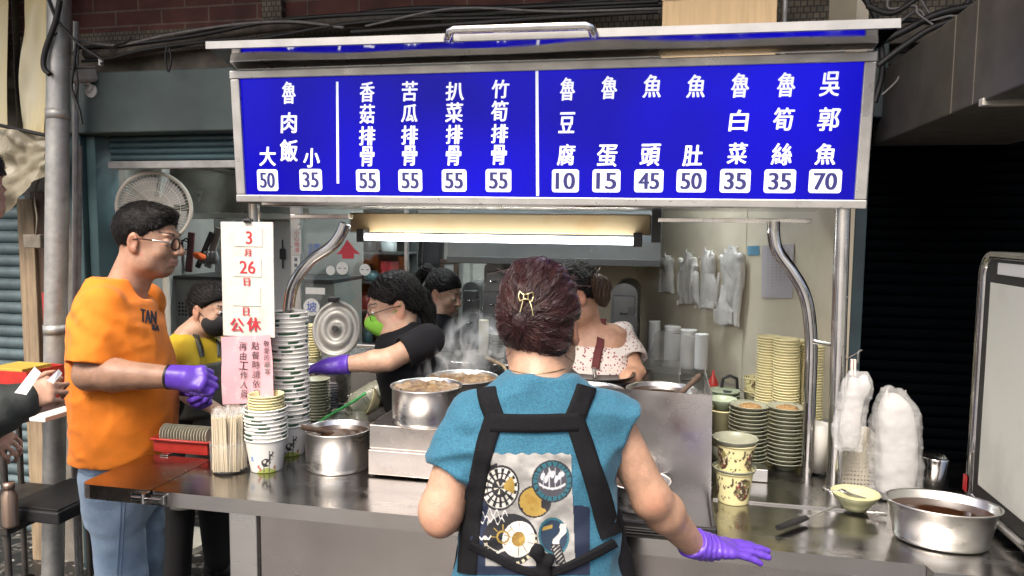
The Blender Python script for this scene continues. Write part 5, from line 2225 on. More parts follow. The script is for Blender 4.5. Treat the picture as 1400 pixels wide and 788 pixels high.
# fan
fc = atD(211, 284, 3.35)
fan = thing("wall_fan", "cream electric fan with round wire cage behind the man in orange", "fan", fc)
FM = frame(fc, Vector((.40, -.90, -.05)))
rf = .158
mb = MB()
ring = [FM @ Vector((rf * math.cos(a), .0, rf * math.sin(a))) for a in np.linspace(0, 2 * PI, 49)]
mb.tube(ring, .009, 8, caps=False)
obj("rim", mb, mat("cream_fan", (.58, .55, .47), .45), fan)
mb = MB()
for k in range(64):
    a = 2 * PI * k / 64
    pts = []
    for t_ in (0, .33, .66, 1):
        rr = rf * (.22 + .78 * t_)
        pts.append(FM @ Vector((rr * math.cos(a + .25 * (1 - t_)), .045 * (1 - t_ ** 2.5), rr * math.sin(a + .25 * (1 - t_)))))
    mb.tube(pts, .0013, 4, caps=False)
for rr, yy in ((.5, .038), (.75, .026)):
    mb.tube([FM @ Vector((rf * rr * math.cos(a), yy, rf * rr * math.sin(a))) for a in np.linspace(0, 2 * PI, 33)], .0016, 4, caps=False)
for k in range(24):
    a = 2 * PI * k / 24
    mb.tube([FM @ Vector((rf * q_ * math.cos(a), -.05 * (1 - q_ ** 2), rf * q_ * math.sin(a))) for q_ in (.2, .6, 1)], .0013, 4, caps=False)
obj("cage", mb, MATS["cream_fan"], fan)
mb = MB()
mb.tube([FM @ Vector((0, .046, 0)), FM @ Vector((0, .052, 0))], .036, 24)
obj("hub_badge", mb, mat("fan_badge", (.66, .64, .58), .4), fan)
mb = MB()
for k in range(5):
    a0 = 2 * PI * k / 5
    V = []
    for i in range(6):
        for j in range(6):
            rr = rf * (.15 + .72 * i / 5)
            aa = a0 + (j / 5 - .5) * (.75 + .3 * i / 5)
            V.append((FM @ Vector((rr * math.cos(aa), .012 * (j / 5 - .5) * 2, rr * math.sin(aa))))[:])
    F = [(i * 6 + j, i * 6 + j + 1, (i + 1) * 6 + j + 1, (i + 1) * 6 + j) for i in range(5) for j in range(5)]
    mb.add(V, F, 0, True)
obj("blades", mb, mat("fan_blade", (.40, .40, .37), .3), fan, recalc=False)
mb = MB()
mb.tube([FM @ Vector((0, -.04, 0)), FM @ Vector((0, -.15, 0))], .05, 20)
mb.tube([FM @ Vector((0, -.12, -.02)), FM @ Vector((0, -.14, -.25)), FM @ Vector((0, -.15, -.45))], .016, 12)
mb.tube([Vector((0, 0, 0)) + (FM @ Vector((0, -.15, -.44))), Vector(((FM @ Vector((0, -.15, -.44))).x, (FM @ Vector((0, -.15, -.44))).y, .02))], .016, 12)
mb.tube([Vector(((FM @ Vector((0, -.15, -.44))).x, (FM @ Vector((0, -.15, -.44))).y, .0)), Vector(((FM @ Vector((0, -.15, -.44))).x, (FM @ Vector((0, -.15, -.44))).y, .03))], .17, 28)
obj("stand", mb, MATS["cream_fan"], fan)

# steel exhaust hood at the left and pipe
yh_ = 3.7
hd_ = thing("exhaust_hood", "wrinkled shiny steel exhaust hood under the shutter housing", "hood", atY(280, 250, yh_))
p, q = atY(228, 292, yh_), atY(420, 180, yh_)
mb = MB()
V, F = [], []
for j in range(13):
    for i in range(17):
        u, v_ = i / 16, j / 12
        V.append((p.x + (q.x - p.x) * u, yh_ + .16 * v_ ** 1.5 + .008 * math.sin(u * 9 + v_ * 4) * math.sin(v_ * 3), p.z + (q.z + .3 - p.z) * v_))
for j in range(12):
    for i in range(16):
        a = j * 17 + i
        F.append((a, a + 1, a + 18, a + 17))
mb.add(V, F, 0, True)
mb.add([(x, y + .004, z) for x, y, z in V], F, 0, True)
obj("curved_sheet", mb, mat("hood_steel", (.50, .49, .46), .2, 1, var=.3, vscale=5, rvar=.08, bump=.1, bscale=7), hd_, recalc=False)
mb = MB()
mb.box((p.x, yh_ - .03, p.z - .03), (q.x, yh_ - .002, p.z + .005), .003)
obj("rim", mb, STEELB, hd_)
mb = MB()
mb.tube([atY(222, 214, yh_ - .08), atY(335, 234, yh_ - .08)], .007, 8)
obj("gas_pipe", mb, BLACK, hd_)

# shelf with clutter left of the board
ysf = 3.9
sf = thing("clutter_shelf", "steel shelf crowded with dark boards behind the man's face", "shelf", atY(270, 375, ysf))
p, q = atY(243, 378, ysf), atY(400, 372, ysf)
mb = MB(); mb.box((p.x, ysf - .1, p.z - .01), (q.x + .3, ysf + .3, p.z + .01), .002)
obj("shelf_board", mb, mat("dark_shelf", (.05, .05, .05), .4, .4), sf)
mb = MB(); mb.box((p.x, ysf - .08, .4), (q.x + .3, ysf + .3, p.z - .012), .002)
obj("cabinet_panel", mb, mat("grey_cabinet", (.33, .33, .31), .45, 0, var=.2, vscale=4), sf)
mb = MB()
for u in range(5):
    for w in range(4):
        x = p.x + .06 + u * .022
        mb.box((x, ysf - .083, p.z - .16 - w * .022), (x + .012, ysf - .0805, p.z - .148 - w * .022))
obj("vent_slots", mb, BLACK, sf)
mb = MB(); mb.box((p.x, ysf + .31, p.z + .012), (q.x + .3, ysf + .33, 2.3))
obj("shelf_back", mb, mat("shelf_back_grey", (.30, .30, .28), .5, 0, var=.3, vscale=5), sf)
for i, (x0, y0, x1, y1, w, m_, lab) in enumerate((
        (258, 372, 262, 318, 9, mat("maroon_board", (.10, .02, .025), .4), "maroon narrow board standing on the clutter shelf"),
        (270, 366, 290, 318, 7, mat("black_board", (.02, .02, .02), .4), "black framed board leaning on the clutter shelf"),
        (284, 366, 300, 312, 10, mat("grey_board", (.30, .29, .26), .4), "grey board leaning at the right of the clutter shelf"))):
    a, b = atY(x0, y0, ysf + .02 * i), atY(x1, y1, ysf + .02 * i)
    dv = (b - a); L_ = dv.length
    Mx = Matrix.Translation(a) @ Matrix.Rotation(math.atan2(dv.x, dv.z), 4, 'Y')
    s_ = depth(a) / 1000
    mb = MB(); mb.box((-w * s_ / 2, -.008, 0), (w * s_ / 2, .008, L_), .003, M=Mx)
    single("leaning_board", mb, m_, lab, "board", base=a)
S = SDF(tuple(atY(272, 357, ysf - .05) - Vector((.1, .1, .08))), tuple(atY(272, 357, ysf - .05) + Vector((.1, .1, .1))), .005)
p = atY(273, 350, ysf - .05)
S.ell(p, (.028, .025, .022)); S.ell(p + Vector((-.02, 0, .01)), (.018, .02, .014)); S.ell(p + Vector((.02, 0, -.012)), (.016, .02, .012))
S.noise(.006, 40, 2)
tag(obj("orange_cloth", S.to_mb(1), mat("orange_cloth", (.80, .13, .02), .7), base=p), "bright orange cloth bundle on the clutter shelf", "cloth")
mb = MB()
for i in range(5):
    a = atY(276 + i * 5, 372, ysf + .02)
    mb.lathe([(.0005, 0), (.016, 0), (.016, .05), (.010, .06), (.010, .075), (.0005, .075)], (a.x, a.y, p.z - .05), 14)
obj("jar_row", mb, mat("grey_jar", (.22, .22, .22), .3), sf)

# aluminium framed glass front with stickers
YG = 3.45
gf = thing("glass_front", "aluminium framed glass partition with stickers behind the stall", "partition", atY(480, 400, YG))
mb = MB()
a, b = atY(399, 300, YG), atY(412, 300, YG)
mb.box((a.x, YG - .02, .3), (b.x, YG + .02, 2.5), .003)
obj("frame_post", mb, ALU, gf)
c_ = atY(556, 300, YG)
mb = MB()
mb.box((c_.x - .008, YG - .015, .3), (c_.x + .008, YG + .015, 2.5), .002)
obj("frame_post", mb, ALU, gf)
mb = MB()
zr_ = atY(480, 470, YG).z
mb.box((b.x + .001, YG - .018, zr_ - .03), (c_.x - .009, YG + .018, zr_), .003)
mb.box((b.x + .001, YG - .018, .3), (c_.x - .009, YG + .018, zr_ - .031), .003)
obj("frame_rail", mb, ALU, gf)


def glass_pane_mat():
    m = bpy.data.materials.new("pane_glass")
    m.use_nodes = True
    N, L = m.node_tree.nodes, m.node_tree.links
    out = N["Material Output"]
    N.remove(N["Principled BSDF"])
    g = N.new("ShaderNodeBsdfGlossy"); g.inputs["Roughness"].default_value = .03
    t = N.new("ShaderNodeBsdfTransparent"); t.inputs[0].default_value = (.86, .90, .90, 1)
    f = N.new("ShaderNodeFresnel"); f.inputs[0].default_value = 1.6
    mxs = N.new("ShaderNodeMixShader")
    L.new(f.outputs[0], mxs.inputs[0]); L.new(t.outputs[0], mxs.inputs[1]); L.new(g.outputs[0], mxs.inputs[2])
    L.new(mxs.outputs[0], out.inputs[0])
    return m


mb = MB()
mb.box((b.x + .002, YG - .003, zr_ + .001), (c_.x - .009, YG + .003, 2.4))
obj("pane", mb, glass_pane_mat(), gf)
BLUEINK = mat("blue_sticker", (.06, .12, .45), .5)
REDS = mat("red_sticker", (.50, .03, .05), .5)
s_ = YG / 1000
mb = MB()
put_text(mb, "請", atY(430, 342, YG - .006), X3, Z3, 20 * s_, None, off=.001)
obj("blue_lettering", mb, BLUEINK, gf, recalc=False)
mb = MB()
put_text(mb, "坡", atY(426, 420, YG - .010), X3, Z3, 16 * s_, None, off=.001)
obj("blue_lettering", mb, BLUEINK, gf, recalc=False)
mb = MB()
for px, py, r in ((426, 420, 13), (468, 367, 9.5), (499, 369, 8.5), (452, 370, 7)):
    mb = MB()
    p = atY(px, py, YG - .006)
    mb.tube([p, p + Vector((0, -.0015, 0))], r * s_, 24)
    obj("round_sticker", mb, mat("sticker_white", (.66, .67, .64), .5, 0, var=.1, vscale=20), gf)
mb = MB()
for px, py in ((468, 367), (499, 369)):
    for q in (-3.5, 3.5):
        p = atY(px + q, py, YG - .0078)
        mb.box((p.x - .007, p.y - .001, p.z - .002), (p.x + .007, p.y, p.z + .002))
    p = atY(px, py + 9.5, YG - .006)
obj("sticker_marks", mb, BLACK, gf)
mb = MB()
p, q = atY(401, 347, YG - .0225), atY(411, 314, YG - .0225)
mb.box((p.x, YG - .024, p.z), (q.x, YG - .0205, q.z))
p, q = atY(400, 384, YG - .0225), atY(409, 350, YG - .0225)
mb.box((p.x, YG - .024, p.z), (q.x, YG - .0205, q.z))
p, q = atY(418, 402, YG - .006), atY(444, 394, YG - .006)
mb.box((p.x, YG - .007, p.z), (q.x, YG - .0035, q.z))
obj("strip_label", mb, MATS["sticker_white"], gf)
mb = MB()
for i, ch in enumerate("小心地滑"):
    put_text(mb, ch, atY(406, 318.5 + i * 8, YG - .0245), X3, Z3, 7.5 * s_, None, off=.001)
obj("warning_lettering", mb, REDS, gf, recalc=False)
mb = MB()
for i in range(4):
    p = atY(404.5, 355 + i * 8, YG - .0245)
    mb.box((p.x - .008, p.y - .0015, p.z - .009), (p.x + .008, p.y - .0005, p.z + .009))
obj("strip_marks", mb, mat("dark_print", (.12, .13, .15), .6), gf)
# red paper decoration on the glass
mb = MB()
pts = [(475, 328), (466, 342), (460, 348), (468, 348), (468, 354), (484, 354), (484, 347), (493, 348), (484, 340)]
poly = [atY(x, y, YG - .006) for x, y in pts]
mb.prism(poly, (0, -.0015, 0))
obj("red_cutout", mb, REDS, gf)

# white wall panel between post and board, small hanging items
mb = MB()
a, b = atY(366, 440, 3.75), atY(397, 320, 3.75)
mb.box((a.x - .1, 3.75, .5), (b.x + .05, 3.78, 2.5), .002)
single("pale_partition", mb, mat("white_panel", (.52, .53, .52), .5, 0, var=.12, vscale=4), "plain pale panel behind the holiday board", "partition", base=a)
mb = MB()
p = atY(386, 328, 3.73)
mb.tube([p, p + Vector((0, 0, -.05))], .004, 6)
mb.box((p.x - .016, p.y - .01, p.z - .11), (p.x + .016, p.y + .01, p.z - .05), .006)
mb.tube([p + Vector((0, 0, -.11)), p + Vector((0, 0, -.16))], .005, 6)
single("hanging_charm", mb, BLACK, "small black charm hanging on the pale panel", "charm", base=p)

# back of the room: made-up shelves standing in for reflections in the glass
yb0 = 4.5
rk = thing("stand_in_rack", "tall dark storage rack loaded with goods behind the glass", "rack", atY(480, 470, yb0))
xa, xb = atY(405, 400, yb0).x, atY(545, 400, yb0).x
mb = MB()
zsh = [atY(480, y, yb0).z for y in (470, 425, 385, 345, 305)]
for z in zsh:
    mb.box((xa, yb0, z - .012), (xb, yb0 + .35, z))
obj("rack_boards", mb, mat("rack_grey", (.10, .11, .11), .5, .3), rk)
mb = MB()
mb.box((xa, yb0 + .36, .4), (xb, yb0 + .38, 2.4))
obj("rack_back", mb, mat("rack_back", (.06, .07, .07), .6, 0, var=.5, vscale=5), rk)
goods = [mat("goods_white", (.60, .62, .62), .45), mat("goods_red", (.35, .03, .04), .4), mat("goods_grey", (.20, .22, .23), .4), mat("goods_dark", (.03, .03, .035), .4), mat("goods_teal", (.10, .22, .24), .3), mat("goods_steel", (.5, .5, .5), .25, 1), mat("goods_cream", (.5, .45, .33), .5)]
wds = ["white", "red", "grey", "dark", "teal", "steel", "cream"]
rg = random.Random(5)
lv = ["lowest", "second", "third", "fourth", "top"]
for li, z in enumerate(zsh[:-1]):
    x = xa + .03
    k = 0
    while x < xb - .06:
        gi = rg.choice([0, 0, 1, 2, 3, 3, 4, 5, 6])
        w = rg.uniform(.05, .12)
        h = rg.uniform(.06, .14)
        mb = MB()
        kind = rg.random()
        if kind < .5:
            r = w / 2
            mb.lathe([(.0005, 0), (r * .9, 0), (r, .01), (r, h * .75), (r * .6, h * .85), (r * .62, h), (.0005, h)], (x + r, yb0 + .1, z + .001), 18)
            nm = "jar"
        else:
            mb.box((x, yb0 + .03, z + .001), (x + w, yb0 + .18, z + h), .004)
            mb.box((x + w * .1, yb0 + .027, z + h * .25), (x + w * .9, yb0 + .0295, z + h * .7))
            nm = "carton"
        single(nm, mb, goods[gi], "%s %s on the %s board of the rack behind the glass" % (wds[gi], nm, lv[li]), nm, "goods on the rack behind the glass", base=(x, yb0 + .1, z))
        x += w + rg.uniform(.004, .05)
        k += 1

# pictures on the far wall
YB = 5.85
for i, (x0, y0, x1, y1, m_, lab) in enumerate(((603, 355, 627, 432, "pale_picture", "wood framed picture on the rear wall beside the ponytail woman"), (572, 318, 606, 366, "dark_picture", "dark framed screen high on the rear wall"))):
    a, b = atY(x0, y1, YB), atY(x1, y0, YB)
    pc_ = thing("framed_picture", lab, "picture", a)
    Mx = Matrix.Translation(a) @ Matrix.Rotation(R(-12 if i else 0), 4, 'X')
    w, h = b.x - a.x, b.z - a.z
    mb = MB()
    t = .035
    mb.box((0, -.03, 0), (w, 0, t), .004, M=Mx); mb.box((0, -.03, h - t), (w, 0, h), .004, M=Mx)
    mb.box((0, -.03, t + .001), (t, 0, h - t - .001), .004, M=Mx); mb.box((w - t, -.03, t + .001), (w, 0, h - t - .001), .004, M=Mx)
    obj("frame", mb, WOODD if i == 0 else BLACK, pc_)
    mb = MB(); mb.box((t - .002, -.014, t - .002), (w - t + .002, -.004, h - t + .002), M=Mx)
    obj("picture", mb, mat(m_, (.42, .45, .44) if i == 0 else (.06, .06, .065), .2, 0, var=.3, vscale=7), pc_)
mb = MB()
a, b = atY(634, 470, YB), atY(645, 340, YB)
mb.box((a.x, YB - .04, 0), (b.x, YB + .04, 2.6), .003)
single("wall_post", mb, ROOMW, "pale narrow post on the rear wall beside the drawer towers", "post", base=a)

# range hood over the stoves
YH = 3.35
hx0, hx1 = atY(612, 356, YH).x, atY(903, 342, YH).x
zh0, zh1 = atY(612, 356, YH).z, atY(612, 330, YH).z
rh = thing("range_hood", "grey steel range hood over the rear stoves", "hood", (hx0, YH, zh0))
mb = MB()
mb.prism([(hx0, YH, zh0), (hx0, YH + .75, zh0 + .02), (hx0, YH + .75, zh1 + .45), (hx0, YH + .12, zh1 + .45), (hx0, YH, zh0 + .10)], (hx1 - hx0, 0, .0))
obj("hood_shell", mb, mat("painted_hood", (.24, .26, .25), .45, .3, var=.25, vscale=3, rvar=.1), rh)
mb = MB()
mb.box((hx0 - .002, YH - .012, zh0 - .012), (hx1 + .002, YH - .001, zh0 + .02), .003)
obj("hood_lip", mb, mat("hood_edge", (.10, .105, .10), .5, .2), rh)
for i, px in enumerate((768, 782, 800, 812)):
    p = atY(px, 348, YH + .04)
    mb = MB()
    mb.tube([(p.x, p.y, zh0 - .002), p + Vector((0, 0, -.03)), p + Vector((.006, .0, -.06))], .003, 6)
    if i < 2:
        mb.box((p.x - .03, p.y - .012, p.z - .075), (p.x + .035, p.y + .012, p.z - .05), .004)
    else:
        mb.tube([p + Vector((.03 * math.cos(a), 0, -.06 + .02 * math.sin(a))) for a in np.linspace(0, 2 * PI, 13)], .003, 6)
    single("hanging_tool", mb, [mat("brass_tool", (.45, .33, .12), .4, .6), WOOD, BLACK, STEEL][i], ["brass brush hanging from the range hood", "wooden scoop hanging beside the brass brush", "black strainer ring hanging under the hood", "steel strainer ring hanging under the hood"][i], "tool", base=p)

# steel drawer towers with arched tops
def tower(px0, px1, py0, yy, label, nd):
    a, b = atY(px0, 480, yy), atY(px1, py0, yy)
    t = thing("drawer_tower", label, "cabinet", (a.x, yy, 0))
    w = b.x - a.x
    z1 = b.z - w * .42
    prof = [(a.x, yy, .3), (b.x, yy, .3), (b.x, yy, z1)]
    for k in range(1, 12):
        an = PI * k / 12
        prof.append((a.x + w / 2 + w / 2 * math.cos(an), yy, z1 + w * .42 * math.sin(an)))
    prof.append((a.x, yy, z1))
    mb_ = MB(); mb_.prism(prof, (0, .42, 0))
    obj("cabinet_body", mb_, mat("tower_steel", (.20, .21, .215), .32, .7, var=.3, vscale=5, rvar=.1), t)
    hgt = (z1 - .75) / nd
    for k in range(nd):
        z = .75 + k * hgt
        mb_ = MB(); mb_.box((a.x + .01, yy - .012, z + .006), (b.x - .01, yy - .001, z + hgt - .006), .004)
        dr = obj("drawer", mb_, MATS["tower_steel"], t)
        mb_ = MB(); mb_.tube([(a.x + w * .38, yy - .013, z + hgt * .5), (a.x + w * .38, yy - .03, z + hgt * .5), (a.x + w * .62, yy - .03, z + hgt * .5), (a.x + w * .62, yy - .013, z + hgt * .5)], .006, 8)
        obj("drawer_handle", mb_, CHROME, dr)


tower(632, 656, 386, 4.0, "shorter grey steel drawer tower with arched top at the rear", 4)
tower(661, 690, 357, 3.8, "taller grey steel drawer tower with arched top at the rear", 5)
tower(834, 872, 388, 3.5, "steel drawer tower with arched top against the cream wall", 3)

# stacked cup sleeve and plates at the rear counter
rc = thing("rear_counter", "steel rear counter carrying cup sleeve and plates", "counter", (hx0, 3.3, 0))
zr2 = atD(660, 500, 3.1).z
mb = MB(); mb.box((hx0 - .25, 3.02, zr2 - .04), (hx1 + .1, 3.32, zr2), .004)
obj("counter_top", mb, STEEL, rc)
mb = MB(); mb.box((hx0 - .23, 3.05, 0), (hx1 + .08, 3.31, zr2 - .041), .004)
obj("counter_body", mb, STEELB, rc)
c = atY(661, 500, 3.12); c.z = zr2
zt = ztop(661, 437, c)
mb = MB()
prof = [(.0005, 0), (.018, 0)]
nn = 20
for k in range(nn):
    z = (zt - zr2) * k / nn
    prof += [(.0215, z + .001), (.0225, z + (zt - zr2) / nn * .5), (.0215, z + (zt - zr2) / nn * .98)]
prof += [(.019, zt - zr2), (.0005, zt - zr2 - .002)]
mb.lathe(prof, c, 24)
single("cup_sleeve", mb, mat("cream_cup", (.66, .60, .42), .5), "tall cream column of nested cups behind the steaming pot", "cups", base=c)
c = atY(681, 503, 3.15); c.z = zr2
first = None
mbp = MB(); mbp.lathe(plate_prof(.042), n=32)
for i in range(8):
    if first is None:
        first = o = obj("melamine_bowl", mbp, mat("grey_bowl", (.35, .34, .31), .35), base=(0, 0, 0))
    else:
        o = first.copy(); COL.objects.link(o)
    o.location = (c.x, c.y, zr2 + .001 + i * .012)
    tag(o, "grey bowl stacked on the rear counter beside the cream cup column", "bowl", "grey bowls on the rear counter")
c = atY(667, 503, 3.07); c.z = zr2
mb = MB(); mb.lathe(pot_prof(.07, .045), c, 40)
single("steel_bowl", mb, STEELB, "steel bowl at the foot of the cream cup column", "bowl", base=c)
mb = MB()
a, b = atD(662, 488, 2.85), atD(688, 500, 2.72)
mb.tube([a, a.lerp(b, .6), b, b + (b - a) * .7 + Vector((0, -.02, -.05))], [.008, .008, .006, .004], 10)
single("ladle", mb, WOOD, "wood handled ladle leaning in the steaming stew pot", "ladle", base=a)

# big round pot lid
c = atD(460, 450, 2.92)
LM = frame(c, Vector((.10, -.95, .22)))
lid = thing("pot_lid", "large grey round steamer lid standing upright behind the lying bowls", "lid", c)
Mx = LM @ Matrix.Rotation(R(-90), 4, 'X')
rl = .112
mb = MB(); mb.lathe([(rl, -.012), (rl * 1.01, -.004), (rl, .004), (rl * .90, .006), (rl * .88, .002), (rl * .70, .002), (rl * .68, .007), (rl * .45, .007), (rl * .43, .003), (rl * .2, .003), (rl * .18, .012), (.0005, .014)], (0, 0, 0), 56, M=Mx, sx=.88)
obj("disc", mb, mat("lid_grey", (.36, .355, .33), .4, .3, var=.2, vscale=8), lid)
mb = MB()
mb.tube([Mx @ Vector((0, 0, .012)), Mx @ Vector((0, 0, .022))], .012, 16)
q = Mx @ Vector((0, rl, .0))
obj("knob", mb, BLACK, lid)
mb = MB()
top_ = c + Vector((-.01, 0, rl + .005))
mb.box(top_ - Vector((.022, .012, .008)), top_ + Vector((.022, .012, .012)), .004)
obj("grip", mb, BLACK, lid)
mb = MB()
a = atZ(480, 505, .98)
mb.box((atD(425, 510, 2.98).x, 2.62, .90), (atD(600, 510, 2.98).x, 3.0, atD(470, 492, 2.95).z), .01)
single("steel_trough", mb, STEEL, "steel trough of the noodle cooker behind the bowls", "trough", base=a)

# hanging bag packs on the cream wall
for i, (px, y0, y1, w) in enumerate(((912, 350, 400, 24), (941, 346, 419, 26), (967, 343, 420, 26), (1001, 338, 447, 34))):
    p0_ = atplane(px, y0, A_ + nw * .03, nw)
    p1_ = atplane(px, y1, A_ + nw * .03, nw)
    s_ = depth(p0_) / 1000
    hw = w * s_ / 2 * 1.75
    hh = p0_.z - p1_.z
    S = SDF(p1_ - Vector((.09, .09, .02)), p0_ + Vector((.09, .09, .06)), .004)
    T = frame(Vector((p0_.x, p0_.y, p1_.z)), -nw)
    S.loft([(0, 0, 0, hw, .016), (hh * .5, 0, 0, hw * .98, .02), (hh * .78, 0, 0, hw * .86, .022), (hh * .92, 0, 0, hw * .5, .016), (hh, 0, 0, hw * .25, .01)], T, .006)
    tt = T.to_3x3()
    S.ell(Vector((p0_.x, p0_.y, p0_.z - hh * .12)) + tt @ Vector((-hw * .85, .0, -.008)), (.016, .014, .02), k=.01)
    S.ell(Vector((p0_.x, p0_.y, p0_.z - hh * .12)) + tt @ Vector((hw * .7, .0, .0)), (.014, .014, .018), k=.01)
    S.noise(.010, 26, 20 + i, (1, 1, .25))
    S.fold(lambda P: .006 * ridge(P, 30, 40 + i, (1, 1, .25)))
    bg = thing("bag_pack", ["shortest white bag pack, leftmost of the row on the cream wall", "second white bag pack from the left on the cream wall", "third white bag pack on the cream wall, beside the longest", "longest white bag pack, rightmost on the cream wall"][i], "bags", p0_)
    obj("bags", S.to_mb(1), mat("wall_bags", (.78, .75, .70), .35, 0, alpha=.80, var=.15, vscale=24, bump=.5, bscale=36), bg)
    mb = MB()
    q = p0_ + nw * .012 + Vector((0, 0, -.002))
    mb.tube([p0_ - nw * .03, q], .003, 6)
    mb.tube([q, q + Vector((0, 0, .02))], .003, 6)
    mb.tube([q - nw * .002, q + nw * .004], .011, 14)
    obj("hook", mb, WHITEP, bg)
# notice and blue label on the wall
nt_ = thing("wall_notice", "pale lilac paper notice with tiny rows of dots on the cream wall", "notice", atplane(1063, 372, A_, nw))
quad = [atplane(x, y, A_ + nw * .003, nw) for x, y in ((1041, 407), (1083, 408), (1086, 334), (1042, 336))]
mb = MB(); mb.prism(quad, nw * .001)
obj("sheet", mb, mat("lilac_paper", (.52, .48, .50), .6), nt_)
mb = MB()
rg = random.Random(9)
for i in range(6):
    for j in range(rg.randint(9, 14)):
        px, py = 1050 + i * 5.6, 341 + j * 4.2
        q = atplane(px, py, A_ + nw * .0045, nw)
        mb.quad(q + dirw * .002 + Vector((0, 0, .002)), q - dirw * .002 + Vector((0, 0, .002)), q - dirw * .002 - Vector((0, 0, .002)), q + dirw * .002 - Vector((0, 0, .002)))
obj("tiny_marks", mb, mat("faint_ink", (.14, .12, .15), .6), nt_)
quad = [atplane(x, y, A_ + nw * .003, nw) for x, y in ((1022, 349), (1038, 349), (1038, 336), (1022, 337))]
mb = MB(); mb.prism(quad, nw * .001)
single("blue_label", mb, mat("blue_label", (.10, .25, .36), .5), "small blue label on the cream wall left of the notice", "label", base=quad[0])
# foam cups in a clear bag by the wall
for gi, (px, y0, y1, w) in enumerate(((893, 500, 438, 17), (918, 505, 445, 22), (940, 505, 450, 22), (958, 505, 456, 18))):
    c = atplane(px, y0, A_ + nw * .12, nw)
    zt = atD(px, y1, depth(c)).z
    mb = MB()
    r = w * depth(c) / 2000
    n = 14
    prof = [(.0005, 0), (r * .8, 0)]
    for k in range(n):
        z = (zt - c.z) * k / n
        prof += [(r * .94, z), (r, z + (zt - c.z) / n * .6)]
    prof += [(r * .98, zt - c.z), (.0005, zt - c.z)]
    mb.lathe(prof, c, 24)
    single("foam_cup_stack", mb, FOAM, ["narrow leftmost stack of white foam cups by the cream wall", "second stack of white foam cups by the cream wall", "third stack of foam cups by the cream wall", "rightmost shorter stack of foam cups by the cream wall"][gi], "cups", base=c)
c = atplane(925, 500, A_ + nw * .13, nw)
S = SDF(c - Vector((.3, .3, .1)), c + Vector((.3, .3, .28)), .007)
S.loft([(0, 0, 0, .17, .085), (.06, 0, 0, .18, .09), (.15, 0, 0, .15, .08), (.19, 0, 0, .12, .06)], frame(c - Vector((0, 0, .03)), -nw), .02)
S.noise(.014, 18, 41)
tag(obj("clear_bag", S.to_mb(2), mat("clear_bag", (.62, .58, .54), .3, 0, alpha=.30, bump=.5, bscale=30), base=c), "clear plastic bag wrapped round the foam cup stacks", "bag")
mb = MB()
mb.prism([A_ + dirw * .02 + nw * .01, B_ + nw * .01, B_ + nw * .27, A_ + dirw * .02 + nw * .24], (0, 0, c.z - .035))
single("wall_ledge", mb, STEELB, "low steel work ledge along the cream wall", "ledge", base=A_)
# red and black small things behind splash sheet
p = atD(975, 517, 2.75)
mb = MB(); mb.lathe([(.0005, -.12), (.016, -.12), (.02, -.02), (.012, .0), (.006, .012), (.004, .03), (.0005, .03)], p, 16)
single("sauce_bottle", mb, MATS["red_plastic"], "small red sauce bottle behind the splash sheet", "bottle", base=p)
p = atD(998, 522, 2.7)
mb = MB()
mb.tube([p + Vector((-.03, 0, -.03)), p + Vector((-.024, 0, .012)), p + Vector((0, 0, .022)), p + Vector((.024, 0, .012)), p + Vector((.028, 0, -.04))], .006, 8)
mb.lathe([(.0005, -.14), (.034, -.14), (.036, -.04), (.03, -.03), (.0005, -.03)], p, 20)
single("kettle", mb, BLACK, "black pitcher with arched handle behind the olive bowls", "pitcher", base=p)

# ------------------------------------------------------------------ people
SKIN = mat("skin", (.5, .32, .22), .46, 0, attr="Col", sss=.12, var=.26, vscale=30, bump=.16, bscale=260, rvar=.10, detail=8)
HAIRB = mat("black_hair", (.007, .006, .006), .55, 0, var=.4, vscale=60, bump=.25, bscale=140, spec=.15)
GLOVE = mat("purple_glove", (.13, .055, .50), .36, 0, var=.15, vscale=30, bump=.12, bscale=90)
EYEW = mat("eye_white", (.70, .68, .65), .25)
EYED = mat("eye_dark", (.015, .009, .006), .1)
SK = np.array([.54, .335, .235])


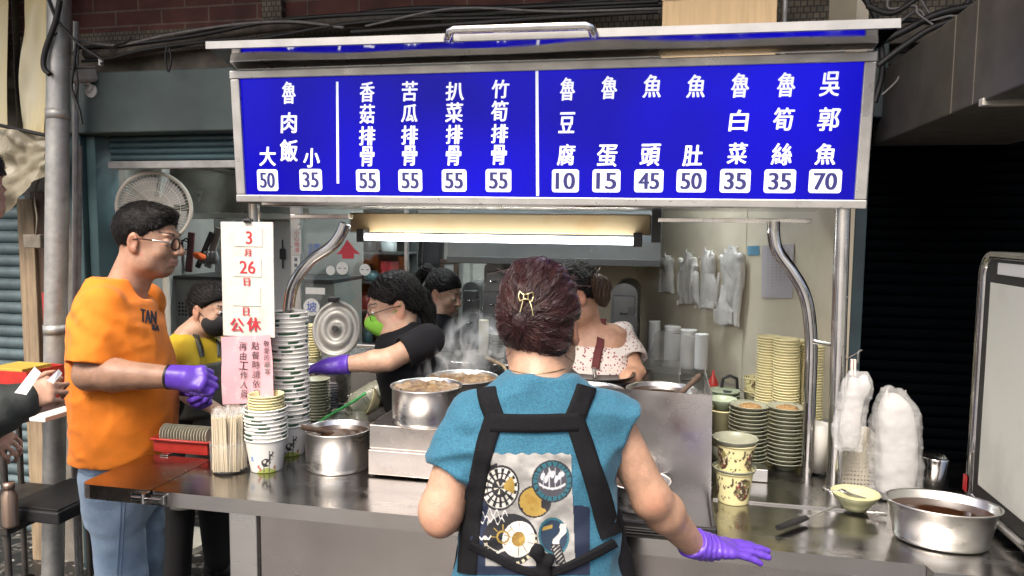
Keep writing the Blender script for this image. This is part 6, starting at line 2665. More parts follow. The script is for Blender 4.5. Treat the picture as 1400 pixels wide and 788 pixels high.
class Head:
    def __init__(s, c, fwd, up=(0, 0, 1), sc=1.0):
        s.c = Vector(c)
        s.M = frame(c, fwd, up).to_3x3()
        s.sc = sc
        s.Q = np.array(s.M)

    def __call__(s, x, y, z):
        return s.c + s.M @ Vector((x, y, z)) * s.sc

    def loc(s, v):
        return (np.asarray(v) - np.array(s.c)) @ s.Q / s.sc

    def ell(s, S, c, r, **k):
        S.ell(s(*c), np.array(r) * s.sc, rot=s.Q, **k)

    def cone(s, S, a, b, r1, r2=None, **k):
        S.cone(s(*a), s(*b), r1 * s.sc, (r2 if r2 is not None else r1) * s.sc, **k)

    def build(s, S, neck_to=None, face=True, jaw=1.0, neck_r=.054):
        s.ell(S, (0, -.012, .038), (.075, .094, .086), k=.01)
        s.ell(S, (0, .026, -.030), (.062 * jaw, .066, .078), k=.03)
        s.ell(S, (0, .052, -.082), (.034 * jaw, .032, .026), k=.03)
        for q in (-1, 1):
            s.ell(S, (q * .047 * jaw, .012, -.062), (.018, .036, .026), k=.03)
            s.ell(S, (q * .040, .062, -.022), (.022, .022, .022), k=.02)
        if face:
            s.ell(S, (0, .080, .034), (.048, .016, .011), k=.014)
            for q in (-1, 1):
                s.ell(S, (q * .032, .104, .010), (.019, .016, .012), k=.012, op='s')
                s.ell(S, (q * .032, .081, .010), (.0165, .013, .0125), k=.004)
                s.cone(S, (q * .016, .090, .018), (q * .046, .080, .016), .0035, .003, k=.004)
            s.cone(S, (0, .091, .022), (0, .111, -.018), .0075, .0125, k=.010)
            s.ell(S, (0, .114, -.021), (.013, .011, .010), k=.008)
            for q in (-1, 1):
                s.ell(S, (q * .0135, .102, -.024), (.0085, .011, .0085), k=.006)
                s.ell(S, (q * .006, .109, -.032), (.0035, .004, .003), k=.003, op='s')
            s.ell(S, (0, .090, -.052), (.024, .012, .0065), k=.008)
            s.ell(S, (0, .088, -.064), (.021, .012, .0075), k=.008)
            s.cone(S, (-.024, .0985, -.0575), (.024, .0985, -.0575), .002, k=.003, op='s')
            s.ell(S, (0, .088, -.074), (.022, .006, .004), k=.006, op='s')
        for q in (-1, 1):                                # ears
            s.ell(S, (q * .079, -.010, .002), (.008, .019, .031), k=.006)
            s.ell(S, (q * .086, -.006, .004), (.006, .011, .018), k=.005, op='s')
            s.ell(S, (q * .078, -.002, -.022), (.007, .010, .012), k=.005)
        s.cone(S, (0, -.022, -.04), neck_to_local(s, neck_to) if neck_to is not None else (0, -.04, -.19), neck_r, neck_r * 1.08, k=.03)

    def colour(s, v, base, brows=True, stubble=0.0, lips=(.42, .18, .15)):
        col = np.tile(base, (len(v), 1)).astype(float)
        l = s.loc(v)
        x, y, z = l.T
        near = (np.abs(x) < .1) & (np.abs(z) < .15) & (y > .03)
        m = near & (np.abs(z + .058) < .012) & (np.abs(x) < .026 - .0 * x) & (y > .085)
        col[m] = np.array(lips) * .6 + col[m] * .4
        if brows:
            a = np.abs(x)
            zc = .0345 + .006 * np.sin(np.clip((a - .014) / .04, 0, 1) * 2.4)
            m = near & (a > .014) & (a < .054) & (np.abs(z - zc) < .0048 * (1.15 - np.clip((a - .014) / .045, 0, 1))) & (y > .05)
            col[m] = (.035, .024, .02)
        if stubble:
            m = near & (z < -.036) & (z > -.12)
            col[m] = col[m] * (1 - stubble) + np.array([.12, .10, .09]) * stubble
        m = (np.abs(x) > .07) & (np.abs(z) < .04) & (np.abs(y) < .04)
        col[m] = col[m] * np.array([1.05, .88, .84])
        return col

    def eyes(s, parent):
        for q in (-1, 1):
            mb_ = MB()
            V = s(q * .032, .0815, .009)
            prof = [(.0125 * math.sin(a), -.0125 * math.cos(a)) for a in np.linspace(.02, PI - .02, 10)]
            Mx = Matrix.Translation(V) @ s.M.to_4x4() @ Matrix.Scale(s.sc, 4)
            mb_.lathe(prof, (0, 0, 0), 16, M=Mx)
            e = obj("eyeball", mb_, EYEW, parent)
            mb_ = MB()
            a = s(q * .032 + .0, .0935, .007)
            mb_.tube([a, a + s.M @ Vector((0, .0016, 0))], .0058 * s.sc, 14)
            obj("iris", mb_, EYED, e)


def neck_to_local(h, p):
    return tuple(h.M.transposed() @ (Vector(p) - h.c) / h.sc)


def hand_prims(S, W, d, n, side, curl=(.4, .5, .3), sc=1.0, grow=0.0, spread=.06, thumb=(.6, .75, -.25), curls=None):
    """W wrist, d towards the fingers, n out of the back of the hand, side +1/-1 puts the thumb on d x n"""
    d = Vector(d).normalized()
    n = (Vector(n) - d * Vector(n).dot(d)).normalized()
    l = d.cross(n) * side
    W = Vector(W)

    def Pp(x, y, z):
        return W + (l * x + d * y + n * z) * sc
    kx, ky = (.031, .0105, -.0105, -.030), (.090, .095, .090, .080)
    lens = ((.043, .026, .020), (.047, .029, .021), (.043, .027, .020), (.034, .020, .018))
    for i in range(4):
        S.cone(Pp(kx[i] * .55, .008, 0), Pp(kx[i], ky[i], 0), .0165 * sc + grow, .0122 * sc + grow, k=.010)
        p = Pp(kx[i], ky[i], 0)
        ang = 0
        sp = (1.5 - i) * spread
        c3 = curls[i] if curls else curl
        r = (.0098, .0088, .0078, .0068) if i < 3 else (.0086, .0078, .007, .006)
        for j in range(3):
            ang += c3[j]
            v = (d * math.cos(sp) + l * math.sin(sp)) * math.cos(ang) - n * math.sin(ang)
            q = p + v * lens[i][j] * sc
            S.cone(p, q, r[j] * sc + grow, r[j + 1] * sc + grow, k=.003)
            p = q
    S.ell(W + (d * .05) * sc, (.02 * sc + grow, .02 * sc + grow, .02 * sc + grow), k=.02)
    t = (l * thumb[0] + d * thumb[1] + n * thumb[2]).normalized()
    p = Pp(.020, .018, -.004)
    q = p + t * .046 * sc
    S.cone(p, q, .0165 * sc + grow, .0125 * sc + grow, k=.010)
    t2 = (t + d * .35 - l * .25).normalized()
    q2 = q + t2 * .032 * sc
    S.cone(q, q2, .0115 * sc + grow, .0100 * sc + grow, k=.004)
    t3 = (t2 + d * .3 - l * .25).normalized()
    S.cone(q2, q2 + t3 * .026 * sc, .0100 * sc + grow, .0078 * sc + grow, k=.003)


def arm_prims(S, sh, el, wr, r=(.052, .043, .041, .029), k=.02):
    S.cone(sh, el, r[0], r[1], k=k)
    sh, el, wr = Vector(sh), Vector(el), Vector(wr)
    mid = el.lerp(wr, .28)
    S.cone(el, mid, r[1] * .96, r[2], k=k)
    S.cone(mid, wr, r[2], r[3], k=k)


def smooth_part(name, S, m, parent, it=2, colors=None):
    mb_ = S.to_mb(it)
    c = None
    if colors is not None:
        c = colors(np.concatenate(mb_.v))
    return obj(name, mb_, m, parent, colors=c, recalc=False), mb_


def strands(root, mb_h, tgt, n, m, seed=1, step=.0075, steps=13, width=.0007, lift=.0022, swirl=.35, keep=None, name="hair_strands", stop=.02):
    """fine separate hairs running over the hair mass towards the points where it is gathered"""
    tr = bvh_of(mb_h)
    hv = np.concatenate(mb_h.v)
    rg = np.random.default_rng(seed)
    mb_ = MB()
    tg = [Vector(t) for t in (tgt if isinstance(tgt, list) else [tgt])]
    for ii in rg.choice(len(hv), n):
        p = Vector(hv[ii])
        if keep is not None and not keep(p):
            continue
        T_ = tg[int(rg.integers(len(tg)))]
        pts = []
        sw, off = rg.normal(0, swirl), rg.uniform(.0003, lift)
        for k in range(steps):
            loc, nn, _, _ = tr.find_nearest(p)
            if loc is None:
                break
            pts.append(loc + nn * (off * (1 + .6 * math.sin(k + ii))))
            t = T_ - loc
            d_ = t.length
            if d_ < stop:
                break
            t = t - nn * t.dot(nn)
            if t.length < 1e-5:
                break
            t.normalize()
            t = (t + nn.cross(t) * (sw + .25 * math.sin(d_ * 40 + ii))).normalized()
            p = loc + t * step
        if len(pts) > 3:
            k_ = len(pts)
            mb_.tube(pts, [.0002 + width * math.sin(PI * (j + .6) / (k_ + .2)) for j in range(k_)], 3, caps=False)
    return obj(name, mb_, m, root, recalc=False)


def box_of(*pts, pad=.12):
    A = np.array([tuple(p) for p in pts])
    return A.min(0) - pad, A.max(0) + pad


def ribbon(mb_, tree, pix, width, n=26, off=.004, mi=0, dmax=None, jitter=0):
    """a cloth band lying on the garment, following a path of photo pixels"""
    P2 = [Vector((x, y, 0)) for x, y in pix]
    path = bez(P2, max(2, n // (len(P2) - 1)))
    L_, R_ = [], []
    for i, p in enumerate(path):
        t = (path[min(i + 1, len(path) - 1)] - path[max(i - 1, 0)]).normalized()
        nr = Vector((-t.y, t.x, 0))
        w = width if not hasattr(width, '__len__') else width[0] + (width[1] - width[0]) * i / (len(path) - 1)
        row = []
        for q in (-.5, -.25, 0, .25, .5):
            a = p + nr * (w * q)
            hit = tree.ray_cast(CAMP, ray(a.x, a.y).normalized())
            row.append((hit[0], hit[1]) if hit[0] else None)
        if all(row):
            L_.append(row)
    if len(L_) < 2:
        return
    k = 5
    V, F = [], []
    for row in L_:
        for (h, nn) in row:
            if nn.dot(ray(700, 394)) > 0:
                nn = -nn
            V.append((h + nn * off)[:])
        for (h, nn) in row:
            V.append((h - nn * .004)[:] if nn.dot(ray(700, 394)) < 0 else (h + nn * .004)[:])
    m = 2 * k
    for i in range(len(L_) - 1):
        for j in range(k - 1):
            F.append((i * m + j, i * m + j + 1, (i + 1) * m + j + 1, (i + 1) * m + j))
        F.append((i * m, (i + 1) * m, (i + 1) * m + k, i * m + k))
        F.append((i * m + k - 1, i * m + 2 * k - 1, (i + 1) * m + 2 * k - 1, (i + 1) * m + k - 1))
    mb_.add(V, F, mi, False)
    for f_ in range(len(F)):
        mb_.sm[-1 - f_] = True


def decal(mb_, cols, tree, x0, x1, y0, y1, step, fn, off=.0015):
    """printed area: a fine cloth-hugging grid whose cells carry the print's colours"""
    xs = np.arange(x0, x1 + step * .5, step)
    ys = np.arange(y0, y1 + step * .5, step)
    X, Y = np.meshgrid(xs, ys)
    C, A = fn(X, Y)
    idx = -np.ones(X.shape, int)
    V = []
    for j in range(X.shape[0]):
        for i in range(X.shape[1]):
            if not A[j, i]:
                continue
            hit = tree.ray_cast(CAMP, ray(X[j, i], Y[j, i]).normalized())
            if hit[0] is None:
                continue
            nn = hit[1] if hit[1].dot(FWD) < 0 else -hit[1]
            idx[j, i] = len(V)
            V.append((hit[0] + nn * off)[:])
            cols.append(C[j, i])
    F = []
    for j in range(X.shape[0] - 1):
        for i in range(X.shape[1] - 1):
            q = (idx[j, i], idx[j, i + 1], idx[j + 1, i + 1], idx[j + 1, i])
            if min(q) >= 0:
                F.append(q)
    mb_.add(V, F, 0, True)


def legs(S, T, hip_z, stance, r=(.085, .062, .05), foot=None, k=.03, bend=0.0, spread=.0):
    for q in (-1, 1):
        a = T @ Vector((q * stance, 0, hip_z))
        b = T @ Vector((q * (stance + spread * .5), bend, hip_z * .52))
        c = T @ Vector((q * (stance + spread), 0, .08))
        S.cone(a, b, r[0], r[1], k=k)
        S.cone(b, c, r[1], r[2], k=.015)


def shoes(T, stance, parent, m, spread=0):
    for q in (-1, 1):
        a = T @ Vector((q * (stance + spread), -.05, .04))
        b = T @ Vector((q * (stance + spread) + q * .02, .15, .03))
        S = SDF(*box_of(a, b, pad=.09), .007)
        S.cone(a, b, .042, .034, k=.02)
        S.ell(T @ Vector((q * (stance + spread), -.03, .075)), (.042, .05, .035), k=.02)
        S.cut((0, 0, .002), (0, 0, -1))
        smooth_part("shoe", S, m, parent, 2)


# ---------- the customer-side cook in blue, seen from behind
def build_blue_woman():
    D = 1.47
    root = thing("person", "woman seen from behind in blue tee with black cross straps at the counter", "person", (atD(740, 700, D).x, atD(740, 700, D).y, 0))
    C0 = atD(740, 600, D)
    base = Vector((C0.x, C0.y, 0))
    T = frame(base, VF)
    zpx = lambda y: CAM_H - (y - 313) * .00147
    hx = lambda px: (px - 740) * .00147
    sh_l, sh_r = atD(644, 578, D), atD(830, 567, D)
    el_l, wr_l = atD(603, 698, D - .03), atD(650, 692, D + .26)
    el_r, wr_r = atD(890, 680, D + .02), atD(949, 747, 1.62)
    # body
    H = Head(atD(738, 449, D + .03), VF * .93 + VR * .36, sc=1.0)
    lo, hi = box_of(sh_l, sh_r, el_l, wr_l, wr_r, H.c, base + Vector((0, 0, .05)), pad=.2)
    S = SDF(lo, hi, .005)
    H.build(S, neck_to=T @ Vector((-.005, -.01, zpx(535))), face=False, neck_r=.056)
    S.loft([(zpx(790), 0, 0, .14, .10), (zpx(700), 0, 0, .13, .095), (zpx(600), 0, 0, .135, .085), (zpx(560), 0, 0, .12, .07), (zpx(530), 0, -.005, .075, .055)], T, .03)
    arm_prims(S, sh_l, el_l, wr_l, (.046, .042, .042, .030))
    arm_prims(S, sh_r, el_r, wr_r, (.044, .0385, .040, .0275))
    S.ell(el_l + UP * -.02 - VF * .02, (.020, .020, .020), k=.03)
    S.ell(el_r + UP * -.012 - VR * .002, (.022, .022, .022), k=.03)
    dr = (wr_r - el_r).normalized()
    hd_r = (VR * .95 + VF * .14 + UP * -.10)
    curls_r = ((.05, .12, .10), (.02, .10, .08), (.04, .14, .10), (.12, .20, .15))
    hand_prims(S, wr_r, hd_r, UP, -1, grow=-.002, sc=.96, curls=curls_r, thumb=(.75, .62, -.15))
    hand_prims(S, wr_l, VF, UP, 1, grow=-.002, sc=.96, curl=(.5, .6, .3))
    legs(S, T, .80, .085, (.10, .07, .05))

    def colf(v):
        c = np.tile(SK * np.array([1.02, .97, .93]), (len(v), 1))
        l = H.loc(v)
        m = (np.abs(l[:, 0]) > .068) & (np.abs(l[:, 2]) < .04) & (np.abs(l[:, 1]) < .04)
        c[m] *= (1.05, .82, .78)
        for q_, a_, r_ in ((el_r, .30, .020), (el_l - UP * .02, .22, .03), (wr_r, .15, .02)):      # darker, redder skin at the joints
            w_ = np.exp(-((v - np.array(q_) + np.array(VF) * .035) ** 2).sum(1) / (2 * r_ * r_))[:, None]
            c *= 1 - w_ * a_ * np.array([.6, 1.0, 1.1])
        return c
    body, _ = smooth_part("body", S, SKIN, root, 2, colf)
    # gloves
    for (w, d_, n_, sd_, cl, th, el) in ((wr_r, hd_r, UP, -1, curls_r, (.75, .62, -.15), el_r), (wr_l, VF, UP, 1, None, (.6, .75, -.25), el_l)):
        S = SDF(*box_of(w, w + Vector(d_).normalized() * .2, pad=.10), .0032)
        hand_prims(S, w, d_, n_, sd_, grow=.0012, sc=.96, curls=cl, curl=(.5, .6, .3), thumb=th)
        back = (Vector(el) - Vector(w)).normalized()
        S.cone(Vector(w) + back * .022, Vector(w) + Vector(d_).normalized() * .03, .0345, .030, k=.012)
        S.cut(Vector(w) + back * .020, back)
        ax = Vector(d_).normalized()

        def fold(P, w=w, ax=ax):
            t = (P[0] - w[0]) * ax[0] + (P[1] - w[1]) * ax[1] + (P[2] - w[2]) * ax[2]
            e = np.exp(-((t - .03) / .04) ** 2)
            wob = vnoise(P, 40, 3)
            return e * .0018 * np.sin(t * 480 + wob * 2.2) + .0008 * vnoise(P, 90, 4)
        S.fold(fold)
        smooth_part("glove", S, GLOVE, root, 1)
    # shirt
    secs = [(zpx(800), 0, .0, .170, .125), (zpx(750), 0, 0, .158, .12), (zpx(700), -.002, 0, .150, .115), (zpx(650), -.003, 0, .152, .112), (zpx(600), 0, 0, .162, .105), (zpx(570), 0, -.002, .155, .09),
            (zpx(543), .002, -.006, .130, .075), (zpx(522), .0, -.010, .090, .065), (zpx(508), .0, -.014, .070, .058)]
    lo, hi = box_of(sh_l, sh_r, T @ Vector((0, 0, zpx(800))), T @ Vector((0, 0, zpx(515))), pad=.18)
    S = SDF(lo, hi, .0042)
    S.loft(secs, T, .02, n=2.3)
    S.sleeve(sh_l, sh_l + (el_l - sh_l) * .56, .054, .058, k=.03)
    S.sleeve(sh_r - VR * .01, sh_r + (VR * .80 - UP * .60).normalized() * .036, .047, .050, k=.03)
    S.ell(T @ Vector((-.004, .015, zpx(490))), (.078, .085, .028), k=.012, op='s')

    def folds(P):
        l = T.inverted()
        Tn = np.array(l)
        x = P[0] * Tn[0, 0] + P[1] * Tn[0, 1] + P[2] * Tn[0, 2] + Tn[0, 3]
        z = P[2]
        w = vnoise(P, 9, 11, (1, 1, .6))
        side = np.clip((np.abs(x) - .09) / .06, 0, 1)
        return .0030 * vnoise(P, 13, 5, (1.2, 1, .7)) + side * .0016 * np.sin((z + .5 * np.abs(x)) * 80 + w * 6) + .0010 * vnoise(P, 34, 8, (1, 1, .6)) - .0070 * ridge([P[0] + .5 * P[2], P[1], P[2] - .3 * P[0]], 7, 31, (.8, 1, 1.5)) - .0045 * ridge([P[0] - .6 * P[2], P[1], P[2]], 11, 33, (1, 1, 1.3))
    S.fold(folds)
    SHIRT = mat("blue_heather_tee", (.034, .165, .25), .85, 0, var=.45, vscale=300, detail=2, sheen=.1, bump=.12, bscale=420, color2=(.018, .095, .155))
    _, smb = smooth_part("tee_shirt", S, SHIRT, root, 2)
    tree = bvh_of(smb)
    # print
    rg = random.Random(4)
    CREAM_, INK_, GOLD, TEAL_, NAVY = (.40, .39, .37), (.012, .012, .016), (.33, .22, .045), (.02, .11, .145), (.010, .018, .045)

    def paint(X, Y):
        C = np.zeros(X.shape + (3,))
        A = np.zeros(X.shape, bool)
        nz = vnoise([X / 22., Y / 14., X * 0], 1.0, 6) + .6 * vnoise([X / 8., Y / 6., X * 0 + 3], 1.0, 7)
        # navy lower garment graphic
        m = (Y > 672 + 9 * nz + (X > 700) * 14 + np.clip((675 - X), 0, 40) * -.2) & ((X < 674) | (X > 778) | (Y > 772))
        m &= (X < 690) | (Y > 690)
        C[m] = NAVY; A |= m
        xl_ = 672 - (Y - 620) * .052
        xr_ = 781 + (Y - 620) * .032
        m = (X > xl_) & (X < xr_) & (Y > 620 + 1.2 * np.sin(X * .35)) & (Y < 774)
        g = np.clip(.5 + nz * .45, .1, 1.0)
        C[m] = (np.array(CREAM_) * (.45 + .75 * g[..., None]))[m]
        A |= m

        def ellm(cx, cy, rx, ry, th=0):
            a, b = math.cos(th), math.sin(th)
            u = (X - cx) * a + (Y - cy) * b
            v = -(X - cx) * b + (Y - cy) * a
            return np.hypot(u / rx, v / ry), np.arctan2(v / ry, u / rx)
        # rayed dial, upper left
        e, an = ellm(684, 667, 26, 31, .15)
        m = e < 1; C[m] = INK_; A |= m
        m = e < .90; C[m] = (.62, .60, .55)
        m = (e < .88) & (e > .42) & (np.sin(an * 15) > .1); C[m] = INK_
        m = (e > .62) & (e < .68); C[m] = INK_
        m = (e < .42); C[m] = INK_
        m = (e < .75) & (e > .2) & (an > -.9) & (an < .2) & (X > 688); C[m] = GOLD
        m = (e < .3) & (np.sin(an * 5) > .6); C[m] = (.5, .48, .4)
        m = (e > 1.0) & (e < 1.12) & (X < 680) & (Y < 660); C[m] = INK_; A |= m
        # ringed ship disc, upper right
        e, an = ellm(755, 658, 28, 29)
        # golden globe first
        e2, an2 = ellm(731, 686, 23, 22)
        m = e2 < 1; C[m] = INK_
        m = (e2 < .9) & (nz > -.45) & (X < 748); C[m] = GOLD
        m = (e2 < .8) & (nz > .35); C[m] = (.30, .18, .03)
        m = e < 1; C[m] = TEAL_
        m = (e < 1) & (e > .93); C[m] = INK_
        m = (e < .92) & (e > .74) & (np.sin(an * 22 + 3 * nz) > .75); C[m] = INK_
        m = e < .72; C[m] = (.055, .055, .07)
        for k_ in range(7):                              # sails and hull
            cx, cy = 742 + 4.6 * k_, 651 + 4.5 * math.sin(k_ * 1.9)
            q, _ = ellm(cx, cy, 2.6, 5.5, .25)
            m = (q < 1) & (e < .7); C[m] = (.50, .51, .54)
        m = (e < .66) & (np.abs(Y - 668 - .02 * (X - 755) ** 2 * -1) < 1.6); C[m] = (.55, .55, .57)
        m = (e < .66) & (np.abs((X - 755) % 8 - 4) < .5) & (Y < 668); C[m] = (.45, .46, .5)
        # large dial, lower left
        e, an = ellm(698, 738, 37, 36)
        m = e < 1; C[m] = INK_; A |= m
        m = (e < .98) & (e > .86) & (np.sin(an * 26) > .0) & (Y > 730); C[m] = (.55, .50, .34)
        e3, an3 = ellm(709, 737, 22, 25, .3)
        m = e3 < 1; C[m] = (.66, .64, .60)
        m = (e3 < .92) & (e3 > .45) & (np.abs(np.sin(an3 * 5)) < .10); C[m] = INK_
        m = (e3 < .42); C[m] = GOLD
        m = (e3 < .42) & (nz > .3); C[m] = (.25, .15, .03)
        e4, an4 = ellm(688, 734, 9, 9)
        m = (e4 < 1) & (e4 > .72); C[m] = GOLD
        m = (e4 > 1.1) & (e4 < 1.9) & (np.abs(np.sin(an4 * 4)) < .18) & (Y < 738); C[m] = GOLD
        for q_ in (0, 1, 2):
            m = np.abs(Y - (748 + q_ * 4) - 6 * np.sin((X - 670) * .12 + q_)) < .9
            m &= (e < .95) & (X < 695); C[m] = (.5, .48, .42)
        # oval with figure, lower right
        e, an = ellm(757, 733, 21, 26, -.2)
        m = e < 1; C[m] = TEAL_
        m = e < .86; C[m] = (.012, .03, .06)
        m = (e < .8) & (np.abs((Y - 722) + (X - 745) * .25) < 2.5) & (X < 755); C[m] = GOLD
        m = (np.abs((X - 764) + (Y - 735) * .45 + 2 * np.sin(Y * .3)) < 4.5) & (Y > 716) & (Y < 752) & (e < 1.05); C[m] = (.62, .60, .56)
        m = (np.abs(X - 757 - (Y - 735) * .28) < 7) & (Y > 744) & (Y < 772); C[m] = INK_; A |= m
        m = (np.abs(X - 757 - (Y - 735) * .28) < 5.5) & (Y > 746) & (Y < 770) & (np.sin(Y * 1.1 + X) > .75); C[m] = (.5, .48, .45)
        # white script at the left
        for k_, (y0, a0, x0_, x1_) in enumerate(((702, 5, 652, 694), (711, 4, 648, 690), (734, 2.5, 656, 672), (748, 1.5, 654, 664))):
            t = (X - x0_)
            m = (X > x0_) & (X < x1_) & (np.abs(Y - y0 - a0 * np.sin(t * .62) - 2 * np.sin(t * .23)) < 1.0)
            C[m] = (.70, .70, .70); A |= m
        return C, A
    mb = MB(); cl = []
    decal(mb, cl, tree, 640, 806, 616, 786, .85, paint)
    obj("shirt_print", mb, mat("print_ink", (.5, .5, .5), .75, 0, attr="Col", var=.12, vscale=200), root, colors=np.array(cl), recalc=False)
    # apron: front cloth, H straps, waist tie
    APR = mat("black_apron", (.009, .009, .011), .9, 0, var=.35, vscale=200, spec=.2, bump=.15, bscale=300)
    S = SDF(*box_of(T @ Vector((-.2, 0, zpx(560))), T @ Vector((.2, 0, .45)), pad=.16), .006)
    S.loft([(.45, 0, .01, .215, .16), (.80, 0, .01, .195, .145)] + [(z, cx, cy + .012, rx + .012, ry + .010) for z, cx, cy, rx, ry in secs[1:5]], T, .01)
    S.cut(T @ Vector((0, .030, 1)), -(VF))
    S.noise(.006, 9, 14, (1, 1, .35))
    smooth_part("apron", S, APR, root, 2)
    mb = MB()
    ribbon(mb, tree, [(664, 519), (668, 545), (679, 577)], 26, 12, .0045)
    ribbon(mb, tree, [(806, 514), (796, 545), (783, 577)], 27, 12, .0045)
    ribbon(mb, tree, [(672, 578), (730, 579), (790, 577)], 25, 16, .0055)
    ribbon(mb, tree, [(677, 570), (663, 615), (652, 665), (645, 720), (640, 784)], 25, 24, .005)
    ribbon(mb, tree, [(784, 570), (799, 615), (815, 665), (829, 715), (838, 740)], (26, 30), 24, .005)
    obj("strap", mb, APR, root)
    mb = MB()
    ribbon(mb, tree, [(646, 744), (680, 762), (714, 778), (742, 784)], 10, 16, .008)
    ribbon(mb, tree, [(838, 742), (800, 762), (770, 776), (745, 784)], 11, 16, .008)
    k0 = tree.ray_cast(CAMP, ray(743, 780).normalized())[0]
    if k0:
        tob = -VF
        S = SDF(k0 - Vector((.06, .06, .08)), k0 + Vector((.06, .06, .07)), .003)
        S.ell(k0 + tob * .008, (.017, .013, .015), k=.006)
        S.cone(k0 + tob * .008, k0 + tob * .012 + UP * .042 - VR * .012, .008, .013, k=.006)
        S.cone(k0 + tob * .008, k0 + tob * .012 + UP * .030 + VR * .010, .008, .010, k=.006)
        S.cone(k0 + tob * .008, k0 + tob * .012 - UP * .05 + VR * .008, .008, .009, k=.006)
        S.noise(.003, 60, 5)
        mb2 = S.to_mb(1)
        mb.add(np.concatenate(mb2.v), mb2.f, 0, True)
    obj("waist_tie", mb, APR, root)
    # side cloth of the apron hanging at the right hip
    S = SDF(*box_of(atD(840, 690, D), atD(858, 800, D), pad=.08), .005)
    S.cone(atD(836, 705, D + .01), atD(846, 830, D + .01), .022, .040, k=.01)
    S.cone(atD(842, 760, D + .03), atD(846, 840, D + .05), .03, .05, k=.02)
    S.noise(.005, 14, 3, (1.5, 1.5, .3))
    smooth_part("apron_side", S, APR, root, 1)
    # trousers
    S = SDF(*box_of(T @ Vector((-.2, 0, 0)), T @ Vector((.2, 0, .95)), pad=.15), .009)
    S.loft([(.78, 0, 0, .165, .125), (.95, 0, 0, .155, .118)], T, .03)
    legs(S, T, .80, .085, (.105, .078, .062))
    smooth_part("trousers", S, mat("dark_trousers", (.02, .022, .03), .85), root, 1)
    shoes(T, .085, root, RUBBER)
    # hair
    RED_H = mat("burgundy_hair", (.032, .012, .012), .42, 0, var=.5, vscale=22, bump=.2, bscale=70, color2=(.018, .006, .007), sheen=.15)
    S = SDF(*box_of(H.c, pad=.19), .0035)
    hp = lambda px, py, dd=0: atD(px, py, D + .03 + dd)
    S.ell(hp(735, 424, .0), (.077, .094, .092), rot=np.array(frame((0, 0, 0), VF).to_3x3()), k=.02)
    S.ell(hp(738, 428, -.045), (.062, .062, .070), k=.02)
    S.ell(hp(734, 392, -.005), (.064, .075, .050), k=.03)
    S.ell(hp(710, 430, -.035), (.042, .048, .064), k=.02)
    S.ell(hp(760, 434, -.03), (.042, .050, .062), k=.02)
    S.ell(hp(733, 458, -.045), (.060, .046, .038), k=.02)
    S.cone(hp(700, 452, -.065), hp(762, 466, -.062), .026, .028, k=.018)
    S.cone(hp(716, 398, -.085), hp(712, 436, -.086), .018, .022, k=.02)
    S.cut(H(0, .055, 0), H.M @ Vector((0, 1, -.25)))
    S.ell(H(.088, .0, -.012), (.020, .040, .040), k=.01, op='s')     # the ear stays free
    tgt = hp(712, 436, -.10)

    def grooves(P):
        dx = (P[0] - tgt.x) * VR.x + (P[1] - tgt.y) * VR.y
        dz = P[2] - tgt.z
        an = np.arctan2(dz, dx)
        r = np.hypot(dx, dz)
        wv = vnoise(P, 14, 3)
        return .0022 * np.sin(an * 17 + r * 25 + wv * 4) * np.clip(r / .03, 0, 1) + .0013 * np.sin(an * 41 + wv * 7) + .0055 * vnoise(P, 13, 9, (1, 1, .8)) - .003 * ridge(P, 12, 19, (1.2, 1, .6))
    S.fold(grooves)
    _, hmb = smooth_part("hair", S, RED_H, root, 1)
    ht = bvh_of(hmb)
    hv = np.concatenate(hmb.v)
    mb = MB()
    rg = np.random.default_rng(3)
    idx = rg.choice(len(hv), 1500)
    for ii in idx:
        p = Vector(hv[ii])
        if (p - CAMP).dot(FWD) > D + .09:
            continue
        pts = []
        sw = rg.normal(0, .35)
        offs = rg.uniform(.0004, .0040)
        for k in range(13):
            loc, nn, _, _ = ht.find_nearest(p)
            if loc is None:
                break
            pts.append(loc + nn * offs)
            t = tgt - loc
            dist = t.length
            if dist < .02:
                break
            t = (t - nn * t.dot(nn)).normalized()
            b = nn.cross(t)
            t = (t + b * (sw + .25 * math.sin(dist * 40 + ii))).normalized()
            p = loc + t * .0075
        if len(pts) > 3:
            n_ = len(pts)
            mb.tube(pts, [.0002 + .0007 * math.sin(PI * (j + .6) / (n_ + .2)) for j in range(n_)], 3, caps=False)
    # flyaway wisps on top and at the nape
    for k in range(130):
        u = rg.uniform(-1, 1)
        if k < 80:
            a = hp(735 + u * 48, 372 + abs(u) * 22, rg.uniform(-.05, .03))
            b = a + Vector((rg.normal(0, .014), rg.normal(0, .01), rg.uniform(.004, .018)))
            c = b + Vector((rg.normal(0, .02), rg.normal(0, .01), rg.normal(0, .008)))
        else:
            a = hp(735 + u * 36, 476, -.045)
            b = a + Vector((rg.normal(0, .008), -.004, -.014))
            c = b + Vector((rg.normal(0, .014), .003, rg.uniform(-.05, -.012)))
        mb.tube(bez([a, b, c], 4), .0007, 3, caps=False)
    obj("hair_strands", mb, mat("burgundy_strand", (.060, .023, .021), .34, 0, var=.5, vscale=40), root, recalc=False)
    # claw clip
    GOLDM = mat("gold_clip", (.72, .60, .33), .22, 1)
    mb = MB()
    def onh(px, py, off=.006):
        h = ht.ray_cast(CAMP, ray(px, py).normalized())
        return h[0] - ray(px, py).normalized() * off
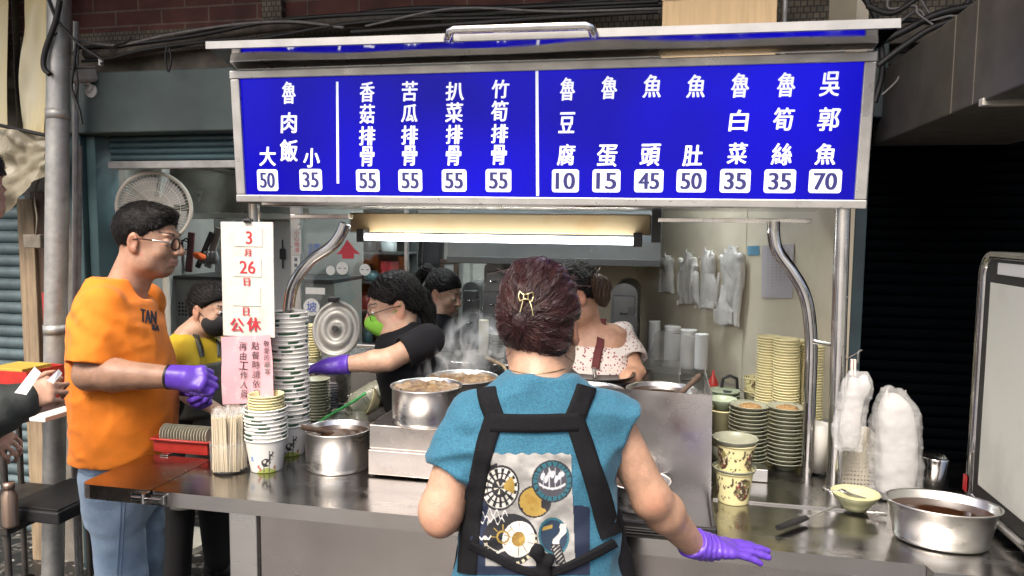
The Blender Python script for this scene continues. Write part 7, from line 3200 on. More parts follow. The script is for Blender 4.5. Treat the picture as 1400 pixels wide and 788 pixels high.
    for pth in (([(711, 398), (709, 405), (711, 412)]), ([(728, 399), (729, 406), (727, 413)]), ([(711, 399), (716, 403), (722, 402), (728, 400)]), ([(711, 412), (718, 409), (727, 412)]),
                ([(716, 402), (716, 410)]), ([(722, 402), (722, 410)]), ([(715, 411), (713, 420), (711, 427)]), ([(724, 411), (727, 421), (729, 432)])):
        mb.tube(bez([onh(x, y) for x, y in pth], 5), .0016, 8)
    obj("claw_clip", mb, GOLDM, root)
    # necklace and earring
    mb = MB()
    nt = bvh_of(_bm) if False else None
    bt = BVHTree.FromPolygons([tuple(v.co + root.location) for v in body.data.vertices], [tuple(p.vertices) for p in body.data.polygons])
    pts = []
    for px in range(694, 778, 4):
        py = 511 - 7 * ((px - 735) / 42) ** 2 + (px - 735) * -.03
        h = bt.ray_cast(CAMP, ray(px, py).normalized())
        if h[0]:
            pts.append(h[0] - ray(px, py).normalized() * .001)
    for a, b in zip(pts[:-1], pts[1:]):
        for q in (0, .5):
            c = a.lerp(b, q)
            mb.tube([c, c + (b - a) * .35], .0011, 6)
    obj("necklace", mb, GOLDM, root)
    mb = MB()
    e = H(.081, .0, -.034)
    mb.tube([e, e + Vector((0, 0, -.006))], .002, 8)
    obj("earring", mb, GOLDM, root)


build_blue_woman()


# ---------- generic clothed person used for the staff
def tee(root, T, secs, sl, m, vox=.006, hem=None, neck=None, seed=1, fold=.004, n=2.3, name="tee_shirt", k=.04):
    pts = [T @ Vector((cx, cy, z)) for z, cx, cy, rx, ry in secs] + [p for s in sl for p in s[:2]]
    S = SDF(*box_of(*pts, pad=.26), vox)
    S.loft(secs, T, .02, n=n)
    for a, b, r1, r2 in sl:
        S.sleeve(a, b, r1, r2, k=k * .6)
    if neck is not None:
        S.ell(neck[0], neck[1], k=.012, op='s')

    def f(P):
        w = vnoise(P, 6, seed)
        return fold * (.8 * vnoise(P, 8, seed + 1, (1, 1, .7)) + .5 * np.sin(P[2] * 60 + w * 5 + (P[0] + P[1]) * 14) * np.clip(vnoise(P, 5, seed + 2) + .25, 0, 1) + .3 * vnoise(P, 22, seed + 3, (1, 1, .6)) - .8 * ridge([P[0] + .4 * P[2], P[1], P[2] - .4 * P[0]], 8, seed + 7, (1, 1, 1.3)))
    S.fold(f)
    return smooth_part(name, S, m, root, 2)


def build_orange_man():
    D = 2.40
    K = 1.075
    atK = lambda x, y, d: atD(x, y, d * K)
    F_ = (VR * math.cos(R(6)) + VF * math.sin(R(6))).normalized()
    base = atK(166, 600, D); base.z = 0
    root = thing("person", "man with glasses in orange tee and pale jeans standing behind the counter flap", "person", base)
    T = frame(base, F_)
    z = lambda y: CAM_H - (y - 308) * .00243 * K
    H = Head(atK(203, 332, D - .01), (F_ - VF * .14 + UP * -.10), sc=1.06)
    sh_r, el_r, wr_r = atK(141, 420, 2.26), atK(124, 512, 2.21), atK(240, 516, 2.19)
    sh_l, el_l, wr_l = atK(196, 412, 2.58), atK(190, 515, 2.66), atK(258, 528, 2.52)
    S = SDF(*box_of(base, H.c, sh_r, sh_l, wr_r, el_r, el_l, wr_l, pad=.2), .005)
    S2 = SDF(*box_of(H.c, pad=.22), .003)
    H.build(S, neck_to=atK(172, 398, D), jaw=1.06, neck_r=.061)
    S.loft([(z(640), 0, 0, .14, .115), (z(500), 0, 0, .14, .11), (z(420), 0, 0, .125, .085), (z(395), 0, 0, .08, .055)], T, .03)
    arm_prims(S, sh_r, el_r, wr_r, (.060, .052, .052, .034))
    arm_prims(S, sh_l, el_l, wr_l, (.060, .052, .052, .034))
    dR = (wr_r - el_r).normalized()
    fist = ((1.1, 1.3, .6),) * 4
    hand_prims(S, wr_r, dR, UP * .55 - VF * .8, 1, grow=-.002, curls=fist, thumb=(.35, .9, -.35))
    dL = (wr_l - el_l).normalized()
    hand_prims(S, wr_l, dL, UP * .6 + VF * .7, -1, grow=-.002, curls=fist, thumb=(.35, .9, -.35))
    legs(S, T, .76, .080, (.072, .060, .046), bend=.02)
    base_c = SK * np.array([.86, .80, .76])
    body, bmb = smooth_part("body", S, SKIN, root, 1, lambda v: H.colour(v, base_c, stubble=.16))
    H.eyes(root)
    for (w, d_, n_, sd_, e_) in ((wr_r, dR, UP * .55 - VF * .8, 1, el_r), (wr_l, dL, UP * .6 + VF * .7, -1, el_l)):
        S = SDF(*box_of(w, w + d_ * .15, pad=.11), .0035)
        hand_prims(S, w, d_, n_, sd_, grow=.003, curls=fist, thumb=(.35, .9, -.35))
        S.cone(w - d_ * .02, w + d_ * .03, .040, .036, k=.012)
        S.cut(w - d_ * .018, -d_)
        S.noise(.002, 45, 3)
        smooth_part("glove", S, GLOVE, root, 1)
        mb = MB()
        mb.tube([w - d_ * .022, w - d_ * .014], .041, 20)
        obj("cuff_band", mb, BLACK, root)
    # orange tee
    ORG = mat("orange_tee", (.95, .25, .012), .85, 0, var=.15, vscale=10, sheen=.1, bump=.1, bscale=350)
    secs = [(z(617), 0, .010, .172, .150), (z(590), 0, .012, .170, .152), (z(540), 0, .014, .168, .156), (z(490), 0, .010, .170, .146), (z(440), 0, .0, .172, .128), (z(412), 0, -.006, .158, .102), (z(396), 0, -.012, .120, .080), (z(380), 0, -.016, .075, .064)]
    secs = [(q[0], q[1] * K, q[2] * K, q[3] * K, q[4] * K) for q in secs]
    pts = [T @ Vector((0, 0, z(650))), T @ Vector((0, 0, z(370))), sh_r, sh_l, el_r, el_l]
    S = SDF(*box_of(*pts, pad=.2), .0055)
    S.loft(secs, T, .02, n=2.25)
    S.sleeve(sh_r, sh_r.lerp(el_r, .86), .070, .080, k=.018)
    S.sleeve(sh_l, sh_l.lerp(el_l, .86), .073, .084, k=.018)
    S.ell(H(0, -.0, -.165), (.066, .066, .034), k=.012, op='s')
    dvr = (el_r - sh_r).normalized()

    def f(P):
        w = vnoise(P, 6, 3)
        Ti = np.array(T.inverted())
        ly = P[0] * Ti[1, 0] + P[1] * Ti[1, 1] + P[2] * Ti[1, 2] + Ti[1, 3]
        lx = P[0] * Ti[0, 0] + P[1] * Ti[0, 1] + P[2] * Ti[0, 2] + Ti[0, 3]
        low = np.clip((z(480) - P[2]) / .25, 0, 1)
        diag = vnoise([P[0] + P[2] * .5, P[1], P[2] * .4 - P[0] * .3], 16, 15)
        return (.0028 * vnoise(P, 7, 5, (1, 1, .45)) - .0036 * ridge([P[0] + P[2] * .5, P[1], P[2] - P[0] * .4], 8, 15, (1, 1, 1.3)) - .0030 * ridge(P, 15, 17, (1, 1, .6)) - .0012 * ridge([P[0] - P[2] * .6, P[1], P[2]], 19, 18, (1, 1, 1.2)) + .004 * low * np.sin(ly * 70 + w * 5 + P[2] * 12) * np.clip(w + .4, 0, 1)
                + .0035 * np.exp(-((P[2] - z(430)) / .06) ** 2) * np.sin((P[2] * .8 + ly * .7) * 85 + w * 3) + .0015 * vnoise(P, 22, 8))
    S.fold(f)
    _, tmb = smooth_part("tee_shirt", S, ORG, root, 2)
    tt = bvh_of(tmb)
    # chest lettering, laid on the cloth
    LET = mat("navy_print", (.02, .02, .035), .8)
    mb = MB()
    for row, (txt, px, py, hh, ww, sh_) in enumerate((("TAN", 203, 433, 18, 21, .10), ("RA", 213, 448, 8, 9, .1))):
        for q in range(3):
            v, fcs = text_geo(txt, 1.0)
            w_, h_ = np.ptp(v[:, 0]), np.ptp(v[:, 1])
            V, ok = [], True
            # finer mesh so that the letters hug the cloth
            for vx, vy, _ in v:
                x = px + vx / w_ * ww + (q - 1) * .8
                y = py - vy / h_ * hh + (x - px) * .18
                hit = tt.ray_cast(CAMP, ray(x, y).normalized())
                if hit[0] is None:
                    ok = False
                    hit = (atK(x, y, D - .1),)
                V.append((hit[0] - ray(x, y).normalized() * (.004 + .0008 * q))[:])
            mb.add(V, fcs, 0, False)
    obj("chest_print", mb, LET, root, recalc=False)
    # jeans
    JEAN = mat("pale_jeans", (.30, .40, .52), .85, 0, var=.35, vscale=7, bump=.2, bscale=300, color2=(.20, .29, .42), sheen=.1)
    S = SDF(*box_of(T @ Vector((-.25, -.2, 0)), T @ Vector((.25, .2, z(590))), pad=.08), .007)
    S.loft([(z(700), 0, -.005, .150, .116), (z(650), 0, .002, .152, .124), (z(600), 0, .008, .142, .118)], T, .03)
    legs(S, T, .74, .080, (.095, .082, .070), bend=.02)
    S.noise(.006, 9, 2, (1, 1, .6)); S.noise(.003, 22, 4, (1, 1, 1.6))
    _, jmb = smooth_part("jeans", S, JEAN, root, 2)
    jt = bvh_of(jmb)
    mb = MB()
    ribbon(mb, jt, [(166, 634), (165, 700), (160, 786)], 1.6, 20, .003)
    ribbon(mb, jt, [(171, 634), (170, 700), (165, 786)], 1.0, 20, .003)
    ribbon(mb, jt, [(104, 642), (120, 650), (140, 648)], 1.4, 12, .003)
    obj("seam", mb, mat("jean_seam", (.16, .24, .36), .85), root)
    shoes(T, .092, root, RUBBER)
    # short hair
    S = SDF(*box_of(H.c, pad=.18), .003)
    H.ell(S, (0, -.014, .044), (.083, .103, .093), k=.01)
    H.ell(S, (0, .045, .098), (.050, .045, .026), k=.02)
    S.cut(H(0, .088, .074), H.M @ Vector((0, .62, -.78)), k=.01)
    for q in (-1, 1):
        H.ell(S, (q * .085, -.006, -.004), (.024, .028, .040), k=.012, op='s')
        H.ell(S, (q * .082, .075, .03), (.030, .045, .040), k=.012, op='s')
    S.noise(.0022, 80, 2, (1, 1, .6)); S.noise(.0015, 30, 5)
    _, mh = smooth_part("hair", S, HAIRB, root, 1)
    hv, tr = np.concatenate(mh.v), bvh_of(mh)
    rg = np.random.default_rng(8)
    mb = MB()
    for ii in rg.choice(len(hv), 2200):
        p = Vector(hv[ii])
        loc, nn, _, _ = tr.find_nearest(p)
        l = H.M.transposed() @ (loc - H.c)
        if l.z < -.03 and l.y > -.02:
            continue
        fl = H.M @ Vector((rg.normal(0, .25), .8 if l.z > .07 else .1, -.25 if l.z > .07 else -1))
        fl = (fl - nn * fl.dot(nn)).normalized()
        L_ = rg.uniform(.006, .013)
        mb.tube([loc, loc + fl * L_ * .5 + nn * L_ * .22, loc + fl * L_ + nn * L_ * .30], [.0007, .0006, .0002], 3, caps=False)
    obj("hair_strands", mb, mat("black_strand", (.022, .018, .017), .45, 0, var=.5, vscale=40), root, recalc=False)
    # glasses
    mb = MB()
    for q in (-1, 1):
        mb.tube([H(q * .034 + .0245 * math.cos(a), .1095 - .10 * abs(.034 + q * 0 + .0245 * math.cos(a) * q) * .25, .006 + .0195 * math.sin(a)) for a in np.linspace(0, 2 * PI, 25)], .0023, 8, caps=False)
        mb.tube([H(q * .058, .104, .012), H(q * .074, .085, .014), H(q * .082, .02, .016), H(q * .084, -.008, .012)], [.002, .002, .0018, .0015], 8)
    mb.tube([H(-.0105, .109, .010), H(0, .112, .013), H(.0105, .109, .010)], .0016, 8)
    obj("glasses", mb, mat("glasses_frame", (.008, .007, .007), .7, spec=.1), root)
    mb = MB()
    for q in (1,):
        mb.tube([H(q * .0592, .1035, .013), H(q * .0765, .080, .0155), H(q * .0795, .055, .0158)], .0024, 8)
    obj("temple_plate", mb, mat("silver_temple", (.7, .68, .64), .25, 1), root)


build_orange_man()


def masked_head(root, H, col, mask_m):
    S = SDF(*box_of(H.c, pad=.17), .004)
    H.ell(S, (0, .034, -.048), (.073, .076, .066), k=.01)
    H.ell(S, (0, .086, -.030), (.034, .042, .034), k=.03)
    S.cut(H(0, .016, 0), H.M @ Vector((0, -1, .10)))
    S.cut(H(0, .09, .002), H.M @ Vector((0, .35, 1)))
    S.noise(.0015, 40, 3)
    smooth_part("face_mask", S, mask_m, root, 1)
    mb = MB()
    for q in (-1, 1):
        mb.tube([H(q * .062, .030, -.022), H(q * .078, .0, .006), H(q * .083, -.016, .020)], .0018, 6)
        mb.tube([H(q * .062, .030, -.072), H(q * .076, .002, -.03), H(q * .082, -.018, -.012)], .0018, 6)
    obj("ear_loop", mb, mask_m, root)


def long_hair(root, H, tail=None, m=None, hair_line=(.58, .80), vox=.004, seed=1, extra=None, front=.086):
    S = SDF(*box_of(H.c, *( [H(*t[:3]) for t in tail] if tail else [] ), pad=.16), vox)
    H.ell(S, (0, -.014, .042), (.084, .104, .094), k=.01)
    H.ell(S, (0, -.050, -.015), (.066, .054, .056), k=.02)
    S.cut(H(0, front, .070), H.M @ Vector((0, hair_line[0], -hair_line[1])), k=.01)
    for q in (-1, 1):
        H.ell(S, (q * .088, .000, -.004), (.018, .024, .036), k=.012, op='s')
    if tail:
        for a, b in zip(tail[:-1], tail[1:]):
            S.cone(H(*a[:3]), H(*b[:3]), a[3], b[3], k=.012)
    if extra:
        extra(S)

    def g(P):
        w = vnoise(P, 16, seed)
        return .0018 * np.sin((P[0] * .6 + P[1] * .5 + P[2] * .4) * 420 + w * 9) + .0022 * vnoise(P, 28, seed + 2)
    S.fold(g)
    o_, mh = smooth_part("hair", S, m or HAIRB, root, 1)
    tg = [H(0, -.10, .05), H(0, -.11, .01)] if not tail else [H(*tail[1][:3]), H(*tail[-1][:3]), H(*tail[len(tail) // 2][:3])]
    strands(root, mh, tg, 520, mat("black_strand", (.022, .018, .017), .45, 0, var=.5, vscale=40), seed=seed, swirl=.3, lift=.0035, width=.0008)
    return o_


def simple_person(label, base, F_, H, joints, secs, shirt_m, sleeve=(.7, .062, .064), col=None, trousers=None, leg_r=(.095, .07, .055), hip=.82, gloves=(), curls=(.6, .8, .5), T=None, vox=.007, face=True, hand_n=None, neck_r=.05, fold=.004, body_secs=None, stance=.085, sc=.95, leg_spread=0):
    base = Vector((base.x, base.y, 0))
    root = thing("person", label, "person", base)
    T0 = frame(base, F_)
    T = T or T0
    (shl, ell_, wrl), (shr, elr, wrr) = joints
    S = SDF(*box_of(base, H.c, shl, ell_, wrl, shr, elr, wrr, pad=.2), vox)
    top = secs[-1]
    H.build(S, neck_to=T @ Vector((top[1], top[2], top[0] - .01)), face=face, neck_r=neck_r)
    S.loft(body_secs or [(z_, cx, cy, rx * .86, ry * .86) for z_, cx, cy, rx, ry in secs], T, .03)
    for i, (s, e, w) in enumerate(joints):
        arm_prims(S, s, e, w, (.045, .038, .037, .026))
        d_ = (Vector(w) - Vector(e)).normalized()
        n_ = hand_n[i] if hand_n else UP
        hand_prims(S, w, d_, n_, 1 if i == 0 else -1, curl=curls, sc=sc, grow=-.001)
    legs(S, T0, hip, stance, leg_r, spread=leg_spread)
    c_ = SK if col is None else SK * np.array(col)
    smooth_part("body", S, SKIN, root, 1, lambda v: H.colour(v, c_))
    for i in gloves:
        s, e, w = [Vector(q) for q in joints[i]]
        d_ = (w - e).normalized()
        S = SDF(*box_of(w, w + d_ * .17, pad=.09), .005)
        hand_prims(S, w, d_, hand_n[i] if hand_n else UP, 1 if i == 0 else -1, curl=curls, sc=sc, grow=.003)
        S.cone(w - d_ * .045, w + d_ * .03, .035, .031, k=.012)
        S.cut(w - d_ * .045, -d_)
        S.noise(.003, 40, 3)
        smooth_part("glove", S, GLOVE, root, 1)
    sl = [(Vector(s), Vector(s).lerp(Vector(e), sleeve[0]), sleeve[1], sleeve[2]) for s, e, w in joints]
    t_, tmb = tee(root, T, secs, sl, shirt_m, vox=vox, neck=None, seed=len(label), fold=fold)
    if trousers:
        S = SDF(*box_of(T0 @ Vector((-.2, -.15, 0)), T0 @ Vector((.2, .15, hip + .1)), pad=.09), .009)
        S.loft([(hip - .06, 0, 0, .16, .12), (hip + .12, 0, 0, .15, .115)], T0, .03)
        legs(S, T0, hip, stance, [r + .012 for r in leg_r], spread=leg_spread)
        S.noise(.006, 10, 2, (1, 1, .5))
        smooth_part("trousers", S, trousers, root, 1)
        shoes(T0, stance, root, mat("black_shoe", (.03, .03, .033), .5), leg_spread)
    return root, T, tmb


BLKCLOTH = mat("black_tee", (.010, .010, .013), .9, 0, var=.3, vscale=9, bump=.1, bscale=200, spec=.2)


# ---------- staff woman in yellow with black mask
def build_yellow():
    D = 3.2
    F_ = (VR * .91 - VF * .42).normalized()
    base = atD(266, 600, D)
    H = Head(atD(289, 425, D), F_ + UP * -.12, sc=.96)
    z = lambda y: CAM_H - (y - 308) * .00323
    shr, elr, wrr = atD(252, 478, 3.06), atD(254, 535, 3.0), atD(288, 556, 2.92)
    shl, ell_, wrl = atD(296, 476, 3.32), atD(304, 530, 3.3), atD(318, 556, 3.1)
    secs = [(.78, 0, 0, .17, .13), (z(560), 0, 0, .160, .125), (z(520), 0, 0, .160, .120), (z(490), 0, 0, .165, .11), (z(470), 0, -.005, .150, .085), (z(460), 0, -.012, .10, .065), (z(452), 0, -.018, .06, .052)]
    root, T, tmb = simple_person("woman in mustard tee, grey apron and black face mask behind the holiday board", base, F_, H, ((shl, ell_, wrl), (shr, elr, wrr)), secs,
                                 mat("mustard_tee", (.52, .36, .015), .85, 0, var=.2, vscale=10), trousers=mat("black_trousers", (.012, .012, .013), .85), leg_r=(.10, .075, .06), stance=.10, leg_spread=.03)
    H.eyes(root)
    masked_head(root, H, SK, mat("black_mask", (.012, .012, .014), .8))

    def fly(S):
        H.ell(S, (0, -.10, .03), (.045, .04, .05), k=.02)
    long_hair(root, H, None, extra=fly, seed=3)
    S = SDF(*box_of(T @ Vector((-.15, .1, .4)), T @ Vector((.15, .1, 1.05)), pad=.14), .007)
    S.loft([(.42, 0, .02, .19, .15), (.80, 0, .01, .182, .142)] + [(a, b, c + .012, d * .8, e + .012) for a, b, c, d, e in secs[1:4]], T, .01)
    S.cut(T @ Vector((0, .02, 0)), T.to_3x3() @ Vector((0, -1, 0)))
    S.noise(.004, 12, 5)
    smooth_part("apron", S, mat("grey_apron", (.085, .085, .075), .8, 0, var=.25, vscale=12), root, 1)
    mb = MB()
    tr = bvh_of(tmb)
    ribbon(mb, tr, [(262, 448), (270, 466), (276, 488)], 6, 12, .006)
    ribbon(mb, tr, [(296, 452), (299, 470), (300, 488)], 6, 12, .006)
    obj("apron_strap", mb, MATS["grey_apron"], root)


build_yellow()


# ---------- cook in black leaning left with a green mask
def build_black_cook():
    D = 2.78
    F_ = (-VR * .93 - VF * .30).normalized()
    base = atD(592, 600, D + .03)
    H = Head(atD(540, 420, D - .02), F_ + UP * -.30, up=(UP + F_ * .3), sc=1.0)
    z = lambda y: CAM_H - (y - 312) * .00278
    shl, ell_, wrl = atD(584, 466, 2.60), atD(532, 492, 2.53), atD(462, 500, 2.55)
    shr, elr, wrr = atD(580, 470, 2.92), atD(560, 530, 2.95), atD(545, 575, 2.85)
    lean = Matrix.Rotation(R(-24), 4, 'X')
    Tb = frame(Vector((base.x, base.y, .86)), F_) @ lean @ Matrix.Translation((0, 0, -.86))
    secs = [(.80, 0, 0, .165, .13), (.98, 0, .01, .165, .135), (1.10, 0, 0, .17, .125), (1.18, 0, -.01, .165, .11), (1.235, 0, -.015, .12, .08), (1.255, 0, -.02, .085, .06)]
    root, T, tmb = simple_person("cook in black tee with glasses and green mask reaching left in purple glove", base, F_, H, ((shl, ell_, wrl), (shr, elr, wrr)), secs, BLKCLOTH, T=Tb,
                                 sleeve=(.62, .062, .058), gloves=(0,), trousers=MATS["black_trousers"], curls=(.3, .4, .3), hand_n=(UP, UP), hip=.84)
    H.eyes(root)
    masked_head(root, H, SK, mat("green_mask", (.20, .48, .045), .75))
    def fill(S):
        H.ell(S, (0, -.062, .01), (.056, .050, .055), k=.02)
    long_hair(root, H, [(0, -.08, .03, .034), (0, -.108, .01, .030), (0, -.115, -.05, .030), (.0, -.105, -.12, .027), (0, -.09, -.19, .012)], seed=6, extra=fill)
    mb = MB()
    for q in (-1, 1):
        mb.tube([H(q * .033 + .023 * math.cos(a), .104, .004 + .016 * math.sin(a)) for a in np.linspace(0, 2 * PI, 21)], .0015, 6, caps=False)
        mb.tube([H(q * .057, .102, .010), H(q * .080, .02, .014), H(q * .084, -.01, .010)], .0017, 6)
    obj("glasses", mb, BLACK, root)
    mb = MB()
    mb.tube([H(.084, -.012, -.03), H(.084, -.012, -.036)], .003, 8)
    obj("earring", mb, CHROME, root)


build_black_cook()


# ---------- woman at the rear with a ponytail
def build_rear():
    D = 4.0
    F_ = (VR * .90 - VF * .42).normalized()
    base = atD(596, 600, D)
    H = Head(atD(606, 402, D), F_ + UP * -.35, up=UP + F_ * .35, sc=1.0)
    z = lambda y: CAM_H - (y - 311) * .004
    shr, elr, wrr = atD(588, 450, 3.86), atD(592, 500, 3.8), atD(625, 510, 3.7)
    shl, ell_, wrl = atD(610, 448, 4.12), atD(616, 495, 4.1), atD(640, 505, 4.0)
    secs = [(.85, 0, 0, .15, .12), (z(480), 0, 0, .155, .115), (z(450), 0, 0, .165, .10), (z(436), 0, -.01, .14, .08), (z(426), 0, -.015, .08, .06)]
    root, T, _ = simple_person("woman in black with a high ponytail looking down at the rear of the kitchen", base, F_, H, ((shl, ell_, wrl), (shr, elr, wrr)), secs, BLKCLOTH, trousers=MATS["black_trousers"], sleeve=(1.0, .055, .05))
    H.eyes(root)
    long_hair(root, H, [(0, -.10, .08, .022), (0, -.14, .09, .03), (0, -.175, .03, .032), (0, -.18, -.05, .026), (0, -.17, -.10, .012)], seed=9)


build_rear()


# ---------- woman in the flowered blouse
def build_floral():
    D = 2.72
    F_ = (-VR * .30 - VF * .95).normalized()
    base = atD(806, 600, D)
    H = Head(atD(784, 408, D - .06), (-VR * .90 - VF * .20 + UP * -.50), up=UP - VR * .5, sc=.98)
    z = lambda y: CAM_H - (y - 316) * .00272
    shl, ell_, wrl = atD(848, 462, D - .01), atD(868, 512, D - .10), atD(842, 545, D - .3)
    shr, elr, wrr = atD(758, 466, D + .03), atD(746, 520, D - .05), atD(770, 545, D - .25)
    secs = [(.80, 0, 0, .160, .13), (z(520), 0, 0, .155, .12), (z(492), 0, 0, .158, .112), (z(476), 0, 0, .150, .100), (z(470), 0, -.0, .140, .092)]
    bsecs = [(.80, 0, 0, .14, .11), (z(500), 0, 0, .138, .098), (z(470), 0, 0, .134, .084), (z(452), 0, -.005, .128, .066), (z(444), 0, -.01, .09, .055)]

    def floral():
        m = mat("floral_cloth", (.62, .57, .53), .85)
        N, L = m.node_tree.nodes, m.node_tree.links
        tc = N.new("ShaderNodeTexCoord")
        vo = N.new("ShaderNodeTexVoronoi")
        vo.inputs["Scale"].default_value = 85
        L.new(tc.outputs["Object"], vo.inputs["Vector"])
        cr = N.new("ShaderNodeValToRGB")
        cr.color_ramp.interpolation = 'CONSTANT'
        e = cr.color_ramp.elements
        e[0].position, e[0].color = 0, (.16, .025, .03, 1)
        e[1].position, e[1].color = .22, (.40, .16, .15, 1)
        a = e.new(.32); a.color = (.64, .59, .55, 1)
        L.new(vo.outputs["Distance"], cr.inputs[0])
        L.new(cr.outputs[0], N["Principled BSDF"].inputs["Base Color"])
        return m
    root, T, tmb = simple_person("woman in flowered blouse with maroon apron strap, head bowed behind the woman in blue", base, F_, H, ((shl, ell_, wrl), (shr, elr, wrr)), secs, floral(),
                                 sleeve=(.66, .060, .066), trousers=MATS["black_trousers"], fold=.006, vox=.006, body_secs=bsecs, col=(1.0, .9, .84))
    BR = mat("brown_hair", (.085, .048, .028), .4, 0, var=.5, vscale=50, bump=.25, bscale=120)
    long_hair(root, H, None, seed=12)
    q = atD(822, 398, D - .12)
    S = SDF(*box_of(q, pad=.13), .004)
    S.cone(q + UP * .035 - VR * .012, q - UP * .035 + VR * .006, .026, .020, k=.01)
    S.cone(q + UP * .02 + VR * .012, q - UP * .02 + VR * .018, .020, .014, k=.01)
    def g(P):
        w = vnoise(P, 16, 2)
        return .003 * np.sin((P[0] + P[1]) * 300 + w * 8) + .003 * vnoise(P, 30, 4)
    S.fold(g)
    _, bm_ = smooth_part("hair_tail", S, BR, root, 1)
    strands(root, bm_, [q - UP * .07, q + UP * .06], 260, BR, seed=5, lift=.004)
    S = SDF(*box_of(H(0, 0, .12), pad=.14), .004)
    rg = random.Random(2)
    for k in range(16):
        H.ell(S, (rg.uniform(-.06, .06), rg.uniform(-.09, .06), .105 + rg.uniform(-.02, .02)), (.018, .02, .016), k=.008)
    S.noise(.004, 50, 2)
    smooth_part("curls", S, HAIRB, root, 1)
    mb = MB()
    tr = bvh_of(tmb)
    ribbon(mb, tr, [(820, 474), (817, 486), (814, 504)], 11, 14, .007)
    a_, b_ = atD(824, 436, D - .06), atD(820, 476, D - .135)
    for t_ in range(6):
        p0, p1 = a_.lerp(b_, t_ / 6), a_.lerp(b_, (t_ + 1.02) / 6)
        mb.prism([p0 - VR * .014, p0 + VR * .014, p1 + VR * .014, p1 - VR * .014], (0, .004, 0))
    obj("apron_strap", mb, mat("maroon_strap", (.10, .018, .02), .8), root)
    mb = MB()
    p = H(.083, -.004, -.036)
    mb.tube([p + Vector((.007 * math.cos(a), 0, -.008 + .009 * math.sin(a))) for a in np.linspace(0, 2 * PI, 13)], .0012, 6, caps=False)
    obj("earring", mb, CHROME, root)


build_floral()


# ---------- customer at the left edge: sleeve, hand with papers, hair
def build_left():
    D = 1.78
    F_ = (VR * .95 + VF * .3).normalized()
    base = atD(-150, 600, D)
    H = Head(atD(-52, 262, D), VF * 1.0 + VR * .05 + UP * -.3, sc=1.0)
    shr, elr, wrr = atD(-140, 400, 1.66), atD(-88, 595, 1.64), atD(20, 552, 1.70)
    shl, ell_, wrl = atD(-115, 400, 2.0), atD(-90, 590, 2.02), atD(-20, 600, 1.95)
    z = lambda y: CAM_H - (y - 306) * .00178
    secs = [(.70, 0, 0, .20, .16), (z(600), 0, 0, .20, .16), (z(500), 0, 0, .20, .15), (z(420), 0, 0, .19, .125), (z(385), 0, -.01, .15, .09), (z(365), 0, -.015, .085, .07)]
    JK = mat("dark_jacket", (.028, .034, .031), .7, 0, var=.25, vscale=10, bump=.15, bscale=60)
    root, T, tmb = simple_person("person at the left edge in dark grey jacket holding white order slips", base, F_, H, ((shl, ell_, wrl), (shr, elr, wrr)), secs, JK,
                                 sleeve=(1.0, .075, .068), col=(.95, .88, .84), trousers=MATS["dark_trousers"], curls=(.9, 1.2, .7), hand_n=(UP - VF * .5, UP * .35 - VF * .9), vox=.006, fold=.006, sc=.86)
    S = SDF(*box_of(elr, wrr, pad=.14), .005)
    S.cone(elr, elr.lerp(wrr, .5), .075, .068, k=.02)
    S.cone(elr.lerp(wrr, .5), elr.lerp(wrr, 1.04), .068, .048, k=.02)

    def f(P):
        dv = (wrr - elr).normalized()
        t = (P[0] - elr.x) * dv.x + (P[1] - elr.y) * dv.y + (P[2] - elr.z) * dv.z
        return .006 * np.sin(t * 75 + 3 * vnoise(P, 12, 4)) * np.clip(vnoise(P, 9, 6) + .6, 0, 1) + .003 * vnoise(P, 28, 3)
    S.fold(f)
    smooth_part("sleeve", S, JK, root, 1)
    long_hair(root, H, None, seed=5, hair_line=(.35, .93))
    for i, (q, lab) in enumerate((([(20, 537), (47, 502), (56, 510), (36, 540)], "white order slip in the hand of the left edge person"), ([(64, 520), (80, 505), (85, 511), (73, 525)], "small folded slip at the fingertips of the left edge person"))):
        mb = MB()
        a, b, c, d_ = [atD(x, y, dd) for dd, (x, y) in zip((1.56, 1.66, 1.66, 1.56), q)]
        c2 = b.lerp(c, 1.0)
        mb.prism([a, b, c, d_], (0, .0004, .0006))
        single("order_slip", mb, mat("slip_paper", (.85, .84, .82), .6), lab, "paper", base=a)


build_left()

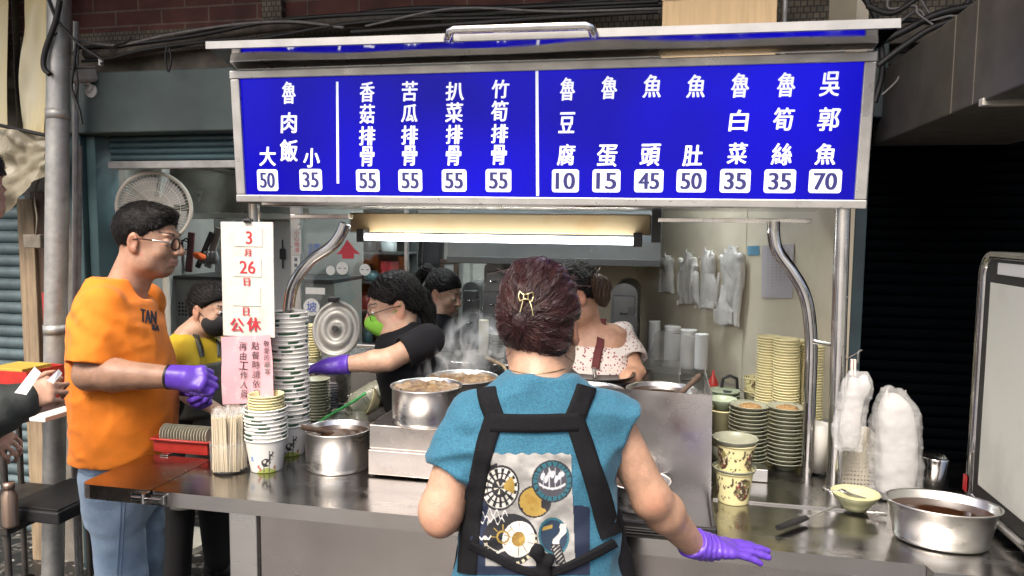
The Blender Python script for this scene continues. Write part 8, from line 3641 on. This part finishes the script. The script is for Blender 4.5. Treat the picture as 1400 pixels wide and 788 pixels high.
# ------------------------------------------------------------------ steam over the pots
def steam(cx, cy, d, rx, rz, dens, label, seed):
    c = atD(cx, cy, d)
    m = bpy.data.materials.new("steam_vapour")
    m.use_nodes = True
    N, L = m.node_tree.nodes, m.node_tree.links
    N.remove(N["Principled BSDF"])
    v = N.new("ShaderNodeVolumePrincipled")
    v.inputs["Color"].default_value = (.95, .96, .97, 1)
    tc = N.new("ShaderNodeTexCoord")
    mp = N.new("ShaderNodeMapping")
    mp.inputs["Location"].default_value = (seed, seed * .7, 0)
    mp.inputs["Scale"].default_value = (1, 1, .7)
    nz = N.new("ShaderNodeTexNoise")
    nz.inputs["Scale"].default_value = 13
    nz.inputs["Detail"].default_value = 5
    nz.inputs["Distortion"].default_value = 1.2
    L.new(tc.outputs["Object"], mp.inputs[0]); L.new(mp.outputs[0], nz.inputs["Vector"])
    ln = N.new("ShaderNodeVectorMath"); ln.operation = 'LENGTH'
    sc_n = N.new("ShaderNodeVectorMath"); sc_n.operation = 'DIVIDE'
    sc_n.inputs[1].default_value = (rx, rx * .6, rz)
    L.new(tc.outputs["Object"], sc_n.inputs[0]); L.new(sc_n.outputs[0], ln.inputs[0])
    fall = N.new("ShaderNodeMapRange"); fall.inputs["From Min"].default_value = 1.0; fall.inputs["From Max"].default_value = .2
    L.new(ln.outputs["Value"], fall.inputs["Value"])
    rp = N.new("ShaderNodeMapRange"); rp.inputs["From Min"].default_value = .50; rp.inputs["From Max"].default_value = .75; rp.inputs["To Max"].default_value = dens
    L.new(nz.outputs["Fac"], rp.inputs["Value"])
    mu = N.new("ShaderNodeMath"); mu.operation = 'MULTIPLY'
    L.new(rp.outputs[0], mu.inputs[0]); L.new(fall.outputs[0], mu.inputs[1])
    L.new(mu.outputs[0], v.inputs["Density"])
    L.new(v.outputs[0], N["Material Output"].inputs["Volume"])
    mb = MB()
    prof = [(rx * math.sin(a), -rz * math.cos(a)) for a in np.linspace(.02, PI - .02, 14)]
    mb.lathe(prof, c, 24, sy=.6)
    o = obj("steam", mb, m, base=c)
    tag(o, label, "steam", kind="stuff")


steam(600, 492, 2.62, .16, .10, 90, "thin wisps of steam rising between the meat pot and the stew pot", 1)
steam(650, 470, 2.80, .15, .14, 75, "steam cloud over the stew pot before the drawer towers", 4)
